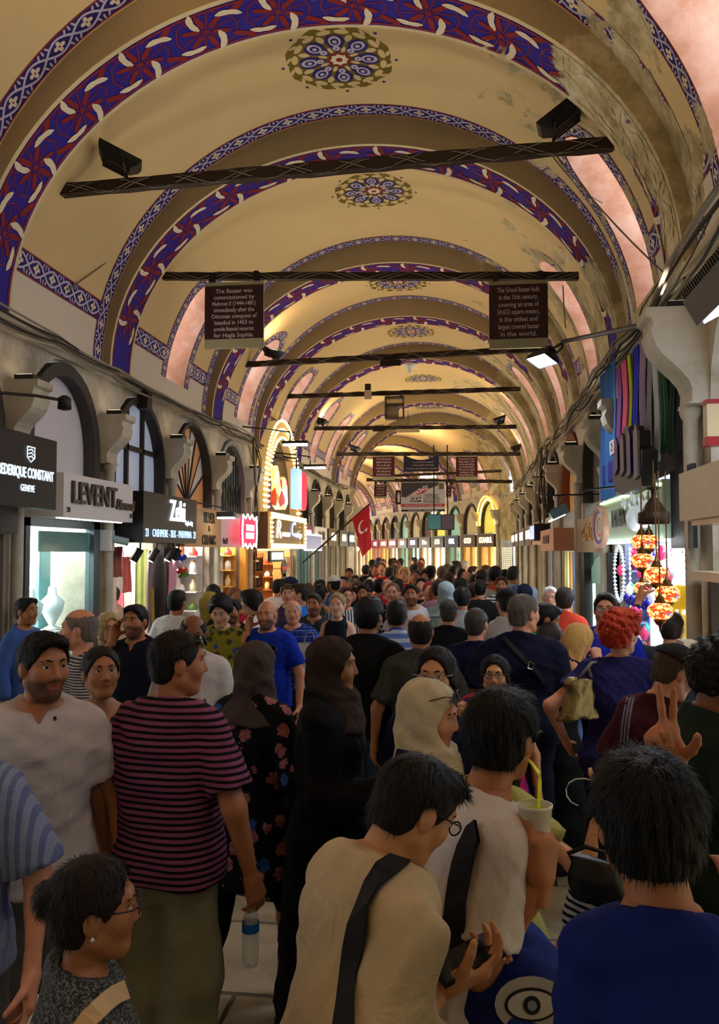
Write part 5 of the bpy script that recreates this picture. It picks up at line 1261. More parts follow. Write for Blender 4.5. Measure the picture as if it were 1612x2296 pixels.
# pendant lamp, lantern
p = at_y(918, 824, 14.6); t = empty('pendant_lamp', p, label='small white pendant lamp under the third beam', cat='lamp')
MB().mat(M('#e9e2d2', .4, .02)).lathe([(.02, .10), (.05, .08), (.135, .05), (.14, .03), (.09, .0), (.045, -.03), (.04, -.09), (.01, -.1)], 18).build('shade', t, smooth=True)
MB().mat(BLACK).tube([(0, 0, .1), (0, -.2, .26)], .008, 4).build('cord', t)
p = at_y(885, 915, 17.5); t = empty('box_lantern', p, label='boxy glass lantern hanging from the fourth beam', cat='lantern')
mb = MB().mat(M('#4a4238', .5, .1))
for sx in (-1, 1):
    for sz in (-1, 1): mb.box(sx*.19-.012, sx*.19+.012, -.1, .1, sz*.22-.012, sz*.22+.012)
    mb.box(sx*.19-.014, sx*.19+.014, -.11, .11, -.23, .23)
mb.box(-.2, .2, -.11, .11, .21, .24); mb.box(-.2, .2, -.11, .11, -.24, -.21); mb.box(-.2, .2, -.1, .1, .05, .09); mb.build('frame', t)
MB().mat(M('#b9ad98', .2, .2, 3, metal=.3)).box(-.18, .08, .02, .08, -.2, .05).build('reflector', t)
MB().mat(BLACK).tube([(-.15, 0, .24), (-.1, 0, .34), (.1, 0, .34), (.15, 0, .24)], .014, 5).build('yoke', t)
p = at_y(825, 878, 17.4); t = empty('small_speaker', p, label='small pale speaker box above the fourth beam', cat='speaker'); MB().mat(M('#b8ab8f', .5, .1)).box(-.07, .07, -.06, .06, -.16, .02).build('case', t); MB().mat(DARK).box(-.06, .06, -.05, .05, .02, .16).build('mount', t)
# hanging fluorescent in the far vault
for i, (x_, y_, Y) in enumerate(((960, 1069, 28.5), (915, 966, 20.0))):
    p = at_y(x_, y_, Y); t = empty('tube_light', p, label=('lit tube lamp behind the white banner beam', 'unlit pale tube lamp under the mid vault beam')[i], cat='lamp')
    MB().mat(E_((1, .9, .6), 9) if i == 0 else M('#bdae86', .5, .1)).box(-.28, .28, -.05, .05, -.04, .04).build('tube', t); MB().mat(DARK).tube([(0, 0, .04), (0, 0, .5)], .008, 4).build('cord', t)

# ---- plaques
MAROON = M('#2a0f14', .5, .06, name='maroon_panel'); MAR2 = M('#431017', .5, .06, name='maroon_panel')
CRM = M('#8f8a6c', .6, .05, name='plaque_cream')
INK = M('#b9a9a6', .6, 0, name='plaque_ink')
def plaque(x0, y0, x1, y1, Y, lines, label, top_y, pm=MAROON, foot=.14, group='maroon information plaques'):
    a, b = at_y(x0, y0, Y), at_y(x1, y1, Y); w, h = b.x-a.x, a.z-b.z; c = (a+b)/2
    t = empty('info_plaque', c, label=label, cat='plaque', group=group)
    MB().mat(CRM).box(-w/2, w/2, -.02, .02, -h/2, h/2).build('backing_board', t)
    MB().mat(pm).box(-w/2, w/2, -.028, -.02, -h/2+h*foot, h/2-h*.06).build('maroon_panel', t)
    n = len(lines); ls = h*.78/n
    for i, l in enumerate(lines):
        text(l, t, (0, -.03, h*.36-i*ls*.98-.0), FACE, ls*.92, INK, ext=.001, sx=min(1.0, w*.95/(len(l)*ls*.52)), bold=.0008 if h > .4 else 0, name='text_line')
    for s in (-1, 1):
        zt = at_y((x0+x1)/2, top_y, Y).z-c.z
        MB().mat(BLACK).box(s*w*.38-.03, s*w*.38+.03, -.05, .05, h/2, max(zt, h/2+.04)).build('hanger', t)
plaque(461, 636, 591, 779, 9.95, ['The Bazaar was', 'commissioned by', 'Mehmet II (1444-1481)', 'immediately after the', 'Ottoman conquest of', 'Istanbul in 1453 to', 'provide financial resources', 'for Hagia Sophia.'], 'large maroon plaque with eight lines of text, left of the pair', 612)
plaque(1096, 633, 1229, 779, 9.95, ['The Grand Bazaar built', 'in the 15th century,', 'covering an area of', '54,653 square meters,', 'is the oldest and', 'largest covered bazaar', 'in the world.'], 'large maroon plaque with seven lines of text, right of the pair', 612)
plaque(836, 1022, 885, 1076, 24.4, ['1461 yılında yapımına', 'başlanan Kapalıçarşı', 'ilk ve en eski yapısı', 'Cevahir Bedesteni ve', 'ikinci eski yapısı da', 'Sandal Bedesteni dir.'], 'small maroon plaque left of the dark blue banner', 1014, MAR2)
plaque(1022, 1022, 1071, 1076, 24.4, ['Construction of the', 'Bazaar began in 1461', 'and the oldest building', 'is the Cevahir Bedesten.', 'The second oldest', 'building is the', 'Sandal Bedesten.'], 'small maroon plaque right of the dark blue banner', 1014, MAR2)
plaque(839, 1086, 867, 1117, 25.6, ['Kapalıçarşı', 'Istanbul', 'un en eski', 'çarşısıdır.'], 'tiny maroon plaque left of the white banner', 1080, MAR2)
plaque(1000, 1088, 1012, 1116, 25.6, ['en', 'eski', 'yapı'], 'tiny maroon plaque peeking out right of the white banner', 1080, MAR2)
p = at_y(894, 1115, 25.6); t = empty('restroom_sign', p, label='narrow maroon restroom sign with white figure', cat='sign'); MB().mat(MAR2).box(-.1, .1, -.015, .015, -.22, .22).build('panel', t)
mb = MB().mat(WHITE); mb.lathe([(.002, .1), (.03, .13), (.002, .16)], 8, (0, -.02, 0), False); mb.box(-.04, .04, -.02, -.016, -.04, .09); mb.box(-.03, .03, -.02, -.016, -.15, -.04); mb.build('figure', t)
MB().mat(BLACK).tube([(0, 0, .22), (0, 0, .55)], .01, 4).build('hanger', t)
# dark blue banner
p0, p1 = at_y(905, 1020, 24.45), at_y(984, 1057, 24.45); w, h = p1.x-p0.x, p0.z-p1.z
t = empty('blue_banner', (p0+p1)/2, label='sagging dark blue banner with pale lettering', cat='banner')
mb = MB().mat(M('#171a33', .7, .15)); mb.grid([[((u/14-.5)*w, -.03*math.sin(pi*u/14)+k*.004, h/2*(1 if v else -1)-(.16*math.sin(pi*u/14) if v else -.0)) for u in range(15)] for k, v in ((0, 0), (0, 1))]); mb.build('cloth', t)
for i, (l, q) in enumerate((('T.C. İSTANBUL VALİLİĞİ', .02), ('KAPALIÇARŞI YÖNETİMİ', -.07), ('İSTANBUL RESTORASYON MÜDÜRLÜĞÜ', -.17))): text(l, t, (.06, -.05, q), FACE, .055, INK, ext=.001, name='text_line')
# white printed banner
p0, p1 = at_y(899, 1081, 25.52), at_y(998, 1147, 25.52); w, h = p1.x-p0.x, p0.z-p1.z
t = empty('printed_banner', (p0+p1)/2, label='white printed banner with red HABERINIZ OLSUN lettering', cat='banner')
MB().mat(M('#b9b7bb', .6, .05)).box(-w/2, w/2, -.01, .01, -h/2, h/2).build('cloth', t)
def bp(mat, pts, off, nm): return MB().mat(mat).poly([(u*w, -.012-off, v*h) for u, v in pts]).build(nm, t)
bp(M('#3a3a3c', .6, .1), [(-.49, .0), (-.36, -.02), (.34, .38), (.36, .48), (-.49, .48)], 0, 'dark_corner')
bp(M('#b01e24', .6, .05), [(-.34, -.05), (-.3, .06), (.06, .35), (.12, .26), (.03, .14)], .002, 'red_band')
bp(M('#222224', .6, .05), [(-.3, -.16), (-.04, -.17), (-.04, -.01), (-.3, -.03)], .002, 'black_tag')
bp(M('#b01e24', .6, .05), [(-.49, -.33), (.49, -.33), (.49, -.24), (-.49, -.24)], .002, 'red_strip')
bp(M('#1b1d2b', .6, .05), [(-.49, -.49), (.49, -.49), (.49, -.43), (-.49, -.43)], .002, 'dark_strip')
bp(M('#6e5a42', .6, .05), [(.36, .25), (.47, .25), (.47, .45), (.36, .45)], .002, 'crest_square')
WT = M('#e8e4e0', .6, 0)
text('HABERİNİZ', t, (-.12*w, -.02, .15*h), (pi/2, -R(28), 0), .15, WT, ext=.001, sx=.9, bold=.003); text('OLSUN!', t, (-.17*w, -.02, -.09*h), FACE, .13, WT, ext=.001, bold=.003)
INKD = M('#3b3d48', .6, 0)
for i in range(4): text(['www.kapalicarsi.org.tr', 'yenileme.istanbul', 'turizm ve tanıtım ofisi', 'twitter.com/KACARSIM'][i], t, (.2*w, -.02, (.08-.055*i)*h), FACE, .055, INKD, ext=.001, name='text_line')
text('Bizi takip edin!', t, (.2*w, -.02, -.16*h), FACE, .085, INKD, ext=.001, name='text_line'); text('KAPALIÇARŞI MECLİSİNDEN HABERİNİZ OLSUN', t, (0, -.02, -.285*h), FACE, .052, WT, ext=.001, name='text_line')
text('Tel: 0212 519 12 48     www.kapalicarsi.org.tr', t, (0, -.02, -.46*h), FACE, .05, WT, ext=.001, name='text_line')
MB().mat(BLACK).tube([(-w/2, 0, h/2), (0, 0, h/2+.06), (w/2, 0, h/2)], .01, 4).build('cord', t)
# hanging screens
p0, p1 = at_y(957, 1153, 24.6), at_y(1019, 1188, 24.6); w, h = p1.x-p0.x, p0.z-p1.z; c = (p0+p1)/2
for i, (u, cl, rz) in enumerate(((-.23, '#3f6f78', 12), (.24, '#4c3f4c', -8))):
    t = empty('hanging_screen', c+Vector((u*w, .05*i, 0)), R(rz), label='hanging video screen, %s of the pair' % ('teal left one' if i == 0 else 'purplish right one'), cat='screen', group='pair of hanging screens')
    MB().mat(BLACK).box(-w*.25, w*.25, .0, .08, -h/2, h/2).build('case', t); MB().mat(M(cl, .25, .3, 2, emit=.25, ecol=col3(cl))).box(-w*.235, w*.235, -.006, 0, -h*.45, h*.45).build('screen_face', t)
    MB().mat(BLACK).tube([(0, .05, h/2), (0, .05, 2.3)], .02, 5).build('hanger_pole', t)
# flag
FLAGM = M('#a81020', .8, .12, 4, name='flag_red')
p = at_y(789, 1160, 20.0); t = empty('turkish_flag', p, label='red flag with white crescent and star on a slanted pole', cat='flag')
co = [(789, 1163), (828, 1133), (832, 1228), (812, 1250)]
A, B, Cc, D = [at_y(u, v, 20.0)-p for u, v in co]
def FP(u, v, off=0):
    q = (A*(1-u)+B*u)*(1-v)+(D*(1-u)+Cc*u)*v; return q+Vector((0, .05*math.sin(u*5+v*3)-off, 0))
mb = MB().mat(FLAGM); mb.grid([[FP(i/10, j/14) for i in range(11)] for j in range(15)]); mb.grid([[FP(i/10, j/14, -.006) for i in range(10, -1, -1)] for j in range(15)]); mb.build('cloth', t, smooth=True)
mb = MB().mat(M('#d8cdc8', .8, 0))
n = 20; o_ = [(.45+.27*math.cos(R(50+260*k/n)), .36+.15*math.sin(R(50+260*k/n))) for k in range(n+1)]; i_ = [(.53+.22*math.cos(R(62+236*k/n)), .36+.122*math.sin(R(62+236*k/n))) for k in range(n+1)]
mb.grid([[FP(o_[k][0], o_[k][1], .012), FP(i_[k][0], i_[k][1], .012)] for k in range(n+1)])
mb.poly([FP(.72+(.13 if k % 2 == 0 else .05)*math.cos(R(36*k)), .50+(.065 if k % 2 == 0 else .026)*math.sin(R(36*k)), .012) for k in range(10)]); mb.build('crescent_and_star', t)
a = at_y(829, 1130, 20.0)-p; b = at_y(758, 1192, 20.3)-p; mb = MB().mat(WOOD); mb.tube([a, b, b+(b-a)*1.35], .022, 6); mb.build('pole', t)

# ---- cable bundles on the cornices
def bundle(pts, n, spread, label, sag=.05, r=.011):
    t = empty('cable_bundle', pts[0], label=label, cat='cables')
    base = [Vector(p)-Vector(pts[0]) for p in pts]
    for k in range(n):
        q = []; ox, oz, ph = (rnd.random()-.5)*spread, (rnd.random()-.5)*spread, rnd.random()*6
        for i in range(len(base)-1):
            for j in range(6):
                f = j/6; c = base[i]*(1-f)+base[i+1]*f
                q.append(c+Vector((ox+.04*math.sin((i*6+j)*.33+ph), 0, oz-sag*math.sin(pi*f)*(.5+.5*math.sin(i*2.7+ph))+.03*math.sin((i*6+j)*.21+ph))))
        q.append(base[-1]+Vector((ox, 0, oz)))
        MB().mat(M(['#8f8674', '#2a2622', '#b0a690', '#5c5142', '#1c1a18'][k % 5], .7, .2)).tube(q, r*(.6+.7*rnd.random()), 5).build('cable', t)
bundle([(-4.05, y, 4.17+.02*math.sin(y)) for y in np.arange(3.5, 28.5, 1.4)], 7, .12, 'tangled cables running along the left cornice')
bundle([(1.52, y, 4.12+.03*math.sin(1.7*y)) for y in np.arange(2.5, 28.5, 1.2)], 9, .16, 'tangled cables running along the right cornice', .07, .010)
bundle([(1.50, 17.0, 4.1), (1.5, 17.05, 3.6), (1.52, 17.1, 3.0), (1.5, 17.0, 2.5)], 8, .25, 'loose cables hanging down before the dark lunette', .02, .014)
bundle([(-3.95, 14.9, 4.15), (-3.9, 15.0, 3.7), (-3.95, 15.1, 3.2), (-3.95, 15.15, 2.6)], 6, .2, 'loose cables hanging beside the iron grille', .02)
for i, (a, b, Y1, Y2) in enumerate((((60, 375), (150, 440), 7.3, 7.4), ((1240, 340), (1530, 650), 7.5, 7.2), ((1235, 345), (1350, 455), 7.4, 8.2), ((1262, 640), (1268, 735), 10, 10.1), ((150, 650), (330, 500), 8.0, 9.4))):
    p, q = at_y(*a, Y1), at_y(*b, Y2)
    MB().mat(WIRE).tube([p+(q-p)*(k/8)+Vector((0, 0, -.06*math.sin(pi*k/8))) for k in range(9)], .008, 4).build('loose_wire', label=['thin wire from the vault to the left end of the nearest beam', 'thin wire from the nearest beam to the right cornice', 'thin wire sagging over the pink skylight reveal', 'thin chain hanging by the right plaque', 'thin wire over the cream bay on the left'][i], cat='wire', group='thin loose wires')

# invented lamps on the bracket capitals, added to light the vault evenly
UPL = MB().mat(DARK).box(-.09, .09, -.09, .09, 0, .05).mesh('fill_lamp_case'); UPG = MB().mat(E_((1, .8, .5), 4)).box(-.075, .075, -.075, .075, .05, .055).mesh('fill_lamp_glass')
def fill_lamp(x, y, z, pw, c, label):
    t = empty('fill_lamp', (x, y, z), label=label, cat='lamp', group='uplights on the capitals'); link('fill_lamp_case', UPL, t); link('fill_lamp_glass', UPG, t)
    area_light('fill_lamp_light', (x+(.1 if x < CX else -.1), y, z+.09), (CX, y, z+2.4), .15, pw, c, spread=105)
for i, y in enumerate(LB[3:-1]): fill_lamp(-4.2+.17, y+.14, 3.665, UPW, UPC[i % 2], 'small uplight hidden on top of a left arcade capital')
for i, y in enumerate(RB[2:-1]): fill_lamp(1.7-.18, y+.14, 3.855 if abs(y-6.1) < .1 else 3.665, UPW, UPC[(i+1) % 2], 'small uplight hidden on top of a right arcade capital')
# ================================================================== PEOPLE: signed distance bodies
def surface_nets(xs, ys, zs, F):
    S = F < 0
    cnt = np.zeros(tuple(n-1 for n in F.shape), np.int8)
    for a in (0, 1):
        for b in (0, 1):
            for c in (0, 1):
                cnt += S[a:S.shape[0]-1+a, b:S.shape[1]-1+b, c:S.shape[2]-1+c]
    act = (cnt > 0) & (cnt < 8)
    ii, jj, kk = np.nonzero(act); n = len(ii)
    idx = np.full(act.shape, -1, np.int32); idx[ii, jj, kk] = np.arange(n, dtype=np.int32)
    pos = np.zeros((n, 3), np.float32); num = np.zeros(n, np.float32)
    G = (xs, ys, zs); I = (ii, jj, kk)
    cor = {}
    for a in (0, 1):
        for b in (0, 1):
            for c in (0, 1): cor[a, b, c] = F[ii+a, jj+b, kk+c]
    for ax in range(3):
        o1, o2 = [q for q in range(3) if q != ax]
        for u in (0, 1):
            for v in (0, 1):
                A = [0, 0, 0]; A[o1] = u; A[o2] = v; B = list(A); B[ax] = 1
                fa, fb = cor[tuple(A)], cor[tuple(B)]
                m = (fa < 0) != (fb < 0)
                t = np.where(m, fa/(fa-fb+1e-12), 0)
                p = np.zeros((n, 3), np.float32)
                p[:, ax] = G[ax][I[ax]]+t*(G[ax][I[ax]+1]-G[ax][I[ax]])
                p[:, o1] = G[o1][I[o1]+u]; p[:, o2] = G[o2][I[o2]+v]
                pos[m] += p[m]; num[m] += 1
    pos /= np.maximum(num, 1)[:, None]
    Q = []
    sx = S[:-1, 1:-1, 1:-1] != S[1:, 1:-1, 1:-1]; i, j, k = np.nonzero(sx); j = j+1; k = k+1
    q = np.stack([idx[i, j-1, k-1], idx[i, j, k-1], idx[i, j, k], idx[i, j-1, k]], 1); f = ~S[i, j, k]; q[f] = q[f][:, ::-1]; Q.append(q)
    sy = S[1:-1, :-1, 1:-1] != S[1:-1, 1:, 1:-1]; i, j, k = np.nonzero(sy); i = i+1; k = k+1
    q = np.stack([idx[i-1, j, k-1], idx[i-1, j, k], idx[i, j, k], idx[i, j, k-1]], 1); f = ~S[i, j, k]; q[f] = q[f][:, ::-1]; Q.append(q)
    sz = S[1:-1, 1:-1, :-1] != S[1:-1, 1:-1, 1:]; i, j, k = np.nonzero(sz); i = i+1; j = j+1
    q = np.stack([idx[i-1, j-1, k], idx[i, j-1, k], idx[i, j, k], idx[i-1, j, k]], 1); f = ~S[i, j, k]; q[f] = q[f][:, ::-1]; Q.append(q)
    Q = np.concatenate(Q); Q = Q[(Q >= 0).all(1)]
    return pos, Q
def axis(lo, hi, h, fine=()):
    out = [lo]
    while out[-1] < hi:
        x = out[-1]; st = h
        for a, b, hh in fine:
            if a-h*.5 <= x < b: st = min(st, hh)
            elif x < a < x+h: st = min(st, max(hh, a-x))
        out.append(x+st)
    return np.array(out, np.float32)
class Field:
    def __init__(s, xs, ys, zs):
        s.g = (xs, ys, zs); s.F = np.full((len(xs), len(ys), len(zs)), 1.0, np.float32)
    def blk(s, lo, hi):
        sl = []
        for a in range(3):
            i0 = max(0, int(np.searchsorted(s.g[a], lo[a]))-1); i1 = min(len(s.g[a]), int(np.searchsorted(s.g[a], hi[a]))+1); sl.append(slice(i0, max(i1, i0+1)))
        sl = tuple(sl)
        return sl, s.g[0][sl[0]][:, None, None], s.g[1][sl[1]][None, :, None], s.g[2][sl[2]][None, None, :]
    def uni(s, sl, d, k):
        f = s.F[sl]
        if k > 0:
            h = np.maximum(k-np.abs(f-d), 0)/k
            s.F[sl] = np.minimum(f, d)-h*h*k*.25
        else: s.F[sl] = np.minimum(f, d)
    def cut(s, sl, d, k=0.0):
        """remove where d < 0"""
        f = s.F[sl]; d = -d
        if k > 0:
            h = np.maximum(k-np.abs(f-d), 0)/k
            s.F[sl] = np.maximum(f, d)+h*h*k*.25
        else: s.F[sl] = np.maximum(f, d)
    def cone(s, a, b, ra, rb, k=.03, clip=None, sq=None):
        a = np.array(a, np.float32); b = np.array(b, np.float32); m = max(ra, rb)+k+.02
        lo = np.minimum(a, b)-m; hi = np.maximum(a, b)+m
        sl, X, Y, Z = s.blk(lo, hi)
        ab = b-a; L2 = float(ab@ab)+1e-9
        t = np.clip(((X-a[0])*ab[0]+(Y-a[1])*ab[1]+(Z-a[2])*ab[2])/L2, 0, 1)
        d = np.sqrt((X-a[0]-t*ab[0])**2+(Y-a[1]-t*ab[1])**2+(Z-a[2]-t*ab[2])**2)-(ra+(rb-ra)*t)
        if clip is not None:
            l = math.sqrt(L2); u = ab/l
            q = (X-a[0])*u[0]+(Y-a[1])*u[1]+(Z-a[2])*u[2]-l*clip
            d = np.maximum(d, q)
        s.uni(sl, d, k)
    def ell(s, c, r, k=.02, Rm=None, sub=False):
        c = np.array(c, np.float32); r = np.array(r, np.float32); m = float(r.max())+k+.02
        sl, X, Y, Z = s.blk(c-m, c+m)
        X, Y, Z = X-c[0], Y-c[1], Z-c[2]
        if Rm is not None: X, Y, Z = (Rm[0, i]*X+Rm[1, i]*Y+Rm[2, i]*Z for i in range(3))
        k0 = np.sqrt((X/r[0])**2+(Y/r[1])**2+(Z/r[2])**2); k1 = np.sqrt((X/r[0]**2)**2+(Y/r[1]**2)**2+(Z/r[2]**2)**2)
        d = k0*(k0-1)/np.maximum(k1, 1e-6)
        (s.cut if sub else s.uni)(sl, d, k)
    def loft(s, tab, k=.03, e=0.0, z0=None, z1=None, noise=None, front=None, ex=2.4):
        """tab rows: z, half width, half depth, centre x, centre y"""
        tab = np.array(tab, np.float32); zz = tab[:, 0]
        lo = [float((tab[:, 3]-tab[:, 1]).min())-e-k-.03, float((tab[:, 4]-tab[:, 2]).min())-e-k-.03, (zz[0] if z0 is None else z0)-.02-k]
        hi = [float((tab[:, 3]+tab[:, 1]).max())+e+k+.03, float((tab[:, 4]+tab[:, 2]).max())+e+k+.03, (zz[-1] if z1 is None else z1)+.02+k]
        sl, X, Y, Z = s.blk(lo, hi); z = Z.ravel()
        f = lambda j: np.interp(z, zz, tab[:, j]).astype(np.float32)[None, None, :]
        a, b, cx, cy = f(1)+e, f(2)+e, f(3), f(4)
        q = (np.abs((X-cx)/a)**ex+np.abs((Y-cy)/b)**ex)**(1/ex)
        d = (q-1)*np.minimum(a, b)
        if noise is not None: d = d+noise(X-cx, Y-cy, Z)
        if z0 is None: z0 = zz[0]
        if z1 is None: z1 = zz[-1]
        d = np.maximum(d, np.maximum(z0-Z, Z-z1))
        s.uni(sl, d, k)
    def half(s, fn, k=0.0):
        """keep only where fn(X,Y,Z) < 0"""
        X, Y, Z = s.g[0][:, None, None], s.g[1][None, :, None], s.g[2][None, None, :]
        s.cut((slice(None),)*3, -fn(X, Y, Z), k)
    def disp(s, fn):
        X, Y, Z = s.g[0][:, None, None], s.g[1][None, :, None], s.g[2][None, None, :]
        s.F += fn(X, Y, Z)
    def mesh(s): return surface_nets(*s.g, s.F)

def np_obj(name, V, Q, mat, parent, attrs=None, link_obj=False):
    me = bpy.data.meshes.new(name)
    nv, nq = len(V), len(Q)
    me.vertices.add(nv); me.vertices.foreach_set('co', np.ascontiguousarray(V, np.float32).ravel())
    me.loops.add(nq*4); me.loops.foreach_set('vertex_index', np.ascontiguousarray(Q, np.int32).ravel())
    me.polygons.add(nq); me.polygons.foreach_set('loop_start', np.arange(0, nq*4, 4, dtype=np.int32)); me.polygons.foreach_set('loop_total', np.full(nq, 4, np.int32))
    me.polygons.foreach_set('use_smooth', np.ones(nq, bool))
    for k, v in (attrs or {}).items():
        at = me.attributes.new(k, 'FLOAT', 'POINT'); at.data.foreach_set('value', np.ascontiguousarray(v, np.float32))
    me.update(calc_edges=True)
    if mat: me.materials.append(mat)
    return link(name, me, parent)

# ---------------------------------------------------------------- hand prototypes (right hand: fingers +Z, palm faces +Y, thumb +X)
def make_hand(curl, spread=.08, thumb=(.75, .35, .55), tcurl=.3, h=.0045):
    f = Field(axis(-.075, .10, h), axis(-.05, .13, h), axis(-.06, .24, h))
    base = [(.031, 0, .088), (.010, 0, .094), (-.011, 0, .090), (-.030, 0, .080)]
    f.cone((0, 0, -.05), (0, 0, .012), .027, .027, .0)
    for b, r in zip(base, (.016, .0165, .016, .0145)):
        f.cone((b[0]*.5, 0, .01), b, .0175, r, .018)
    f.cone((.022, .008, .02), (.030, .010, .055), .018, .014, .015)
    ln = [(.046, .027, .021), (.050, .030, .022), (.046, .028, .021), (.036, .021, .019)]
    for q in range(4):
        p = np.array(base[q], float); a = 0.0; sp = spread*(1.5-q)
        c = curl[q] if isinstance(curl[q], (list, tuple)) else (curl[q], curl[q]*1.15, curl[q]*.7)
        r = (.0098, .0100, .0096, .0085)[q]
        for j in range(3):
            a += c[j]; d = np.array([math.sin(sp)*math.cos(a), math.sin(a), math.cos(sp)*math.cos(a)])
            e = p+d*ln[q][j]; f.cone(p, e, r, r*.9, .005 if j else .01); p = e; r *= .92
    p = np.array((.030, .010, .030)); d = np.array(thumb, float); d /= np.linalg.norm(d); r = .0145
    for j, l in enumerate((.042, .033, .026)):
        e = p+d*l; f.cone(p, e, r, r*.86, .012 if j == 0 else .005); p = e; r *= .86
        d = d+np.array((-.25, tcurl, .25)); d /= np.linalg.norm(d)
    return f.mesh()
HANDS = {}
def hand(kind, h=.0045):
    if (kind, h) not in HANDS:
        spec = dict(relax=dict(curl=(.28, .34, .38, .42)), grip=dict(curl=((.75, .95, .5),)*4, thumb=(.45, .85, .45), tcurl=.25), phone=dict(curl=((.45, .55, .35), (.55, .6, .4), (.6, .65, .4), (.7, .7, .4)), thumb=(.75, .65, .5), spread=.1),
                    vsign=dict(curl=(.03, .03, (1.5, 1.6, .9), (1.5, 1.6, .9)), spread=.17, thumb=(.2, .9, .4), tcurl=.1), fist=dict(curl=((1.3, 1.5, .9),)*4, thumb=(.2, .9, .4)), flat=dict(curl=(.08, .06, .08, .1), spread=.05),
                    cup=dict(curl=((.55, .7, .45), (.6, .7, .45), (.62, .72, .45), (.7, .75, .5)), thumb=(.5, .95, .35), tcurl=.05, spread=.09), horn=dict(curl=((.1, .1, .05), (1.35, 1.5, .9), (1.4, 1.5, .9), (.55, .5, .3)), spread=.2, thumb=(.75, .35, .55)))
        HANDS[kind, h] = make_hand(h=h, **spec[kind])
    return HANDS[kind, h]

# ---------------------------------------------------------------- materials for people
def skinmat(c, lip=None, beard=None):
    c = col3(c); key = ('skin', c, lip, beard)
    if key in _MC: return _MC[key]
    m, nt, b = newmat('skin', .5)
    tc = nd(nt, 'ShaderNodeTexCoord'); n = nd(nt, 'ShaderNodeTexNoise', i_Scale=14.0, i_Detail=4.0); nt.links.new(tc.outputs['Object'], n.inputs['Vector'])
    base = mixc(nt, n.outputs['Fac'], tuple(x*.88 for x in c), tuple(min(1, x*1.1) for x in c))
    la = nd(nt, 'ShaderNodeAttribute', attribute_name='lip'); ba = nd(nt, 'ShaderNodeAttribute', attribute_name='beard')
    l = col3(lip) if lip else (c[0]*.62, c[1]*.30, c[2]*.32)
    base = mixc(nt, la.outputs['Fac'], base, tuple(l))
    if beard:
        n2 = nd(nt, 'ShaderNodeTexNoise', i_Scale=120.0); nt.links.new(tc.outputs['Object'], n2.inputs['Vector'])
        fac = mth(nt, 'MULTIPLY', ba.outputs['Fac'], mth(nt, 'MULTIPLY_ADD', n2.outputs['Fac'], .5, .5))
        base = mixc(nt, fac, base, beard)
    nt.links.new(base, b.inputs['Base Color'])
    b.inputs['Subsurface Weight'].default_value = 0.0
    b.inputs['Specular IOR Level'].default_value = .35
    _MC[key] = m; return m
def hairmat(c):
    c = col3(c); key = ('hair', c)
    if key in _MC: return _MC[key]
    m, nt, b = newmat('hair', .5)
    tc = nd(nt, 'ShaderNodeTexCoord'); mp = nd(nt, 'ShaderNodeMapping'); mp.inputs['Scale'].default_value = (150, 150, 18)
    n = nd(nt, 'ShaderNodeTexNoise', i_Scale=1.0, i_Detail=3.0, i_Distortion=.6)
    nt.links.new(tc.outputs['Object'], mp.inputs[0]); nt.links.new(mp.outputs[0], n.inputs['Vector'])
    nt.links.new(mixc(nt, n.outputs['Fac'], tuple(x*.5 for x in c), tuple(min(1, x*1.7+.004) for x in c)), b.inputs['Base Color'])
    bp = nd(nt, 'ShaderNodeBump', i_Strength=.5, i_Distance=.006); nt.links.new(n.outputs['Fac'], bp.inputs['Height']); nt.links.new(bp.outputs['Normal'], b.inputs['Normal'])
    b.inputs['Specular IOR Level'].default_value = .2
    _MC[key] = m; return m
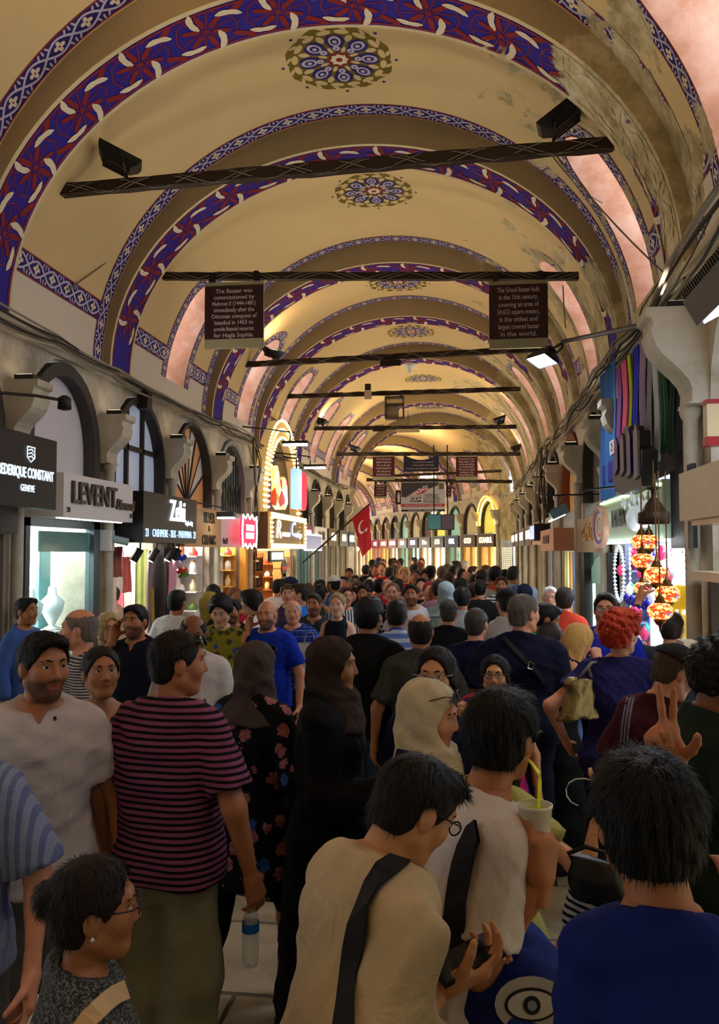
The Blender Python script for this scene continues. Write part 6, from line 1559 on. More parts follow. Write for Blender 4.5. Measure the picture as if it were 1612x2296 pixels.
def fab(c, pat=None, c2=None, sc=1.0, rough=.85, c3=None):
    """woven fabric, optional pattern: stripe, plaid, floral, spots, knit, vstripe"""
    c = col3(c); c2 = col3(c2) if c2 else None; c3 = col3(c3) if c3 else None
    key = ('fab', c, pat, c2, sc, rough, c3)
    if key in _MC: return _MC[key]
    m, nt, b = newmat('fabric', rough); b.inputs['Specular IOR Level'].default_value = .15
    tc = nd(nt, 'ShaderNodeTexCoord'); sep = nd(nt, 'ShaderNodeSeparateXYZ'); nt.links.new(tc.outputs['Object'], sep.inputs[0])
    n = nd(nt, 'ShaderNodeTexNoise', i_Scale=7.0, i_Detail=5.0); nt.links.new(tc.outputs['Object'], n.inputs['Vector'])
    base = mixc(nt, n.outputs['Fac'], tuple(x*.86 for x in c), tuple(min(1, x*1.12) for x in c))
    if pat in ('stripe', 'vstripe', 'plaid'):
        def band(src, per, duty):
            w = mth(nt, 'MULTIPLY_ADD', n.outputs['Fac'], .05*per/.02*.02, src)
            return mth(nt, 'LESS_THAN', mth(nt, 'FRACT', mth(nt, 'DIVIDE', w, per)), duty)
        if pat == 'stripe': base = mixc(nt, band(sep.outputs['Z'], .02*sc, .45), base, c2)
        elif pat == 'vstripe': base = mixc(nt, band(sep.outputs['X'], .03*sc, .45), base, c2)
        else:
            base = mixc(nt, mth(nt, 'MULTIPLY', band(sep.outputs['Z'], .06*sc, .4), .6), base, c2)
            base = mixc(nt, mth(nt, 'MULTIPLY', band(sep.outputs['X'], .06*sc, .4), .6), base, c2)
            base = mixc(nt, band(sep.outputs['Z'], .06*sc, .06), base, c3 or '#ffffff')
    elif pat in ('floral', 'spots', 'paisley'):
        v = nd(nt, 'ShaderNodeTexVoronoi', i_Scale=9.0/sc, i_Randomness=1.0); nt.links.new(tc.outputs['Object'], v.inputs['Vector'])
        n3 = nd(nt, 'ShaderNodeTexNoise', i_Scale=45.0/sc, i_Detail=2.0); nt.links.new(tc.outputs['Object'], n3.inputs['Vector'])
        d = mth(nt, 'ADD', v.outputs['Distance'], mth(nt, 'MULTIPLY_ADD', n3.outputs['Fac'], .5, -.25))
        f1 = mth(nt, 'LESS_THAN', d, .37 if pat != 'paisley' else .42)
        cc = mixc(nt, n3.outputs['Fac'], c2, c3 or tuple(x*.6 for x in c2))
        base = mixc(nt, f1, base, cc)
        if pat == 'paisley': base = mixc(nt, mth(nt, 'LESS_THAN', d, .15), base, c)
        if pat == 'floral':
            sepc = nd(nt, 'ShaderNodeSeparateColor'); nt.links.new(v.outputs['Color'], sepc.inputs[0])
            base = mixc(nt, mth(nt, 'MULTIPLY', f1, mth(nt, 'LESS_THAN', sepc.outputs[0], .18)), base, '#2c4f8a')
    elif pat == 'knit':
        n3 = nd(nt, 'ShaderNodeTexNoise', i_Scale=170.0, i_Detail=2.0); nt.links.new(tc.outputs['Object'], n3.inputs['Vector'])
        base = mixc(nt, ramp(nt, n3.outputs['Fac'], [(.45, 0.0), (.62, 1.0)]).outputs[0], base, c2)
    nt.links.new(base, b.inputs['Base Color'])
    n2 = nd(nt, 'ShaderNodeTexNoise', i_Scale=5.0, i_Detail=5.0, i_Distortion=.7); nt.links.new(tc.outputs['Object'], n2.inputs['Vector'])
    bp = nd(nt, 'ShaderNodeBump', i_Strength=.6, i_Distance=.05); nt.links.new(n2.outputs['Fac'], bp.inputs['Height']); nt.links.new(bp.outputs['Normal'], b.inputs['Normal'])
    _MC[key] = m; return m
EYE_W = M('#d8cfc6', .2, 0, name='eye_white'); IRIS = M('#1d120c', .15, 0, name='iris'); LENS = M('#b8c4c8', .05, 0, alpha=.22, spec=.7, name='lens'); SHADE = M('#0d0c0c', .08, 0, spec=.6, name='dark_lens')
SKIN = {'fair': '#c98e6f', 'light': '#bd8262', 'tan': '#a66c48', 'olive': '#9c6844', 'brown': '#7d4c31', 'asian': '#c08a60', 'pale': '#d3a488'}

# ---------------------------------------------------------------- body tables (height 1.75)
TM = [(.78, .115, .09), (.86, .150, .110), (.94, .158, .114), (1.03, .146, .106), (1.12, .138, .102), (1.24, .150, .112), (1.34, .158, .112), (1.41, .150, .096), (1.45, .118, .078), (1.49, .075, .064), (1.53, .058, .060)]
TF = [(.78, .115, .095), (.86, .160, .114), (.94, .166, .118), (1.03, .138, .100), (1.11, .118, .090), (1.22, .128, .102), (1.32, .134, .104), (1.40, .130, .086), (1.44, .104, .070), (1.485, .062, .056), (1.53, .050, .052)]
POSES = {'down': ((.262, -.03, 1.13), (.285, .05, .88), None, None, 'relax'), 'front': ((.235, .02, 1.13), (.09, .25, 1.17), (-.35, .9, .1), (0, 0, 1), 'phone'), 'ear': ((.285, .16, 1.23), (.145, .085, 1.50), (-.1, -.1, .95), (-1, .2, 0), 'phone'),
         'hip': ((.36, -.08, 1.16), (.20, .0, 1.02), (-.6, .5, -.3), (-.4, -.6, 0), 'fist'), 'bag': ((.25, .02, 1.14), (.20, .22, 1.02), (-.3, .9, -.2), (-1, 0, 0), 'grip'), 'chin': ((.22, .20, 1.20), (.06, .17, 1.48), (-.2, .1, .9), (0, -1, 0), 'fist'), 'walk': ((.24, -.10, 1.15), (.25, -.02, .90), None, None, 'relax'), 'walk2': ((.24, .04, 1.14), (.24, .17, .93), None, None, 'relax')}
def wr(seed, amp=.004):
    """cloth wrinkles"""
    r = random.Random(seed); W_ = [(r.uniform(-14, 14), r.uniform(-14, 14), r.uniform(6, 26), r.uniform(0, 6)) for _ in range(4)]+[(r.uniform(-45, 45), r.uniform(-45, 45), r.uniform(15, 50), r.uniform(0, 6)) for _ in range(2)]
    def fn(X, Y, Z):
        o = 0
        for i, (a, b, c, p) in enumerate(W_):
            q = np.sin(a*X+b*Y+c*Z+p+1.5*np.sin(7*Z+p)+np.sin(11*X+p)); o = o+(q if i < 3 else 1.6*(np.abs(q)-.6))*(1 if i < 4 else .7)
        return (amp*.5*o).astype(np.float32) if hasattr(o, 'astype') else amp*.5*o
    return fn
SHOE_ME = None
def shoe_mesh():
    f = Field(axis(-.06, .06, .009), axis(-.11, .20, .009), axis(-.01, .13, .009))
    f.cone((0, -.05, .045), (0, .03, .04), .04, .04, .0); f.cone((0, .0, .035), (0, .14, .028), .042, .034, .03); f.cone((0, -.05, .05), (0, -.045, .10), .04, .042, .03)
    f.half(lambda X, Y, Z: .004-Z+0*X+0*Y)
    return f.mesh()
NPEOPLE = [0]
def person(label, px=None, py=None, hp=None, yaw=180, H=None, sex='m', skin='tan', hair=('short', '#120d0a'), top=None, bot=None, head=(0, 0), lean=0, armR='down', armL='down', w=1.0, belly=0.0,
           lod=1, beard=None, face=True, depth=None, loc=None, stride=0.0, glasses=None, shade=None, cap=None, hijab=None, group=None, strands=0, seed=None, hs=1.0, shoes='#1a1a1c', extra=None, skirt=None, roll=0, low=True, tilt=0):
    """stand a figure so that the top of its head meets pixel (px, py); hp = head height in pixels"""
    NPEOPLE[0] += 1; seed = seed or NPEOPLE[0]; r = random.Random(seed)
    if loc is None:
        dep = depth or FPX*.232/hp
        P = _C+ray(px, py)*dep; Hh = H or P.z; loc = (P.x, P.y, 0)
    else: Hh = H
    s = Hh/1.75
    th = R(yaw)
    T = empty('person', loc, th, label=label, cat='person', group=group)
    # the head top must sit above loc: the lean moves the head forward, so step back
    ly = math.tan(R(lean)); lx = math.tan(R(tilt))
    off = ly*(1.62-.95)*s; offx = lx*(1.62-.95)*s
    hb = {0: .034, 1: .028, 2: .02}[lod]; hh = {0: .016, 1: .0092, 2: .0054}[lod]; hg = {0: .032, 1: .021, 2: .0135}[lod]
    def sh(p):                                     # joint in body space, sheared by the lean
        p = np.array(p, float); q = max(0, p[2]-.95); return np.array((p[0]+q*lx, p[1]+q*ly, p[2]))*s
    T.location = Vector(loc)-Matrix.Rotation(th, 3, 'Z') @ Vector((offx, off+.015*s, 0))
    tab = TM if sex == 'm' else TF
    def tb(e=0.0, straight=0.0, z0=0, z1=9, bel=belly):
        out = []
        amax = max(t[1] for t in tab if t[0] > 1.2); 
        for z, a, b in tab:
            if straight and .8 < z < 1.36: a = a+(max(amax, a)-a)*straight; b = b+(.116-b)*straight*.8
            bb = bel*math.exp(-((z-1.08)/.13)**2)
            out.append((z*s, (a*w+e+bb*.45)*s, (b*(w*.6+.4)+e+bb*.6)*s, max(0, z-.95)*lx*s, (max(0, z-.95)*ly+bb*.4)*s+(.006*s if sex == 'f' else 0)))
        return out
    S_W = (.160 if sex == 'm' else .140)*w
    arms = {}
    for sd, arm in ((1, armR), (-1, armL)):
        if isinstance(arm, dict):
            S_ = sh((S_W*sd, -.005, 1.388)); inv = Matrix.Rotation(-th, 3, 'Z')
            wp = arm['wr']; wv = np.array(inv @ (_C+ray(wp[0], wp[1])*wp[2]-T.location)) if not arm.get('local') else sh(wp)
            L1, L2 = .285*s, .255*s; d = wv-S_; D = np.linalg.norm(d)
            if D > (L1+L2)*.985: wv = S_+d/D*(L1+L2)*.985; d = wv-S_; D = np.linalg.norm(d)
            D = max(D, .06); u = d/np.linalg.norm(d); aa = (L1*L1-L2*L2+D*D)/(2*D); hgt = math.sqrt(max(0, L1*L1-aa*aa))
            po = np.array(arm.get('pole', (sd*.4, -.3, -1)), float); po = po-u*(po@u); po /= np.linalg.norm(po)+1e-9
            el = S_+u*aa+po*hgt
            rv = lambda q: np.array(inv @ Vector(q)) if q is not None else None
            arms[sd] = (S_, el, wv, rv(arm.get('fd')), rv(arm.get('pn')), arm.get('kind', 'relax')); continue
        a = POSES[arm] if isinstance(arm, str) else arm
        el, wri = a[0], a[1]
        if isinstance(arm, str):
            k_ = w if arm in ('down', 'walk', 'walk2') else 1.0
            el = (el[0]*sd*(.92 if sex == 'f' else 1)*k_, el[1], el[2]); wri = (wri[0]*sd*(.92 if sex == 'f' else 1)*k_, wri[1], wri[2])
        fd = a[2] if len(a) > 2 else None; pn = a[3] if len(a) > 3 else None; kind = a[4] if len(a) > 4 else 'relax'
        if isinstance(arm, str):
            if fd: fd = (fd[0]*sd, fd[1], fd[2])
            if pn: pn = (pn[0]*sd, pn[1], pn[2])
        arms[sd] = (sh((S_W*sd, -.005, 1.388)), sh(el), sh(wri), fd, pn, kind)
    legs = {}
    for sd in (1, -1):
        f = stride*sd
        legs[sd] = (np.array((.088*sd, 0, .89))*s, np.array((.095*sd, f*.22+.01, .485))*s, np.array((.10*sd, f*.38-.03, .085+max(0, -f)*.09))*s)
    hs_ = s*hs
    hc = sh((0, .028, 1.75-.1165*hs))
    Rh = np.array(Matrix.Rotation(R(head[0]), 3, 'Z') @ Matrix.Rotation(-R(head[1]), 3, 'X') @ Matrix.Rotation(R(roll), 3, 'Y'), np.float64)
    nb = sh((0, -.008, 1.47))
    # bent heads pivot at the neck
    piv = sh((0, .0, 1.55)); hc = piv+Rh @ (hc-piv)
    def hl(p): return hc+Rh @ (np.array(p)*hs_)
    # ---------------- skin body
    zlow = 0.0
    xs_ = [abs(a[j][0]) for a in arms.values() for j in range(3)]; ysn = [a[j][1] for a in arms.values() for j in range(3)]+[0]; zsn = [a[j][2] for a in arms.values() for j in range(3)]
    x1 = max(xs_+[.26*w*s+abs(offx), abs(hc[0])+.12])+.07; y0 = min(ysn+[-.2*s, hc[1]-.14])-.08; y1 = max(ysn+[.2*s+belly*s, hc[1]+.16])+.08; z1 = max(zsn+[hc[2]+.14*s])+.06
    if stride: y0 = min(y0, -.5*stride*s-.1); y1 = max(y1, .5*stride*s+.1)
    pn_ = Rh @ np.array((0, 0, 1.0)); pc = hl((0, -.01, -.115))          # plane through the neck where the fine head grid meets the body grid
    def build(F, hd):
        if not hd:
            F.loft(tb(-.006), .03)
            for sd, (S_, E_l, W_l, *_r) in arms.items():
                k = (1.0 if sex == 'm' else .82)*(w*.5+.5)
                F.cone(S_, E_l, .051*s*k, .043*s*k, .05*s); F.cone(E_l, W_l, .044*s*k, .028*s*(.5*k+.5), .02*s)
                F.cone(sh((.03*sd, -.02, 1.485)), sh((.135*sd*w, -.012, 1.425)), .03*s, .036*s, .04*s)
                if lod == 0: F.cone(W_l, W_l+(W_l-E_l)/np.linalg.norm(W_l-E_l)*.13*s, .03*s, .022*s, .01)
            for sd, (h_, k_, a_) in legs.items():
                F.cone(h_, k_, .076*s*w, .054*s, .05*s); F.cone(k_+np.array((0, -.012*s, -.07*s)), a_, .056*s, .037*s, .04*s); F.cone(k_, k_+np.array((0, 0, -.08*s)), .053*s, .052*s, .03*s)
                F.cone(a_, a_+np.array((0, .10*s, -.045*s)), .036*s, .03*s, .02)
            if sex == 'f':
                for sd in (1, -1): F.ell(sh((.066*sd, .075, 1.275)), np.array((.062, .055, .062))*s, .04*s)
        he = lambda c, rr, k=.02, sub=False: F.ell(hl(c), np.array(rr)*hs_, k*hs_, Rh, sub)
        hcn = lambda a, b, ra, rb, k=.015: F.cone(hl(a), hl(b), ra*hs_, rb*hs_, k*hs_)
        nk = .054 if sex == 'm' else .045
        F.cone(hl((0, -.022, -.045)), nb, nk*.98*s, nk*1.12*s, .03*s)
        if not hd:
            F.half(lambda X, Y, Z: (X-pc[0])*pn_[0]+(Y-pc[1])*pn_[1]+(Z-pc[2])*pn_[2]); return
        he((0, -.014, .030), (.076, .096, .086)); he((0, .016, -.030), (.061, .074, .082), .03)
        he((0, .056, -.092), (.026, .026, .023), .025)
        for sd in (1, -1):
            hcn((.047*sd, -.005, -.055), (.014*sd, .052, -.094), .027, .022, .02)
            he((.037*sd, .052, -.022), (.027, .026, .030), .02)
            
            if not hijab: he((.0775*sd, -.012, -.008), (.0115, .021, .031), .008)
        if face and lod >= 1:
            hcn((-.032, .073, .034), (.032, .073, .034), .0125, .0125, .015)
            for sd in (1, -1): he((.031*sd, .097, .012), (.017, .018, .0095), .010, True)
            nz_ = .098 if sex == 'f' else .100
            hcn((0, .083, .018), (0, nz_, -.022), .0072, .0105, .008)
            for sd in (1, -1): he((.0105*sd, .089, -.028), (.0085, .010, .0075), .006)
            hcn((-.019, .077, -.055), (.019, .077, -.055), .0062, .0062, .006); hcn((-.016, .0765, -.066), (.016, .0765, -.066), .0072, .0072, .006)
            he((0, .094, -.0605), (.024, .012, .0022), .004, True)
        elif face: hcn((0, .082, .01), (0, .100, -.024), .009, .012, .01)
        F.half(lambda X, Y, Z: -((X-pc[0])*pn_[0]+(Y-pc[1])*pn_[1]+(Z-pc[2])*pn_[2])-.012*s)
    F = Field(axis(-x1, x1, hb), axis(y0, y1, hb), axis(-.02, z1, hb)); build(F, False); V, Q = F.mesh()
    m_ = .15*hs_
    F = Field(axis(hc[0]-m_, hc[0]+m_, hh), axis(hc[1]-m_, hc[1]+m_, hh), axis(hc[2]-.165*hs_, hc[2]+m_, hh)); build(F, True); V2, Q2 = F.mesh()
    Q = np.concatenate([Q, Q2+len(V)]); V = np.concatenate([V, V2])
    # attributes
    at = {}
    hv = ((V-hc) @ Rh)/hs_
    lip = np.exp(-((hv[:, 2]+.060)/.010)**2)*np.exp(-(hv[:, 0]/.020)**4)*(hv[:, 1] > .068)
    br = np.clip((-.028-hv[:, 2]-.25*np.maximum(0, .05-hv[:, 1])*0)/.02, 0, 1)*np.clip((hv[:, 1]-.0)/.02, 0, 1)*(hv[:, 2] > -.135)
    br = np.maximum(br*(1-np.clip(lip*2, 0, 1)), np.exp(-((hv[:, 2]+.042)/.007)**2)*(np.abs(hv[:, 0]) < .028)*(hv[:, 1] > .06))
    if lod >= 1:
        nv = len(V); allV, allQ = [V], [Q]; n_off = nv
        for sd, (S_, E_l, W_l, fd, pn, kind) in arms.items():
            if kind is None: continue
            hv_, hq = hand(kind, .006 if lod == 2 else .008)
            z = np.array(fd, float) if fd is not None else (W_l-E_l); z /= np.linalg.norm(z)
            y = np.array(pn, float) if pn is not None else np.array((-sd, .35, 0.0)); y = y-z*(y@z); y /= np.linalg.norm(y)
            x = np.cross(y, z)
            m = hv_.copy(); q = hq
            if sd > 0: m = m*np.array((-1, 1, 1), np.float32); q = q[:, ::-1]; 
            hsz = s*(1.0 if sex == 'm' else .9)
            m = (m[:, :1]*x+m[:, 1:2]*y+m[:, 2:3]*z)*hsz+W_l+z*.01*s
            allV.append(m.astype(np.float32)); allQ.append(q+n_off); n_off += len(m)
        V = np.concatenate(allV); Q = np.concatenate(allQ)
        pad = len(V)-nv; lip = np.concatenate([lip, np.zeros(pad)]); br = np.concatenate([br, np.zeros(pad)])
    sk = SKIN.get(skin, skin)
    body = np_obj('body', V, Q, skinmat(sk, None, beard), T, {'lip': lip, 'beard': br})
    # ---------------- eyes and brows
    if face and lod >= 1:
        for sd in (1, -1):
            mb = MB().mat(EYE_W)
            mb.lathe([(.0005, -.0125), (.0085, -.009), (.0122, -.002), (.0122, .002), (.0085, .009), (.0065, .0107)], 12, cap=False)
            mb.mat(IRIS); mb.lathe([(.0065, .0107), (.0035, .0122), (.0003, .0126)], 12, cap=False)
            o = mb.build('eye', T, smooth=True); Mx = Matrix(Rh.tolist()).to_4x4() @ Matrix.Rotation(-pi/2, 4, 'X'); o.matrix_local = Matrix.Translation(Vector(hl((.031*sd, .0715, .0115)))) @ Mx @ Matrix.Scale(hs_, 4)
            mb = MB().mat(hairmat(hair[1] if hair[0] != 'bald' else (beard or '#2a211b')))
            mb.tube([hl((.013*sd, .0875, .031)), hl((.030*sd, .0855, .0365)), hl((.050*sd, .0705, .031))], [.0030*hs_, .0040*hs_, .0016*hs_], 6); mb.build('eyebrow', T, smooth=True)
            if lod >= 1:
                mb = MB().mat(skinmat(tuple(x*.8 for x in col3(sk))))
                mb.tube([hl((.015*sd, .0790, .0165)), hl((.031*sd, .0838, .0190)), hl((.048*sd, .0720, .0155))], [.0026*hs_, .0046*hs_, .0020*hs_], 6); mb.build('eyelid', T, smooth=True)
    # ---------------- hair
    hk, hcol = hair[0], hair[1]
    if hk and hk != 'bald' and not hijab:
        hr = {0: .016, 1: .011, 2: .0076}[lod]
        ext = .20 if hk in ('long', 'wavy', 'pony') else .0
        cen = hc
        m_ = .155*hs_; G = Field(axis(cen[0]-m_, cen[0]+m_, hr), axis(cen[1]-m_-.03, cen[1]+m_, hr), axis(cen[2]-m_-ext*s-.02, cen[2]+m_+.02, hr))
        ge = lambda c, rr, k=.02, sub=False: G.ell(hl(c), np.array(rr)*hs_, k*hs_, Rh, sub)
        t = {'crop': .006, 'ring': .008, 'short': .010, 'thick': .020, 'curly': .032, 'bob': .014, 'long': .02, 'wavy': .028, 'bun': .013, 'pony': .013, 'updo': .026, 'bowl': .022}[hk]
        ge((0, -.018, .030), (.077+t, .094+t, .086+t)); ge((0, -.05, -.03), (.062+t*.8, .050+t*.8, .062), .02)
        if hk in ('bob', 'bowl'): ge((0, -.03, -.035), (.078+t, .075+t*.6, .075), .03)
        if hk in ('thick', 'updo', 'curly', 'short', 'bowl'): ge((0, .045, .085), (.058+t*.4, .05+t*.3, .03+t*.7), .02)
        if hk == 'updo': ge((0, -.03, .10), (.072, .078, .05), .03)
        if hk in ('long', 'wavy'):
            G.cone(hl((0, -.06, -.03)), hl((0, -.05, -.20)), .075*hs_, .06*hs_, .03)
            for sd in (1, -1): G.cone(hl((.06*sd, -.01, 0)), hl((.066*sd, .005, -.19)), .032*hs_, .026*hs_, .03)
        # hairline
        fw_ = .088 if hk not in ('long', 'wavy', 'bob', 'bowl') else .076
        G.ell(hl((0, .125, -.014)), np.array((fw_, .104, .116))*hs_, .006, Rh, True)
        hX = lambda X, Y, Z: [(X-hc[0])*Rh[0, i]+(Y-hc[1])*Rh[1, i]+(Z-hc[2])*Rh[2, i] for i in range(3)]
        if hk not in ('long', 'wavy'):
            nap = -.078 if hk in ('short', 'crop', 'thick', 'ring', 'curly', 'updo', 'bun', 'pony') else -.10
            def cutf(X, Y, Z):
                a, b, c = hX(X, Y, Z); return np.maximum(nap*hs_-c, (b*.9-.045*hs_)-c-.0*a if hk in ('bob', 'bowl') else (b*1.35-.012*hs_)-(c+.028*hs_)-np.maximum(0, np.abs(a)*0))
            G.half(cutf, .004)
            for sd in (1, -1):
                if hk not in ('bob', 'bowl'): ge((.088*sd, -.010, -.02), (.03, .028, .042), .006, True)
        if hk == 'ring': ge((0, -.02, .115), (.082, .095, .072), .01, True)
        if hk == 'bun': ge((0, -.115, .035), (.042, .036, .042), .01)
        if hk == 'pony': ge((0, -.112, .03), (.03, .03, .035), .01); G.cone(hl((0, -.125, .02)), hl((0, -.13, -.14)), .03*hs_, .016*hs_, .01)
        am = {'curly': .007, 'wavy': .005, 'updo': .004, 'thick': .003}.get(hk, .0016)
        def hn(X, Y, Z):
            a, b, c = hX(X, Y, Z); an = np.arctan2(a, -b-.0)
            if hk in ('curly', 'wavy'): return (am*(np.sin(a*160/hs_+3*np.sin(c*70))+np.sin(b*150+c*90)+np.sin(c*170/hs_+a*60))*.6).astype(np.float32)
            return (am*(np.sin(an*38+c*30)+.7*np.sin(an*71-c*22+b*20))).astype(np.float32)
        G.disp(hn)
        hV, hQ = G.mesh()
        if len(hV):
            ho = np_obj('hair', hV, hQ, hairmat(hcol), T)
            if strands or lod >= 1: add_strands(T, ho, hc, Rh, hs_, strands or {2: 2000, 1: 420}[lod]//(2 if hk in ('bun', 'pony') else 1), hcol, r)
    # ---------------- garments
    def garment(name, mat, build, z0, z1_, hgr=hg, amp=.0045, xw=None, wr_seed=None):
        xx = xw or (x1 if name not in ('trousers', 'shorts', 'jeans', 'skirt') else .36*w*s+.05)
        G = Field(axis(-xx, xx, hgr), axis(y0-.03, y1+.03, hgr), axis(z0, z1_, hgr))
        build(G)
        if amp: fn_ = wr((wr_seed or seed)*3+len(name), amp); G.disp(lambda X, Y, Z: fn_(X, Y, Z)-amp*.75)
        a, b = G.mesh()
        return np_obj(name, a, b, mat, T) if len(a) else None
    def leg_build(G, e, flare, hem, waist=1.0):
        G.loft([q for q in tb(e)], .03, z1=waist*s)
        for sd, (h_, k_, a_) in legs.items():
            G.cone(h_, k_, (.076*w+e)*s, (.056+e+flare)*s, .04*s)
            if hem < .45: G.cone(k_, a_, (.056+e+flare)*s, (.044+e+flare*.8)*s, .02*s)
            else: G.cone(k_, k_+(a_-k_)*.4, (.056+e+flare)*s, (.056+e+flare)*s, .02*s)
        G.half(lambda X, Y, Z: np.maximum(hem*s-Z, Z-waist*s)+0*X+0*Y, .004)
    if bot and low:
        kind, mat = bot[0], bot[1]
        fl, hem = {'trousers': (.022, .05), 'jeans': (.012, .06), 'slim': (.004, .07), 'shorts': (.035, .50), 'cargo': (.045, .30)}.get(kind, (.02, .05))
        garment({'slim': 'trousers', 'cargo': 'shorts'}.get(kind, kind), mat, lambda G: leg_build(G, .009, fl, hem), max(-.01, hem*s-.04), 1.06*s, hg*1.5, .006)
    if skirt and low:
        mat, zt, zb, wb = skirt
        def sk_b(G):
            G.loft([(zb*s, wb*s, wb*.8*s, 0, 0), ((zb+zt)/2*s, (wb*.55+.09)*s, (wb*.5+.06)*s, 0, 0), (.92*s, .185*s*w, .14*s, 0, 0), (zt*s, (.16 if sex == 'm' else .15)*w*s, .115*s, 0, 0)], .0, ex=2.2, noise=lambda X, Y, Z: .012*np.sin(9*np.arctan2(X, Y))*np.clip((zt*s-Z)/(zt-zb+.01), 0, 1))
        garment('skirt', mat, sk_b, zb*s-.03, zt*s+.04, hg*1.1, .003, xw=wb*s+.06)
    if top:
        tk, mat = top[0], top[1]; o = top[2] if len(top) > 2 else {}
        e = o.get('e', .018); hem = o.get('hem', .86); st = o.get('st', .6 if sex == 'm' else .3); slv = o.get('sl', .62); nz = o.get('nz', 1.508); nsl = o.get('nsl', .42)
        def top_b(G):
            t2 = [(q[0], q[1]+(.014*s if q[0] < 1.0*s else 0), q[2]+(.012*s if q[0] < 1.0*s else 0))+q[3:] for q in tb(e, st)]
            if hem < .8:
                wb = o.get('wb', .24); t2 = [(hem*s, wb*s, wb*.75*s, 0, 0)]+[q for q in t2 if q[0] > .9*s]
            G.loft(t2, .02, z0=hem*s, z1=(nz+.03)*s)
            if sex == 'f':
                for sd in (1, -1): G.ell(sh((.066*sd, .078, 1.275)), np.array((.070, .062, .070))*s, .05*s)
            for sd, (S_, E_l, W_l, *_r) in arms.items():
                k = (1.0 if sex == 'm' else .85)*(w*.5+.5)
                if slv > 0:
                    ex_ = o.get('se', .006)
                    c = min(slv, 1.0)
                    G.cone(S_, E_l, (.051*k+e)*s, (.045*k+e+ex_)*s, .02*s, clip=c if slv < 1 else None)
                    G.cone(sh((.03*sd, -.02, 1.485)), sh((.135*sd*w, -.012, 1.425)), (.03+e*.7)*s, (.036+e)*s, .04*s)
                    if slv > 1: G.cone(E_l, W_l, (.047*k+e+ex_*.6)*s, (.034*k+e+ex_*.4)*s, .02*s, clip=min(1, slv-1))
                elif slv < 0: pass
            dx, dy = (float(q) for q in sh((0, 0, nz))[:2])
            G.half(lambda X, Y, Z: (Z-nz*s+nsl*(Y-dy+.03*s))+0*X, .006)
            G.cut(*(lambda b: (b[0], np.sqrt((b[1]-dx)**2+(b[2]-dy)**2+0*b[3])-o.get('nr', .058)*s+np.maximum(0, (nz-.05)*s-b[3])*3))(G.blk((-.2, y0, (nz-.2)*s), (.2, y1, (nz+.1)*s))), .004)
            if o.get('v'): G.half(lambda X, Y, Z: -np.maximum(np.maximum(np.abs(X-dx)-(Z-(nz-o['v'])*s)*.42, -(Y-dy)), 0*Z-.5+0*(Z)), .004)
            if slv == 0: G.half(lambda X, Y, Z: np.abs(X-dx)-(S_W-.025+o.get('aw', 0))*s-np.maximum(0, 1.30*s-Z)*1.2+0*Y, .006)
            if o.get('strapless'): G.half(lambda X, Y, Z: Z-(1.32*s)-.25*np.maximum(0, Y)+0*X, .004)
        garment(o.get('name', {'tee': 'shirt', 'shirt': 'shirt', 'dress': 'dress', 'coat': 'coat'}.get(tk, tk)), mat, top_b, hem*s-.04, 1.56*s, hg*(1.4 if hem < .7 else 1), o.get('wr', .0075 if lod == 2 else .006), wr_seed=o.get('seed'))
        if o.get('collar'):
            mb = MB().mat(o['collar'] if o['collar'] is not True else mat); n = 18; rows = [[], [], []]
            for q in range(n+1):
                a = R(20+320*q/n)+pi/2; zc = 1.468-.035*math.sin(a)
                for ri, (rad, dz) in enumerate(((.060, .0), (.062, .038), (.082, .004))):
                    p = sh((rad*math.cos(a)*(1.0 if sex == 'm' else .86), rad*.95*math.sin(a)-.004, zc+dz)); rows[ri].append(tuple(p))
            mb.grid(rows); mb.build('collar', T, smooth=True)
    # ---------------- head coverings
    if hijab:
        mat, drape = hijab
        G = Field(axis(-.27*s, .27*s, hh*1.5), axis(hc[1]-.24*s, hc[1]+.24*s, hh*1.5), axis((1.12 if drape else 1.3)*s, hc[2]+.17*s, hh*1.5))
        ge = lambda c, rr, k=.02, sub=False: G.ell(hl(c), np.array(rr)*hs_, k*hs_, Rh, sub)
        ge((0, -.022, .032), (.096, .112, .102)); ge((0, -.026, -.04), (.090, .096, .10), .03); ge((0, .01, -.10), (.075, .08, .06), .03)
        cy = float(sh((0, 0, 1.45))[1])
        G.loft([(1.38*s, .185*s*w, .135*s, 0, cy), (1.44*s, .15*s, .125*s, 0, cy+.01*s), (1.50*s, .095*s, .098*s, 0, cy+.01*s), (1.56*s, .075*s, .085*s, 0, cy)], .05*s)
        if drape: G.loft([(1.16*s, .05*s, .03*s, drape*.03*s, cy+.10*s), (1.26*s, .10*s, .055*s, drape*.02*s, cy+.095*s), (1.38*s, .14*s, .09*s, 0, cy+.07*s), (1.50*s, .09*s, .08*s, 0, cy+.05*s)], .07*s)
        ge((0, .137, -.014), (.093, .124, .097), .008, True)
        def fold(X, Y, Z):
            a = np.arctan2(X-hc[0], Y-hc[1]); return (.0030*np.sin(Z*38+np.sin(a*2)*3+a*3)+.0018*np.sin(Z*80-a*5+1)).astype(np.float32)
        G.disp(fold); a_, b_ = G.mesh(); np_obj('headscarf', a_, b_, mat, T)
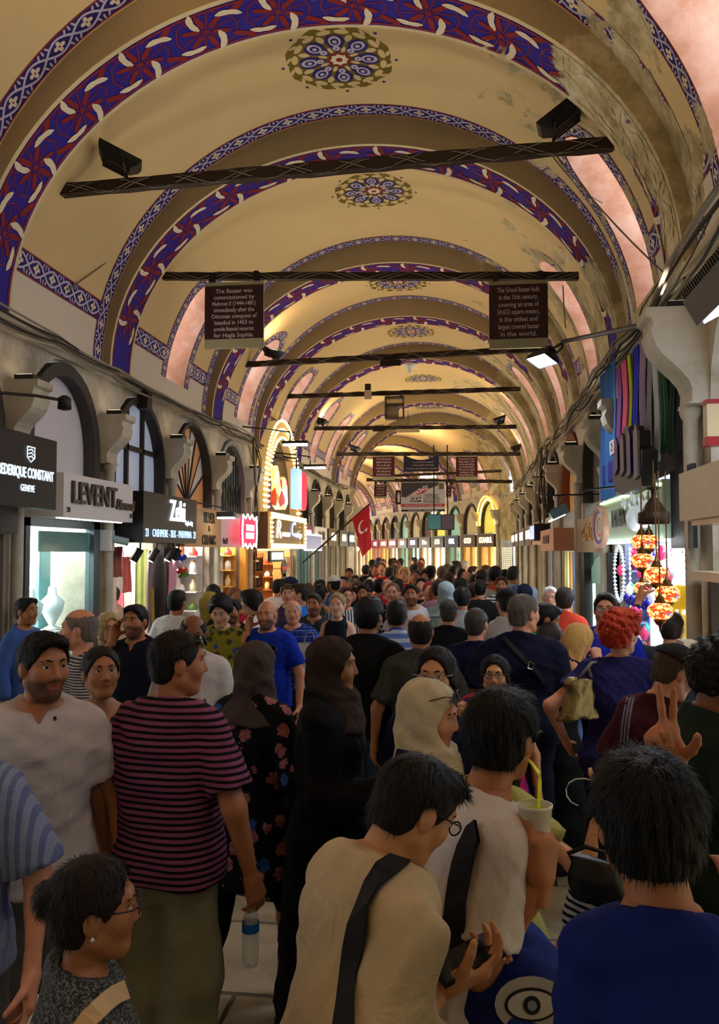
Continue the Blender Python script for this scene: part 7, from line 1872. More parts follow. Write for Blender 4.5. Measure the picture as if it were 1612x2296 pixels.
    if cap:
        cm, brim = cap[0], cap[1]; yawc = cap[2] if len(cap) > 2 else 0
        G = Field(axis(hc[0]-.2*s, hc[0]+.2*s, hh*1.2), axis(hc[1]-.24*s, hc[1]+.26*s, hh*1.2), axis(hc[2]-.06*s, hc[2]+.17*s, hh*1.2))
        Rc = Rh @ np.array(Matrix.Rotation(R(yawc), 3, 'Z') @ Matrix.Rotation(-R(8), 3, 'X'))
        G.ell(hl((0, -.016, .035)), np.array((.093, .112, .098))*hs_, .01, Rc)
        hX = lambda X, Y, Z: [(X-hc[0])*Rc[0, i]+(Y-hc[1])*Rc[1, i]+(Z-hc[2])*Rc[2, i] for i in range(3)]
        G.half(lambda X, Y, Z: .036*hs_-hX(X, Y, Z)[2], .004)
        if brim: 
            sl, X, Y, Z = G.blk((-9,)*3, (9,)*3); a, b, c = hX(X, Y, Z)
            G.uni(sl, np.maximum(np.sqrt((a/.078)**2+((b-.085*hs_)/.10)**2)*.08-.08*hs_, np.abs(c-.040*hs_+a*a*3.5)-.005), .006)
        a_, b_ = G.mesh(); np_obj('cap', a_, b_, cm, T)
    def spec(mat_f, mat_l, up, tilt=0, r_=.021, name='glasses'):
        mb = MB().mat(mat_f); zc, yc = (.010, .104) if not up else (.088, .085)
        g = lambda x, y, z: tuple(hl((x, y, z)))
        for sd in (1, -1):
            pts = [(.032*sd+r_*1.15*math.cos(q*pi/6), yc-.10*abs(.032*sd+r_*math.cos(q*pi/6))-(.4*r_*.8*math.sin(q*pi/6) if up else 0), zc+r_*.8*math.sin(q*pi/6)) for q in range(13)]
            mb.tube([g(*p) for p in pts], .0022*hs_, 5, cap=False)
            mb.tube([g(.055*sd, yc-.008, zc+.006), g(.079*sd, yc-.03, zc+.008), g(.083*sd, (-.015 if not up else -.035), zc+(.002 if not up else -.035))], .0022*hs_, 5)
        mb.tube([g(-.011, yc, zc+.004), g(0, yc+.002, zc+.007), g(.011, yc, zc+.004)], .0022*hs_, 5)
        fo = mb.build(name, T, smooth=True)
        for sd in (1, -1):
            ml = MB().mat(mat_l); ml.poly([g(.032*sd+r_*1.1*math.cos(q*pi/6), yc-.10*abs(.032*sd+r_*math.cos(q*pi/6))-(.4*r_*.8*math.sin(q*pi/6) if up else 0), zc+r_*.76*math.sin(q*pi/6)) for q in range(12)]); ml.build('lens', fo)
    if glasses: spec(M(glasses, .3, 0), LENS, False)
    if shade: spec(M('#14100e', .25, 0), SHADE, shade == 'up', r_=.025, name='sunglasses')
    # ---------------- shoes
    global SHOE_ME
    if low and shoes:
        if SHOE_ME is None: SHOE_ME = shoe_mesh()
        for sd, (h_, k_, a_) in legs.items():
            o = np_obj('shoe', SHOE_ME[0], SHOE_ME[1], fab(shoes, rough=.5), T) if ('shoe', shoes) not in _MC else link('shoe', _MC['shoe', shoes], T)
            _MC['shoe', shoes] = o.data
            lift = max(0, a_[2]-.087*s)
            o.location = (a_[0], a_[1]+.02*s, lift*.9); o.scale = (s, s, s)
            if lift > .01: o.rotation_euler = (-R(45), 0, 0)
    T['_h'] = 0; del T['_h']
    P_ = dict(T=T, s=s, hl=hl, sh=sh, arms=arms, hc=hc, Rh=Rh, hs=hs_, loc=T.location.copy(), th=th)
    if extra: extra(P_)
    return P_
def add_strands(T, ho, hc, Rh, hs_, n, hcol, r):
    """fine strands lying on the hair shell"""
    me = ho.data; nv = len(me.vertices)
    co = np.zeros(nv*3, np.float32); me.vertices.foreach_get('co', co); co = co.reshape(-1, 3)
    no = np.zeros(nv*3, np.float32); me.vertex_normals.foreach_get('vector', no); no = no.reshape(-1, 3)
    lp = ((co-hc) @ Rh)/hs_
    rng = np.random.default_rng(5+n)
    ok = np.nonzero((lp[:, 2] > -.055) & ~((lp[:, 1] > .02) & (lp[:, 2] < .072)) & ~((np.abs(lp[:, 0]) > .05) & (lp[:, 2] < .03) & (lp[:, 1] > -.06)))[0]
    if not len(ok): return
    pick = ok[rng.integers(0, len(ok), n)]
    p = co[pick]+rng.normal(0, .003, (n, 3)).astype(np.float32); q = lp[pick]; nn = no[pick]
    crown = np.array((.01, -.05, .11)); d = q-crown; d[:, 2] -= .5*np.linalg.norm(d[:, :2], axis=1)
    fr = np.clip((q[:, 1]-.02)/.05, 0, 1)[:, None]; d = d*(1-fr)+fr*np.stack([.12+0*q[:, 0], -.05+0*q[:, 0], .02+0*q[:, 0]], 1)
    d /= np.linalg.norm(d, axis=1)[:, None]+1e-6; d = d @ Rh.T
    d = d-nn*(d*nn).sum(1)[:, None]; d /= np.linalg.norm(d, axis=1)[:, None]+1e-6
    d += rng.normal(0, .13, d.shape); side = np.cross(d, nn); side /= np.linalg.norm(side, axis=1)[:, None]+1e-6
    L = rng.uniform(.015, .034, n)[:, None]*hs_; w = (.0007 if n > 3000 else .0011)*hs_
    V = []
    for t, lift, ww in ((0, -.002, 1), (.5, .0012, .9), (1.0, .0015, .15)):
        c = p+d*L*t+nn*(lift+rng.uniform(0, .0025, n)[:, None]*t)-np.array((0, 0, .004))*t*t
        V += [c-side*w*ww, c+side*w*ww]
    V = np.stack(V, 1).reshape(-1, 3); b = np.arange(n)[:, None]*6
    Q = np.concatenate([b+np.array([[0, 1, 3, 2]]), b+np.array([[2, 3, 5, 4]])])
    o = np_obj('hair_strands', V, Q, hairmat(hcol), ho); o['kind'] = 'stuff'
def px_local(Pn, px, py, depth):
    """person-space point seen at pixel (px, py) at a camera depth"""
    v = _C+ray(px, py)*depth-Pn['loc']; return Matrix.Rotation(-Pn['th'], 3, 'Z') @ v

def surf_pts(Pn, pts, names, off=.008):
    """where the camera rays through these pixels meet the named parts of a figure"""
    from mathutils.bvhtree import BVHTree
    trees = []
    for o in Pn['T'].children:
        if o.type == 'MESH' and o.name.split('.')[0] in names:
            me = o.data; trees.append(BVHTree.FromPolygons([v.co for v in me.vertices], [tuple(p.vertices) for p in me.polygons]))
    inv = Matrix.Rotation(-Pn['th'], 3, 'Z'); o_ = inv @ (_C-Pn['loc']); out = []
    for (x, y) in pts:
        d = (inv @ ray(x, y)).normalized(); best = None
        for t in trees:
            h = t.ray_cast(o_, d)
            if h[0] is not None and (best is None or h[3] < best[3]): best = h
        if best: out.append((best[0]+best[1]*off, best[1]))
    return out
def strap_mesh(hits, w, th, mat, name, parent):
    """flat band through surface points; hits = [(point, normal)]"""
    if len(hits) < 2: return None
    P = []
    n = len(hits)
    for i, (p, nn) in enumerate(hits):
        d = (hits[min(i+1, n-1)][0]-hits[max(i-1, 0)][0]).normalized(); sd = d.cross(nn).normalized()*w/2; up = nn.normalized()*th
        P.append([p-sd, p-sd+up, p+sd+up, p+sd, p-sd])
    return MB().mat(mat).grid(P).build(name, parent, smooth=False)
FARP = {}
def far_person(label, px, py, depth, yaw, sex, hk, hcol, tk, tmat, bmat, skin='tan', arms='down', group='distant shoppers', H=None, cap=None):
    P = _C+ray(px, py)*depth; Hh = H or min(1.88, max(1.5, P.z)); s = Hh/1.75
    key = (sex, hk, tk, arms, bool(cap))
    if key not in FARP:
        WHT = fab('#ffffff')
        kw = dict(tee=dict(top=('tee', WHT)), tank=dict(top=('tank', WHT, dict(sl=0))), long=dict(top=('shirt', WHT, dict(sl=1.95))), dress=dict(top=('dress', WHT, dict(hem=.45, sl=.4, wb=.25))))[tk]
        aR, aL = {'down': ('down', 'down'), 'walk': ('walk', 'walk2'), 'front': ('front', 'front'), 'ear': ('ear', 'down')}[arms]
        pr = person('p', loc=(0, 0, 0), H=1.75, yaw=0, sex=sex, hair=(hk if hk != 'hijab' else 'short', '#111111'), hijab=(WHT, 0) if hk == 'hijab' else None, bot=('jeans', WHT), lod=0, armR=aR, armL=aL, stride=.3, cap=(WHT, 1) if cap else None, **kw)
        FARP[key] = [(o.name.split('.')[0], o.data, o.location.copy(), o.rotation_euler.copy(), o.scale.copy()) for o in pr['T'].children]
        for o in list(pr['T'].children): bpy.data.objects.remove(o)
        bpy.data.objects.remove(pr['T'])
    T = empty('person', (P.x, P.y, 0), R(yaw), label=label, cat='person', group=group); T.scale = (s, s, s)
    mats = {'body': skinmat(SKIN.get(skin, skin)), 'hair': hairmat(hcol), 'headscarf': fab(hcol) if hk == 'hijab' else None, 'shirt': tmat, 'tank': tmat, 'dress': tmat, 'jeans': bmat, 'shoe': fab('#1a1a1c'), 'cap': cap}
    for nm, me, lo, ro, sc in FARP[key]:
        o = bpy.data.objects.new(nm if nm != 'jeans' else 'trousers', me); COL.objects.link(o); o.parent = T; o.location = lo; o.rotation_euler = ro; o.scale = sc
        if mats.get(nm): o.material_slots[0].link = 'OBJECT'; o.material_slots[0].material = mats[nm]
    return T
# ================================================================== THE CROWD
def fc(c, **k): return fab(c, **k)
JEANS, BLK, NAVY, GREY, KHAKI, WHT_F = fab('#3a4c66'), fab('#121214'), fab('#151a30'), fab('#4b4a4d'), fab('#8a8464'), fab('#cfcac4')
# ---- nearest figures
p_cream = person('man in cream linen shirt looking down at his phone, nearest the camera', 888, 1672, depth=1.86, yaw=-58, head=(2, 34), skin='asian', hair=('short', '#15120f'), glasses='#1a1512', lod=2, lean=12,
    top=('shirt', fab('#b9a681'), dict(sl=1.75, se=.024, e=.028, hem=.74, wb=.205, collar=True, wr=.010)), bot=('trousers', fab('#2b2b30')), w=1.0, strands=5000,
    armR=dict(wr=(985, 2215, 1.72), pole=(.3, -.5, -1), fd=(.8, .3, .3), pn=(-.2, .1, .95), kind='phone'), armL=dict(wr=(962, 2150, 1.98), pole=(-.6, 0, -1), fd=(.9, -.1, .15), pn=(.1, -.5, -.8), kind='flat'))
p_cup = person('young man in white tee holding a drink cup, blue backpack on his back', 1128, 1556, depth=2.2, yaw=-58, head=(26, 4), skin='tan', hair=('thick', '#0c0a0a'), glasses='#151515', lod=2, strands=6500, lean=16,
    top=('tee', fab('#cfc6bd'), dict(sl=.72, se=.016, e=.02)), bot=('shorts', fab('#2c2c34')), w=.84, face=True,
    armR=dict(wr=(1212, 1985, 1.98), pole=(.15, -.25, -1), fd=(.12, .1, 1), pn=(-.5, .8, .1), kind='cup'), armL='down')
p_boy = person('boy in royal blue tee raising two fingers, lower right corner', 1458, 1706, depth=1.5, yaw=-10, head=(14, 3), skin='tan', hair=('thick', '#0a0909'), lod=2, strands=7500, lean=5, tilt=-7,
    top=('tee', fab('#13246a'), dict(sl=.7, se=.016, e=.02)), bot=('trousers', BLK), face=True, w=.76,
    armR=dict(wr=(1503, 1742, 1.86), pole=(1, .1, -.35), fd=(-.18, .1, 1), pn=(.35, -.95, 0), kind='vsign'), armL='down')
person('girl in black and white striped dress behind the boy in blue', 1405, 1800, depth=2.35, yaw=-30, sex='f', skin='light', hair=('bob', '#14100e'), lod=1, w=1.05,
    top=('dress', fab('#b8b8be', 'stripe', '#15151a', 1.05), dict(sl=.5, hem=.5, wb=.25)))
p_lady = person('woman with dark bun and glasses in grey tweed top, lower left corner', 205, 1930, depth=1.72, yaw=-58, head=(-8, 2), sex='f', skin='olive', hair=('bun', '#1a1110'), glasses='#171312', lod=2, strands=4000,
    top=('tee', fab('#2a2b2b', 'knit', '#6a6c66'), dict(sl=.55, e=.016)), bot=('trousers', BLK), w=1.05)
p_white = person('bearded young man in white V-neck tee looking right', 92, 1419, depth=3.1, yaw=205, head=(28, 4), skin='tan', hair=('short', '#120d0b'), beard='#241811', lod=2, w=1.06, armR='down', armL='down',
    top=('tee', fab('#b9b2b0'), dict(v=.10, sl=.66, e=.02)), bot=('shorts', fab('#55534f')))
person('tanned woman with tied hair in black strapless top and yellow shorts', 226, 1455, depth=3.75, yaw=205, head=(12, -6), sex='f', skin='olive', hair=('bun', '#1c120e'), lod=2,
    top=('top', fab('#0f0f14'), dict(strapless=1, sl=-1, hem=.98)), bot=('shorts', fab('#6f5e12')))
p_pink = person('man in magenta and black striped tee seen from behind', 388, 1415, depth=3.2, yaw=-12, head=(-48, 4), skin='tan', hair=('crop', '#171210'), shade='up', lod=2, w=1.1, belly=.015,
    top=('tee', fab('#7d4460', 'stripe', '#120810', 1.15), dict(sl=.74, e=.02, se=.012)), bot=('cargo', fab('#7d7a5c')))
p_flo = person('woman in grey headscarf and black floral tunic walking away', 572, 1443, depth=3.85, yaw=-22, head=(5, 4), sex='f', skin='tan', hair=(None, '#000000'), hijab=(fab('#453b36'), 0), shade='up', lod=2, w=1.15, stride=.75, face=False,
    top=('tunic', fab('#0c0a0d', 'floral', '#b07470', .72, c3='#6a3a42'), dict(sl=1.9, hem=.62, wb=.26, e=.02)), bot=('slim', BLK))
p_ab = person('woman in dark brown headscarf and black abaya in profile', 742, 1434, depth=3.6, yaw=-86, head=(-4, 2), sex='f', skin='olive', hair=(None, '#000000'), hijab=(fab('#30241f'), 1), lod=2, w=1.2,
    top=('abaya', fab('#08080a'), dict(sl=1.95, hem=.08, wb=.30, e=.03)), armR=dict(wr=(.13, .24, 1.12), local=1, pole=(.5, -.3, -1), kind='grip'))
p_wh = person('woman in cream headscarf with sunglasses on her head, profile right', 950, 1528, depth=2.85, yaw=-86, head=(-14, 10), sex='f', skin='light', hair=(None, '#000000'), hijab=(fab('#b9ad8e'), 1), shade='up', lod=2, w=1.12,
    top=('tunic', fab('#12143a'), dict(sl=1.95, hem=.55, wb=.28, e=.025)), bot=('slim', BLK), armL='down', armR='front')
person('short-haired woman in glasses raising a hand to her forehead', 976, 1455, depth=3.45, yaw=172, sex='f', skin='asian', hair=('bob', '#120e0d'), glasses='#8d8279', lod=2, w=1.05,
    top=('tee', fab('#15183a'), dict(sl=.6)), bot=('trousers', BLK), armL=dict(wr=(1058, 1640, 3.1), pole=(-1, .2, -.8), fd=(-.05, -.05, 1), pn=(-.9, .3, 0), kind='fist'))
person('young woman with glasses in magenta top facing the camera', 1110, 1470, depth=4.55, yaw=178, head=(-4, 0), sex='f', skin='asian', hair=('bob', '#0f0c0c'), glasses='#4a3a34', lod=2, H=1.52,
    top=('tunic', fab('#b01a4c', 'paisley', '#5a1a6a', .8), dict(sl=.55, hem=.7, wb=.2, e=.03)), bot=('trousers', fab('#b0174f', 'paisley', '#4a1a6a', .8)))
p_green = person('woman in pale green top stretching an arm out with her phone, mostly hidden', 1112, 1612, depth=2.85, yaw=-35, sex='f', skin='asian', hair=('long', '#15100d'), lod=1, H=1.54,
    top=('tee', fab('#a8a860'), dict(sl=.5)), bot=('trousers', fab('#3f4a24')), armR=dict(wr=(1352, 1800, 2.62), pole=(.3, -.3, -1), fd=(.5, .3, .8), pn=(-.4, .8, -.2), kind='phone'))
p_left = person('person in pale blue striped shirt at the left picture edge', -105, 1520, depth=2.55, yaw=185, skin='fair', hair=('short', '#2a211b'), lod=1,
    top=('tee', fab('#7f8aa6', 'vstripe', '#5f6a90'), dict(sl=.9, se=.03)), bot=('shorts', fab('#5a5650')))
p_cap = person('man in green tee and black cap at the right picture edge', 1600, 1437, depth=3.05, yaw=-78, head=(-14, 18), skin='brown', hair=('curly', '#0f0c0b'), cap=(fab('#14161a'), 1), beard='#15100e', lod=2, w=1.05,
    top=('tee', fab('#1c2a22'), dict(sl=.7)), bot=('trousers', BLK))
p_mar = person('man in maroon sports tee and dark cap looking down', 1492, 1441, depth=3.75, yaw=-58, head=(-16, 26), skin='fair', hair=('crop', '#4a3a30'), cap=(fab('#1c1816'), 1), lod=2, lean=6, w=1.0,
    top=('tee', fab('#3c0f1c'), dict(sl=.85, se=.03, e=.03)), bot=('trousers', fab('#1c1a1e')))
p_red = person('woman with short red hair in indigo top carrying a gold bag', 1385, 1374, depth=4.75, yaw=-6, head=(-42, 2), sex='f', skin='fair', hair=('curly', '#a52e0c'), lod=2, w=1.18,
    top=('tee', fab('#1d1a4a', 'knit', '#2c2a66'), dict(sl=.5, hem=.84, nz=1.495, nr=.066)), bot=('trousers', BLK), armL=dict(wr=(-.30, .05, 1.0), local=1, pole=(-1, -.3, -.5), kind='relax'))
p_blo = person('blonde woman in black dress bending with a hand at her mouth', 1285, 1396, depth=5.6, yaw=-62, head=(-6, 22), lean=14, sex='f', skin='fair', hair=('long', '#b08a4c'), lod=1, w=1.05,
    top=('dress', fab('#0d0d10'), dict(sl=0, hem=.22, wb=.27, e=.02)), armR=dict(wr=(.07, .22, 1.47), local=1, pole=(.4, .4, -1), kind='fist', fd=None))
p_blu = person('woman in blue paisley dress and strapped black sandals', 1222, 1392, depth=6.2, yaw=-70, head=(0, 25), lean=16, sex='f', skin='fair', hair=('bob', '#2a2220'), lod=1, w=1.1, shoes='#101014',
    top=('dress', fab('#24406e', 'paisley', '#8fa6c8', .7), dict(sl=0, hem=.56, wb=.23, e=.02)), armR=dict(wr=(.18, .34, 1.1), local=1, pole=(1, -.3, -.3), kind='relax'))
# ---- middle distance
person('bald man in grey and white striped tee, profile left', 182, 1366, depth=4.9, yaw=115, head=(-12, 2), skin='fair', hair=('ring', '#6a625c'), lod=1, w=1.15, belly=.03, top=('tee', fab('#3a3a3e', 'stripe', '#a9a6a4', .75), dict(sl=.8)), bot=('shorts', GREY))
person('older blonde woman with glasses between the striped man and the phone caller', 243, 1379, depth=6.4, yaw=205, head=(20, -4), sex='f', skin='fair', hair=('wavy', '#a8976c'), glasses='#3a2a24', lod=1, top=('tee', fab('#4a3f3a')), bot=('trousers', GREY))
person('dark-haired man in navy polo talking on a phone at his ear', 305, 1357, depth=6.0, yaw=172, skin='tan', hair=('short', '#0d0b0b'), beard='#2a1f18', lod=1, w=1.08, armR='ear', top=('polo', fab('#0e1122'), dict(v=.12, sl=.75, collar=True)), bot=('jeans', JEANS))
person('man in blue shirt standing at the teal window, profile right', 58, 1341, depth=7.1, yaw=-100, skin='olive', hair=('short', '#15110f'), lod=1, top=('shirt', fab('#3a5a9a'), dict(sl=1.9, collar=True)), bot=('trousers', NAVY))
person('balding bearded man in white tee with a checked pocket', 433, 1377, depth=5.25, yaw=190, head=(10, 14), skin='brown', hair=('ring', '#15100e'), beard='#1c1411', lod=1, w=1.05, armR='front', armL='front', top=('tee', fab('#b9b5b2'), dict(sl=.75)), bot=('jeans', JEANS))
p_yel = person('woman with black updo in yellow print jacket and scarf, reading her phone', 497, 1336, depth=6.9, yaw=178, head=(6, 22), sex='f', skin='pale', hair=('updo', '#0c0b0e'), lod=1, armR='front', armL='front', top=('jacket', fab('#7a7420', 'floral', '#20242a', .6, c3='#4a4a1a'), dict(sl=1.8)), bot=('trousers', fab('#14202a')), hijab=None)
person('dark-bearded man in black tee behind the yellow jacket', 522, 1344, depth=7.8, yaw=175, skin='tan', hair=('short', '#100d0c'), beard='#1a1310', lod=1, top=('tee', fab('#141318')), bot=('jeans', JEANS))
person('bald bearded man in bright blue tee holding a phone to his ear', 598, 1347, depth=6.9, yaw=170, head=(8, 3), skin='light', hair=('bald', '#2a211b'), beard='#2a2320', lod=2, w=1.12, armR='ear', top=('tee', fab('#0e2a9a'), dict(sl=.72)), bot=('jeans', fab('#22304a')), belly=.02)
person('grey-haired old man in blue plaid shirt', 657, 1347, depth=7.9, yaw=175, head=(10, 2), skin='fair', hair=('ring', '#a9a49c'), lod=1, w=1.15, belly=.04, top=('shirt', fab('#24409a', 'plaid', '#101e4a', .9, c3='#8fa6d8'), dict(sl=.9, collar=True, v=.09)), bot=('trousers', fab('#2a2e3a')))
person('grey-haired man with moustache in dark grey collared shirt', 704, 1331, depth=8.4, yaw=178, skin='tan', hair=('short', '#34302c'), beard='#4a3a30', lod=1, w=1.08, top=('shirt', fab('#2a3038'), dict(sl=.9, collar=True, v=.1)), bot=('trousers', GREY))
person('blonde woman with swept-back hair in black sleeveless top', 756, 1331, depth=8.1, yaw=172, head=(6, 0), sex='f', skin='pale', hair=('bun', '#8a7a55'), lod=1, top=('tank', fab('#0f1520'), dict(sl=0)), bot=('trousers', BLK))
p_bk = person('broad man with thick black hair in black tee and jeans, from behind', 826, 1342, depth=5.6, yaw=-4, head=(-16, 0), skin='olive', hair=('thick', '#0d0b0a'), beard='#15100e', lod=1, w=1.14, top=('tee', fab('#0a0a0c'), dict(sl=.7)), bot=('jeans', fab('#2c3c4c')))
person('man in blue and white striped polo, from behind', 889, 1345, depth=6.4, yaw=4, skin='brown', hair=('crop', '#15110f'), lod=1, w=1.12, top=('polo', fab('#5a78b8', 'stripe', '#a9b4cc', 3.2), dict(sl=.7, collar=fab('#24409a'))), bot=('jeans', JEANS))
person('balding man in olive tee, from behind', 943, 1377, depth=5.35, yaw=3, skin='tan', hair=('ring', '#1a1512'), lod=1, w=1.1, top=('tee', fab('#33332c'), dict(sl=.8)), bot=('jeans', fab('#1c2430')))
person('man in grey flat cap and black tee, from behind', 1006, 1347, depth=7.4, yaw=-6, skin='light', hair=('crop', '#3a3430'), cap=(fab('#4a4a48'), 0), lod=1, w=1.15, top=('tee', fab('#0c0d10'), dict(sl=.7)), bot=('jeans', JEANS))
person('close-cropped man in dark navy tee, from behind beside the tall navy man', 1066, 1364, depth=5.9, yaw=-8, head=(-14, 0), skin='fair', hair=('crop', '#3a332e'), lod=1, w=1.12, top=('tee', fab('#0c1030'), dict(sl=.7)), bot=('jeans', NAVY))
p_nav = person('tall shaven-headed man in navy tee with a cross-body strap', 1168, 1333, depth=5.35, yaw=-8, head=(-42, 2), skin='fair', hair=('crop', '#5a5048'), lod=2, w=1.22, top=('tee', fab('#0a0e26'), dict(sl=.8, e=.022)), bot=('trousers', fab('#141a2a')), armR='front')
person('black-bearded man in green polo looking down', 1213, 1350, depth=6.3, yaw=-70, head=(-14, 22), skin='olive', hair=('short', '#0e0c0b'), beard='#120e0c', lod=1, w=1.05, top=('polo', fab('#2f9a5a'), dict(sl=.7, collar=True)), bot=('jeans', JEANS), armR='front', armL='front')
person('shop assistant with glasses in royal blue polo facing the street', 1357, 1331, depth=6.05, yaw=152, head=(14, 0), skin='light', hair=('short', '#14110f'), glasses='#1a1716', beard='#4a382c', lod=1, w=1.08, top=('polo', fab('#1c2fb0'), dict(sl=.8, collar=True)), bot=('trousers', BLK))
person('person in dark grey tee reaching for a lamp in the lamp shop', 1505, 1372, depth=5.9, yaw=-20, skin='fair', hair=('short', '#241c18'), lod=1, H=1.66, top=('tee', fab('#2c323c'), dict(sl=.9)), bot=('jeans', JEANS), armL=dict(wr=(1432, 1345, 6.2), pole=(-.5, -.3, -1), kind='grip'))
person('white-haired old man in white shirt facing the camera by the gallery shop', 1233, 1316, depth=8.9, yaw=172, skin='fair', hair=('short', '#d8d4cc'), glasses='#8a7a70', lod=1, w=1.12, top=('shirt', fab('#e4e2de'), dict(sl=.9, collar=True)), bot=('trousers', KHAKI))
person('man in orange-red polo with a hand on his hip, from behind', 1266, 1320, depth=8.2, yaw=-18, skin='fair', hair=('thick', '#241812'), lod=1, top=('polo', fab('#c8432c'), dict(sl=.7, collar=True)), bot=('jeans', JEANS), armL='hip')
person('man with flat black cap and glasses in white tee with dark strap', 1140, 1322, depth=7.3, yaw=-50, head=(70, 4), skin='fair', hair=('short', '#14110f'), glasses='#2a2220', lod=1, top=('tee', fab('#b9b9bd')), bot=('jeans', JEANS), cap=(fab('#15151a'), 0))
person('man in white tee with tall black hair, from behind', 1036, 1318, depth=8.8, yaw=-2, skin='tan', hair=('thick', '#0b0a0a'), lod=1, w=1.0, top=('tee', fab('#9aa4a8'), dict(sl=.7)), bot=('jeans', JEANS))
person('person in pale blue-green headscarf and long tunic, from behind', 1000, 1306, depth=9.2, yaw=3, sex='f', skin='light', hair=(None, '#000000'), hijab=(fab('#8fa4aa'), 0), lod=1, w=1.15, face=False, top=('tunic', fab('#93aeb0'), dict(sl=1.9, hem=.45, wb=.27)), bot=('trousers', fab('#7a9494')))
person('stocky man in white polo walking towards the camera', 922, 1310, depth=9.2, yaw=178, skin='tan', hair=('short', '#14100e'), beard='#3a2a20', lod=1, w=1.15, belly=.03, top=('polo', fab('#b4b0b8'), dict(sl=.7, collar=True)), bot=('trousers', NAVY))
person('short-haired woman in black and white floral blouse', 881, 1307, depth=9.4, yaw=176, sex='f', skin='fair', hair=('crop', '#5a4030'), lod=1, w=1.12, top=('tee', fab('#141416', 'spots', '#cfcbc4', .55), dict(sl=.7)), bot=('trousers', BLK))
person('boy in blue sleeveless shirt with a hand at his ear', 816, 1311, depth=10.3, yaw=172, skin='tan', hair=('thick', '#1c1512'), lod=1, armL='ear', top=('tank', fab('#2c4a9a'), dict(sl=0)), bot=('shorts', GREY))
person('red-haired woman in black and white striped loose dress', 774, 1316, depth=9.6, yaw=195, head=(15, 0), sex='f', skin='fair', hair=('short', '#4a2416'), lod=1, w=1.1, armR='front', armL='front', top=('dress', fab('#b9bcc4', 'vstripe', '#2a2c34', 1.1), dict(sl=1.5, hem=.5, wb=.27)), bot=('slim', BLK))
person('man in vivid blue tee in profile left, sunglasses on his head', 676, 1309, depth=9.3, yaw=95, head=(-8, 0), skin='fair', hair=('short', '#2a2420'), shade='up', lod=1, w=1.05, top=('tee', fab('#1f6ac8'), dict(sl=.7)), bot=('jeans', JEANS))
person('woman with sunglasses pushed up in dark tank top facing the camera', 645, 1311, depth=9.7, yaw=190, sex='f', skin='fair', hair=('pony', '#3a2418'), shade='up', lod=1, top=('tank', fab('#3a3048'), dict(sl=0)), bot=('jeans', JEANS))
person('young man with black bowl hair in white tee, profile left', 566, 1324, depth=8.2, yaw=100, head=(-6, 6), skin='pale', hair=('bowl', '#14110f'), lod=1, top=('tee', fab('#d8d2cc')), bot=('shorts', GREY))
person('man in crimson tee bending over the sweet shop counter', 540, 1326, depth=9.2, yaw=80, head=(0, 15), lean=8, skin='fair', hair=('crop', '#8a5a3a'), lod=1, top=('tee', fab('#9a1420')), bot=('jeans', JEANS))
person('ginger man with close haircut in red top inside the sweet shop light', 524, 1316, depth=10.4, yaw=-60, head=(0, 10), skin='fair', hair=('crop', '#7a4a24'), lod=1, top=('tee', fab('#b8141c')), bot=('jeans', JEANS))
person('woman with long yellow-blonde hair, from behind', 470, 1330, depth=8.0, yaw=-10, sex='f', skin='fair', hair=('long', '#9a8436'), lod=1, top=('tee', fab('#20262c')), bot=('jeans', JEANS))
person('black-haired woman with sunglasses on her head behind the blonde', 478, 1311, depth=9.6, yaw=15, sex='f', skin='fair', hair=('pony', '#15110f'), shade='up', lod=1, top=('tee', fab('#b8b4b0')), bot=('jeans', JEANS))
person('man in plain white tee, from behind at the scarf shop', 396, 1324, depth=8.0, yaw=-4, skin='tan', hair=('short', '#100e0d'), lod=1, w=1.05, top=('tee', fab('#cfccca')), bot=('jeans', JEANS))
person('young man in profile inside the bright scarf shop', 287, 1324, depth=9.0, yaw=85, skin='light', hair=('crop', '#4a3020'), lod=1, top=('tee', fab('#c8a890')), bot=('jeans', JEANS), loc=(-4.42, 9.9, 0), H=1.66)
person('man in loose white shirt at the spice counter, from behind', 625, 1299, depth=11.2, yaw=-15, head=(-40, 0), skin='light', hair=('short', '#1a1512'), lod=1, top=('shirt', fab('#d8c8bc'), dict(sl=1.5)), bot=('trousers', KHAKI))
person('man in navy baseball cap by the spice shop', 652, 1295, depth=11.6, yaw=-75, skin='light', hair=('crop', '#2a2018'), cap=(fab('#262c4a'), 1), lod=1, top=('tee', fab('#7a5a6a')), bot=('jeans', JEANS))
person('woman with black ponytail in a floral dress, from behind', 719, 1311, depth=10.2, yaw=-20, sex='f', skin='tan', hair=('pony', '#0e0c0c'), lod=1, top=('dress', fab('#2c3a20', 'floral', '#c05a4a', .6, c3='#d8c04a'), dict(sl=0, hem=.5, wb=.24)), bot=None)
person('man in white baseball cap and blue tee, from behind', 749, 1292, depth=11.6, yaw=35, head=(20, 0), skin='tan', hair=('crop', '#1a1512'), cap=(fab('#d8d4cc'), 1), lod=1, top=('tee', fab('#1c4a8a')), bot=('jeans', JEANS))
person('bearded man in black and white striped tee facing the camera', 1124, 1293, depth=11.0, yaw=176, skin='tan', hair=('short', '#3a1c14'), beard='#2a1812', lod=1, top=('tee', fab('#e0dcd8', 'stripe', '#2a2a32', 2.0)), bot=('jeans', JEANS))
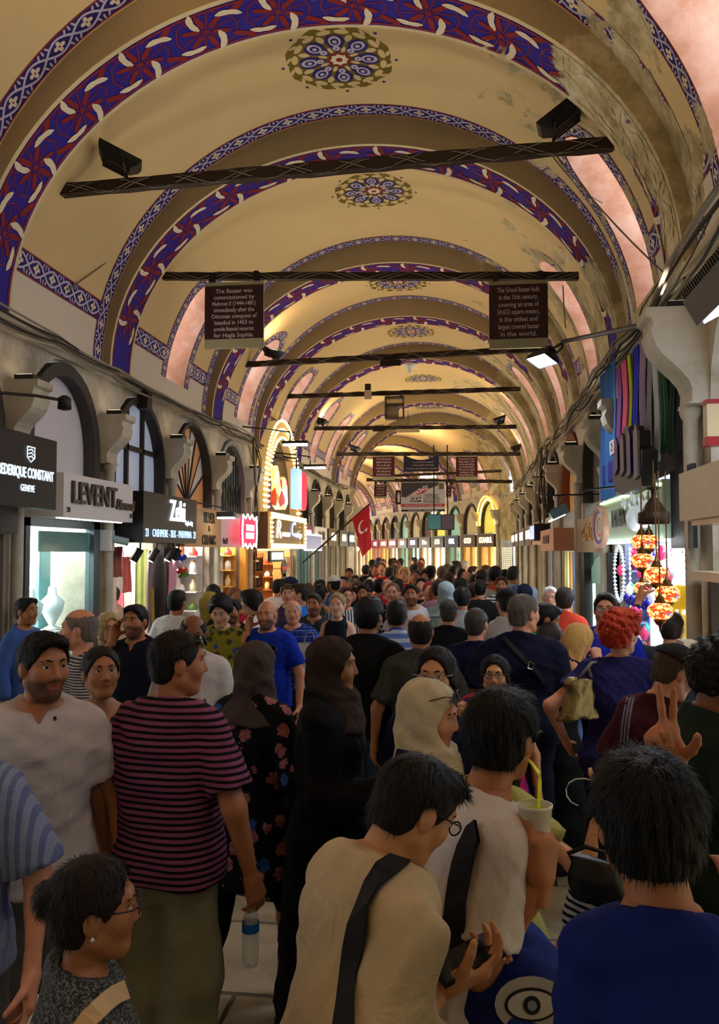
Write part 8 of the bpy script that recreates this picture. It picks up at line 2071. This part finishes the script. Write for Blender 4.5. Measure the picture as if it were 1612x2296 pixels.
# ---- far crowd
def FPn(*a, **k): return far_person(*a, **k)
_c = lambda c: fab(c)
for a in [
 ('man in pink shirt left of the boy in blue', 772, 1292, 13, 175, 'm', 'short', '#2a1c14', 'tee', _c('#b08a88'), JEANS, 'fair', 'walk'),
 ('grey-haired man in dark tee by the golden window', 788, 1299, 12.5, 170, 'm', 'crop', '#4a4440', 'tee', _c('#1c1c22'), JEANS, 'tan', 'walk'),
 ('man in white shirt beside the golden column', 783, 1274, 17, 180, 'm', 'short', '#15110f', 'tee', _c('#c8c4c4'), JEANS, 'brown', 'walk'),
 ('dark-haired person in black by the golden column', 796, 1290, 15, 190, 'm', 'short', '#0d0b0b', 'long', _c('#1a1a20'), JEANS, 'tan', 'walk'),
 ('brown-haired woman behind the boy in blue', 803, 1305, 12, 160, 'f', 'long', '#4a2e1c', 'tee', _c('#6a4a3a'), JEANS, 'tan', 'walk'),
 ('child with black headscarf lit orange by the shops', 793, 1318, 11.4, 170, 'f', 'hijab', '#141216', 'long', _c('#5a3a2a'), JEANS, 'light', 'down'),
 ('dark-haired man just behind the boy in blue', 826, 1301, 12.3, 5, 'm', 'thick', '#14100e', 'tee', _c('#4a4a5a'), JEANS, 'tan', 'walk'),
 ('person with round black hair, from behind', 850, 1301, 12.6, 0, 'f', 'updo', '#0c0b0b', 'tee', _c('#6a3a30'), JEANS, 'tan', 'walk'),
 ('woman in red tank top looking at her hands', 856, 1262, 17.5, 178, 'f', 'bun', '#5a3420', 'tank', _c('#b01018'), _c('#a01018'), 'fair', 'front'),
 ('person in white tee left of the red tank top', 842, 1266, 17.8, 175, 'f', 'long', '#3a2418', 'tee', _c('#c8c4be'), JEANS, 'tan', 'walk'),
 ('person in lavender tee right of the red tank top', 873, 1272, 17, 10, 'f', 'bob', '#14100f', 'tee', _c('#a8a0c0'), JEANS, 'tan', 'walk'),
 ('woman in yellow top in the far crowd', 885, 1267, 18.2, 10, 'f', 'pony', '#4a3020', 'tee', _c('#c8922a'), JEANS, 'tan', 'walk'),
 ('blonde woman in red tee', 907, 1273, 15, 175, 'f', 'wavy', '#b08a58', 'tee', _c('#a8141e'), JEANS, 'fair', 'front'),
 ('man in maroon shirt behind the blonde in red', 921, 1276, 16, 180, 'm', 'short', '#14100e', 'tee', _c('#5a1a24'), JEANS, 'tan', 'walk'),
 ('man in plum tee with sunglasses and cap', 931, 1278, 13.6, 180, 'm', 'crop', '#14100e', 'tee', _c('#2a1a2c'), JEANS, 'tan', 'walk'),
 ('woman with long wavy dark hair and glasses', 953, 1279, 14, 178, 'f', 'wavy', '#1c1410', 'tank', _c('#3a2a2a'), JEANS, 'fair', 'walk'),
 ('bald man with glasses behind the floral blouse', 869, 1298, 11.4, 185, 'm', 'ring', '#6a5a4c', 'tee', _c('#a01c22'), JEANS, 'fair', 'walk'),
 ('man in cream tee behind the floral blouse', 891, 1298, 11.6, -10, 'm', 'short', '#14100e', 'tee', _c('#8a867a'), JEANS, 'brown', 'walk'),
 ('dark-haired man just above the bald man with glasses', 879, 1292, 13, 0, 'm', 'short', '#100d0c', 'tee', _c('#2a2a2e'), JEANS, 'brown', 'walk'),
 ('bearded man in black tank top', 945, 1295, 10.9, 178, 'm', 'short', '#1c1410', 'tank', _c('#15151c'), JEANS, 'fair', 'walk'),
 ('woman in white camisole with red headband', 962, 1305, 10.4, 185, 'f', 'bun', '#8a1a20', 'tank', _c('#cfc6bc'), JEANS, 'fair', 'walk'),
 ('person in dusty pink shirt left of the pale headscarf', 982, 1301, 10.2, 5, 'm', 'short', '#241a16', 'long', _c('#8a6070'), _c('#8a6070'), 'tan', 'walk'),
 ('man in white tee turning in the crowd', 964, 1270, 14, -20, 'm', 'thick', '#100d0c', 'tee', _c('#b8b4ae'), JEANS, 'fair', 'walk'),
 ('stout man in grey printed tee', 991, 1269, 13.4, -5, 'm', 'crop', '#6a5a4c', 'tee', _c('#7a766e'), JEANS, 'fair', 'walk'),
 ('woman with long brown hair, from behind', 1006, 1285, 13, 0, 'f', 'long', '#3a281c', 'tee', _c('#4a3a30'), JEANS, 'tan', 'walk'),
 ('man in navy tee by the cream shop window', 1016, 1268, 16, -30, 'm', 'short', '#1c1410', 'tee', _c('#20244a'), JEANS, 'fair', 'walk'),
 ('man in red shirt in profile at the white window', 1025, 1258, 19, 90, 'm', 'short', '#2a1c14', 'tee', _c('#8a1c2c'), JEANS, 'fair', 'walk'),
 ('white-haired man in white shirt at the white window', 1040, 1257, 19, -60, 'm', 'crop', '#a8a498', 'tee', _c('#d4d8d8'), JEANS, 'fair', 'walk'),
 ('man in white tee with a green cap', 1035, 1275, 14, 0, 'm', 'crop', '#14100e', 'tee', _c('#b0aca4'), JEANS, 'fair', 'walk'),
 ('bald man in burgundy shirt', 1045, 1281, 12.4, 175, 'm', 'ring', '#5a4a40', 'tee', _c('#3a1620'), JEANS, 'fair', 'walk'),
 ('man leaning by the teal window', 1058, 1270, 17, -90, 'm', 'short', '#3a2a20', 'tee', _c('#2a3a3a'), JEANS, 'fair', 'front'),
 ('black-haired person left of the grey tee', 1064, 1290, 12, -20, 'm', 'thick', '#0c0b0b', 'tee', _c('#24242c'), JEANS, 'tan', 'walk'),
 ('man in light grey tee, from behind', 1079, 1278, 11.8, 0, 'm', 'short', '#241a14', 'tee', _c('#8a867c'), JEANS, 'fair', 'walk'),
 ('man in black polo swinging his arm, from behind', 1076, 1300, 10.3, -8, 'm', 'short', '#100e0d', 'tee', _c('#16181c'), _c('#c8bca8'), 'fair', 'walk'),
 ('woman with tied-up brown hair and pink top', 1062, 1306, 10.8, 0, 'f', 'bun', '#241814', 'tee', _c('#c09088'), JEANS, 'tan', 'walk'),
 ('person with curly black hair in the middle of the street', 1031, 1299, 11.4, 0, 'f', 'curly', '#0e0c0c', 'tee', _c('#3a302c'), JEANS, 'tan', 'walk'),
 ('person in orange top with a black backpack', 1110, 1271, 12.2, -5, 'm', 'thick', '#0c0b0b', 'tee', _c('#b84a30'), _c('#c8bca8'), 'tan', 'walk'),
 ('dark-clad person with grey hair left of the orange top', 1096, 1276, 13.4, -15, 'm', 'crop', '#7a7468', 'tee', _c('#1a1a1c'), JEANS, 'fair', 'walk'),
 ('man in pale blue shirt by the sparkling column', 1150, 1270, 12.4, -25, 'm', 'short', '#2a2a20', 'tee', _c('#8fb4bc'), JEANS, 'tan', 'walk'),
 ('boy in grey tee right of the orange backpack', 1131, 1277, 13.2, -20, 'm', 'short', '#14110f', 'tee', _c('#8a7a8a'), JEANS, 'tan', 'walk'),
 ('woman in navy headscarf by the gallery shop', 1176, 1311, 9.9, -15, 'f', 'hijab', '#14182e', 'long', _c('#1c2034'), NAVY, 'tan', 'down'),
 ('woman in grey-blue headscarf beside the navy one', 1160, 1314, 10.3, 0, 'f', 'hijab', '#3a4460', 'long', _c('#3a4460'), NAVY, 'tan', 'down'),
 ('woman in pale headscarf behind the navy headscarf', 1190, 1316, 10.4, -10, 'f', 'hijab', '#8f98a8', 'long', _c('#8f98a8'), NAVY, 'tan', 'down'),
 ('shopper raising an arm to take a picture', 716, 1300, 11.6, -10, 'm', 'short', '#1c1512', 'tee', _c('#b0484c'), JEANS, 'tan', 'ear'),
 ('woman with long auburn hair, low in the crowd on the left', 690, 1309, 11.4, 170, 'f', 'long', '#5a3018', 'tee', _c('#c8b0a0'), JEANS, 'fair', 'walk'),
 ('shopper in white by the teal far window', 930, 1246, 27, 60, 'm', 'short', '#2a2420', 'tee', _c('#d8dcdc'), JEANS, 'fair', 'walk'),
 ('shopper in orange by the teal far window', 945, 1252, 24, 180, 'f', 'long', '#5a3018', 'tee', _c('#c05a3a'), JEANS, 'fair', 'walk'),
 ('shopper with purple hair far down the street', 849, 1253, 23, 0, 'f', 'updo', '#2a2048', 'tee', _c('#3a2a3a'), JEANS, 'tan', 'walk'),
 ('sandy-haired shopper far down the street', 859, 1253, 22, 180, 'm', 'short', '#6a4a30', 'tee', _c('#6a5a50'), JEANS, 'fair', 'walk'),
 ('shopper in lilac shirt far down the street', 877, 1252, 23, 0, 'm', 'short', '#1c1512', 'tee', _c('#9a90b4'), JEANS, 'tan', 'walk'),
 ('shopper in red far down the street', 884, 1246, 25, 180, 'm', 'short', '#1c1512', 'tee', _c('#b01c24'), JEANS, 'tan', 'walk'),
 ('shopper in dark green by the white far window', 898, 1250, 24, 0, 'm', 'short', '#1c1512', 'tee', _c('#1c3a2c'), JEANS, 'tan', 'walk'),
 ('dark-clad shopper near the flag', 834, 1255, 21, 0, 'm', 'short', '#14100e', 'tee', _c('#20202a'), JEANS, 'tan', 'walk'),
 ('shopper in black near the golden chains', 820, 1268, 18.5, 0, 'm', 'thick', '#0c0b0b', 'long', _c('#12141c'), BLK, 'tan', 'walk'),
 ('shopper with brown hair below the banner', 888, 1258, 20, 180, 'f', 'wavy', '#4a3424', 'tee', _c('#7a5a50'), JEANS, 'fair', 'walk'),
 ('shopper in black tee right of the blonde in red', 929, 1266, 17, 0, 'm', 'thick', '#0c0b0b', 'tee', _c('#18181c'), JEANS, 'tan', 'walk'),
 ('shopper in rust top far centre', 941, 1263, 18, 0, 'f', 'wavy', '#6a3018', 'tee', _c('#a84a30'), JEANS, 'fair', 'walk'),
 ('shopper in blue far behind the stout grey tee', 1002, 1264, 17, 0, 'm', 'crop', '#4a4038', 'tee', _c('#4a5a7a'), JEANS, 'fair', 'walk'),
 ('shopper with golden light behind, near the amber window', 1090, 1268, 15, 90, 'f', 'pony', '#5a3a1c', 'tee', _c('#8a5a24'), JEANS, 'tan', 'walk'),
 ]: FPn(*a)
print('people', NPEOPLE[0])
# ================================================================== THINGS PEOPLE CARRY
def w2(P): return Matrix.Translation(P['loc']) @ Matrix.Rotation(P['th'], 4, 'Z')
def hand_at(P, sd, along=.09, out=.045):
    """world point in front of a palm"""
    S_, E_l, W_l, fd, pn, kind = P['arms'][sd]
    z = np.array(fd, float) if fd is not None else W_l-E_l; z = z/np.linalg.norm(z)
    y = np.array(pn, float) if pn is not None else np.array((-sd, .35, 0.0)); y = y-z*(y@z); y = y/np.linalg.norm(y)
    q = W_l+z*along+y*out
    M4 = w2(P); return M4 @ Vector(q), (M4.to_3x3() @ Vector(z)), (M4.to_3x3() @ Vector(y))
def on_person(P, name, label, cat):
    t = empty(name, P['loc'], P['th'], label=label, cat=cat); return t
# drink cup
c, z, y = hand_at(p_cup, 1, .118, .040)
t = empty('drink_cup', c, label='white paper cup with red and green print and a yellow straw', cat='cup')
MB().mat(M('#d9d6c4', .5, .03)).lathe([(.031, -.06), (.041, .055), (.043, .056), (.043, .062), (.040, .062)], 24, cap=False).build('cup_wall', t, smooth=True)
MB().mat(M('#a3161a', .5, .15, 40)).lathe([(.0318, -.058), (.0362, -.008), (.0366, -.004)], 24, cap=False).build('red_print', t, smooth=True)
mb = MB().mat(M('#4a6a1c', .5, .2, 40))
for k in range(5): mb.lathe([(.001, -.012), (.012, 0), (.001, .012)], 8, (.0335*math.cos(k*1.25-2.2), .0335*math.sin(k*1.25-2.2), -.012), False)
mb.build('leaf_print', t, smooth=True)
MB().mat(M('#b9c43a', .3, .1)).lathe([(.0395, .045), (.001, .046)], 24, cap=False).build('drink', t, smooth=True)
mo = w2(p_cup) @ Vector(p_cup['hl']((0, .11, -.06))); d = mo-c
MB().mat(M('#d8dc22', .4, .05, emit=.12)).tube([(.008, 0, .04), (.012, 0, .12), Vector((.012, 0, .135)), d*.55+Vector((.01, 0, .06)), d], .0042, 8).build('straw', t, smooth=True)
# phone of the man in cream
pc_ = _C+ray(1046, 2150)*1.74
def phone(loc, xd, nd_, label, w=.075, h=.15, mat=None):
    xd = Vector(xd).normalized(); n = Vector(nd_); n = (n-xd*n.dot(xd)).normalized(); yv = n.cross(xd)
    t = empty('mobile_phone', loc, label=label, cat='phone'); Mx = Matrix((xd, yv, n)).transposed()
    mb = MB().mat(mat or M('#101013', .3, 0)); mb.obox((0, 0, 0), h, w, .009, Mx); mb.build('phone_body', t)
    mb = MB().mat(M('#1b1f24', .08, 0, spec=.8)); mb.obox(n*.005, h*.93, w*.92, .001, Mx); mb.build('phone_screen', t)
    return t
phone(pc_, (.8, .45, .25), (-.2, -.35, .9), 'black smartphone held by the man in cream')
# straps and bags
STRAP = M('#0c0c0f', .8, .1, name='webbing')
t = on_person(p_cream, 'shoulder_strap', 'wide black strap over the cream shirt', 'strap')
strap_mesh(surf_pts(p_cream, [(925, 1925), (895, 1935), (865, 1955), (840, 1990), (822, 2030), (808, 2080), (798, 2130), (790, 2180), (784, 2230), (778, 2290), (774, 2340)], ('shirt', 'collar')), .05, .006, STRAP, 'strap_band', t)
BAGB = fab('#1b2c7a', rough=.7)
t = on_person(p_cup, 'backpack', 'blue backpack with an eye drawing and black straps on the man with the cup', 'backpack')
strap_mesh(surf_pts(p_cup, [(1078, 1866), (1066, 1874), (1052, 1905), (1042, 1940), (1034, 1980), (1028, 2020), (1024, 2060), (1020, 2110), (1018, 2160)], ('shirt',)), .058, .008, STRAP, 'shoulder_strap', t)
bc = Matrix.Rotation(-p_cup['th'], 3, 'Z') @ (_C+ray(1130, 2262)*2.02-p_cup['loc'])
G = Field(axis(bc.x-.3, bc.x+.3, .014), axis(bc.y-.3, bc.y+.3, .014), axis(bc.z-.36, bc.z+.36, .014))
Rb = np.array(Matrix.Rotation(R(50), 3, 'Z'))
G.ell((bc.x, bc.y, bc.z-.06), (.19, .12, .2), .05, Rb); G.ell((bc.x, bc.y, bc.z+.08), (.14, .10, .16), .06, Rb); G.disp(wr(77, .012))
a_, b_ = G.mesh(); np_obj('bag_body', a_, b_, BAGB, t)
eh = surf_pts({'T': t, 'th': p_cup['th'], 'loc': p_cup['loc']}, [(1190, 2250)], ('bag_body',), .004)
if eh:
    p, n = eh[0]; u = Vector((0, 0, 1)).cross(n).normalized(); v = n.cross(u)
    for nm, mt, rx, ry, of in (('eye_patch', M('#a9a49a', .8, .1), .085, .06, .002), ('eye_outline', M('#15151a', .8, 0), .062, .036, .004), ('eye_white', M('#b9b4aa', .8, .05), .056, .030, .006), ('eye_ring', M('#15151a', .8, 0), .02, .02, .008), ('eye_centre', M('#7a8a94', .8, 0), .011, .011, .010)):
        MB().mat(mt).poly([p+n*of+u*rx*math.cos(k*pi/10)*(1 if nm != 'eye_outline' else 1)+v*ry*math.sin(k*pi/10) for k in range(20)]).build(nm, t)
t = on_person(p_lady, 'shoulder_strap', 'cream leather bag strap over the tweed top', 'strap')
strap_mesh(surf_pts(p_lady, [(292, 2215), (272, 2225), (250, 2238), (232, 2255), (214, 2272), (198, 2290), (184, 2310)], ('shirt',)), .036, .006, M('#b99a6c', .5, .1), 'strap_band', t)
e = p_lady['hl']((.083, -.008, -.04)); mb = MB().mat(M('#d8d4cc', .2, 0, metal=.5)); mb.lathe([(.001, -.006), (.006, 0), (.001, .006)], 8, tuple(e), False); t = on_person(p_lady, 'pearl_earring', 'small pearl earring of the woman in tweed', 'earring'); mb.build('pearl', t, smooth=True)
# water bottle of the man in stripes
c, z, y = hand_at(p_pink, 1, .10, .03)
t = empty('water_bottle', c+Vector((0, 0, -.04)), label='clear plastic water bottle with blue label in the striped man\'s hand', cat='bottle')
PLAS = M('#cfdde2', .05, 0, alpha=.35, spec=.7, name='clear_plastic')
MB().mat(PLAS).lathe([(.012, .03), (.014, .0), (.03, -.04), (.032, -.09), (.029, -.10), (.032, -.11), (.032, -.2), (.028, -.22), (.002, -.222)], 16).build('bottle_body', t, smooth=True)
MB().mat(M('#1457b8', .4, .15)).lathe([(.0328, -.06), (.0328, -.095)], 16, cap=False).build('label_band', t, smooth=True)
MB().mat(M('#1c4fa8', .4, 0)).lathe([(.013, .02), (.015, .022), (.015, .045), (.002, .046)], 12).build('cap', t, smooth=True)
# phone of the stretching arm with its white cable
c, z, y = hand_at(p_green, 1, .085, .03)
t = phone(c, z, y, 'black phone in the outstretched hand with a white cable', .07, .14)
mb = MB().mat(M('#d8d6d0', .5, 0)); mb.tube([(-.08+.06*math.cos(k*.45+5.2), .01*math.sin(k), -.05+.045*math.sin(k*.45+5.2)) for k in range(13)], .0025, 6); mb.build('charging_cable', t, smooth=True)
# gold bag
bc = _C+ray(1302, 1562)*4.55; t = empty('hand_bag', bc, R(25), label='shiny gold handbag hanging from the red-haired woman\'s shoulder', cat='bag')
G = Field(axis(-.2, .2, .012), axis(-.12, .12, .012), axis(-.2, .2, .012)); G.loft([(-.12, .115, .05, -.01, 0), (-.03, .10, .05, 0, 0), (.10, .065, .018, .02, 0)], .0, ex=3.2); G.disp(wr(31, .008)); a_, b_ = G.mesh(); np_obj('bag_body', a_, b_, M('#7d6a3c', .33, .4, 12, .6, metal=.55), t)
sp = w2(p_red) @ Vector(p_red['sh']((-.12, -.03, 1.47)))-bc; sp = Matrix.Rotation(-R(25), 3, 'Z') @ sp
mb = MB().mat(M('#5a5048', .6, .1)); mb.tube([(-.03, -.02, .10), sp*.5+Vector((-.02, -.06, .1)), sp, sp*.5+Vector((.03, .05, .06)), (.08, .02, .10)], .009, 6); mb.build('bag_strap', t, smooth=True)
# navy man's strap and buckle
t = on_person(p_nav, 'shoulder_strap', 'dark cross-body strap with a metal buckle on the tall navy man', 'strap')
hits = surf_pts(p_nav, [(1110, 1408), (1130, 1430), (1150, 1452), (1170, 1472), (1190, 1492), (1208, 1512), (1222, 1530)], ('shirt',), .006); strap_mesh(hits, .03, .004, M('#0a0c18', .7, .1), 'strap_band', t)
if len(hits) > 3:
    p, n = hits[3]; u = Vector((0, 0, 1)).cross(n).normalized(); v = n.cross(u)
    MB().mat(M('#b0aca0', .25, 0, metal=.8)).tube([p+n*.008+u*a_*.02+v*b_*.025 for a_, b_ in ((-1, -.6), (.4, -1), (1, .4), (-.4, 1), (-1, -.6))], .004, 6).build('buckle', t)
# three sleeve stripes on the maroon tee
t = None
for k in range(3):
    strap_mesh(surf_pts(p_mar, [(1440+k*7, 1512), (1422+k*7, 1535), (1408+k*7, 1565), (1400+k*7, 1600), (1396+k*7, 1635), (1394+k*7, 1665)], ('shirt',), .003), .012, .002, M('#6a6478', .8, 0), 'sleeve_stripe', p_mar['T'])
# small marks on the white tees
h = surf_pts(p_white, [(118, 1610), (124, 1606), (128, 1612), (122, 1618)], ('shirt',), .003)
if len(h) == 4: MB().mat(M('#14141c', .8, 0)).poly([q[0] for q in h]).build('chest_logo', p_white['T'])
# tall strapped sandals
for sd in (1, -1):
    a = np.array((.095*sd, .01, .40))*p_blu['s']; b = np.array((.10*sd, -.03, .085))*p_blu['s']
    for k in range(5):
        q = a+(b-a)*(k/4.4); rr = (.062-.014*k/4)*p_blu['s']
        MB().mat(M('#121216', .5, .1)).tube([(q[0]+rr*math.cos(m*pi/8), q[1]+rr*math.sin(m*pi/8), q[2]) for m in range(17)], .012, 6, cap=False).build('sandal_strap', p_blu['T'], smooth=True)
# black bag before the striped dress
bc = _C+ray(1338, 1968)*2.2; t = empty('shoulder_bag', bc, R(-30), label='black leather bag hanging beside the striped dress', cat='bag')
G = Field(axis(-.13, .13, .007), axis(-.08, .08, .007), axis(-.13, .13, .007)); G.loft([(-.06, .085, .035, .02, 0), (0, .075, .035, 0, 0), (.045, .05, .015, -.02, 0)], .0, ex=3); G.disp(wr(5, .004)); a_, b_ = G.mesh(); np_obj('bag_body', a_, b_, M('#0d0f13', .4, .2, 9, .3), t)
MB().mat(M('#0d0f13', .4, .1)).tube([(-.06, -.01, .03), (-.075, -.01, .05), (-.03, 0, .075), (.03, 0, .07), (.1, 0, .2)], .007, 6).build('bag_handle', t)
# carrier bag and other small things in the middle distance
bc = _C+ray(688, 1492)*7.6; t = empty('carrier_bag', bc, R(10), label='white paper carrier bag beside the plaid shirt', cat='bag')
MB().mat(M('#b9b5ae', .7, .05)).add([(-.11, -.05, -.2), (.1, -.05, -.2), (.1, .05, -.2), (-.11, .05, -.2), (-.08, -.04, .2), (.13, -.04, .2), (.13, .04, .2), (-.08, .04, .2)], [(0, 3, 2, 1), (0, 1, 5, 4), (1, 2, 6, 5), (2, 3, 7, 6), (3, 0, 4, 7)]).build('paper_bag', t)
MB().mat(M('#8a8680', .7, 0)).tube([(-.03, 0, .2), (0, 0, .3), (.05, 0, .3), (.08, 0, .2)], .006, 5).build('bag_handle', t)
print('SCRIPT SECONDS', time.time()-T0)
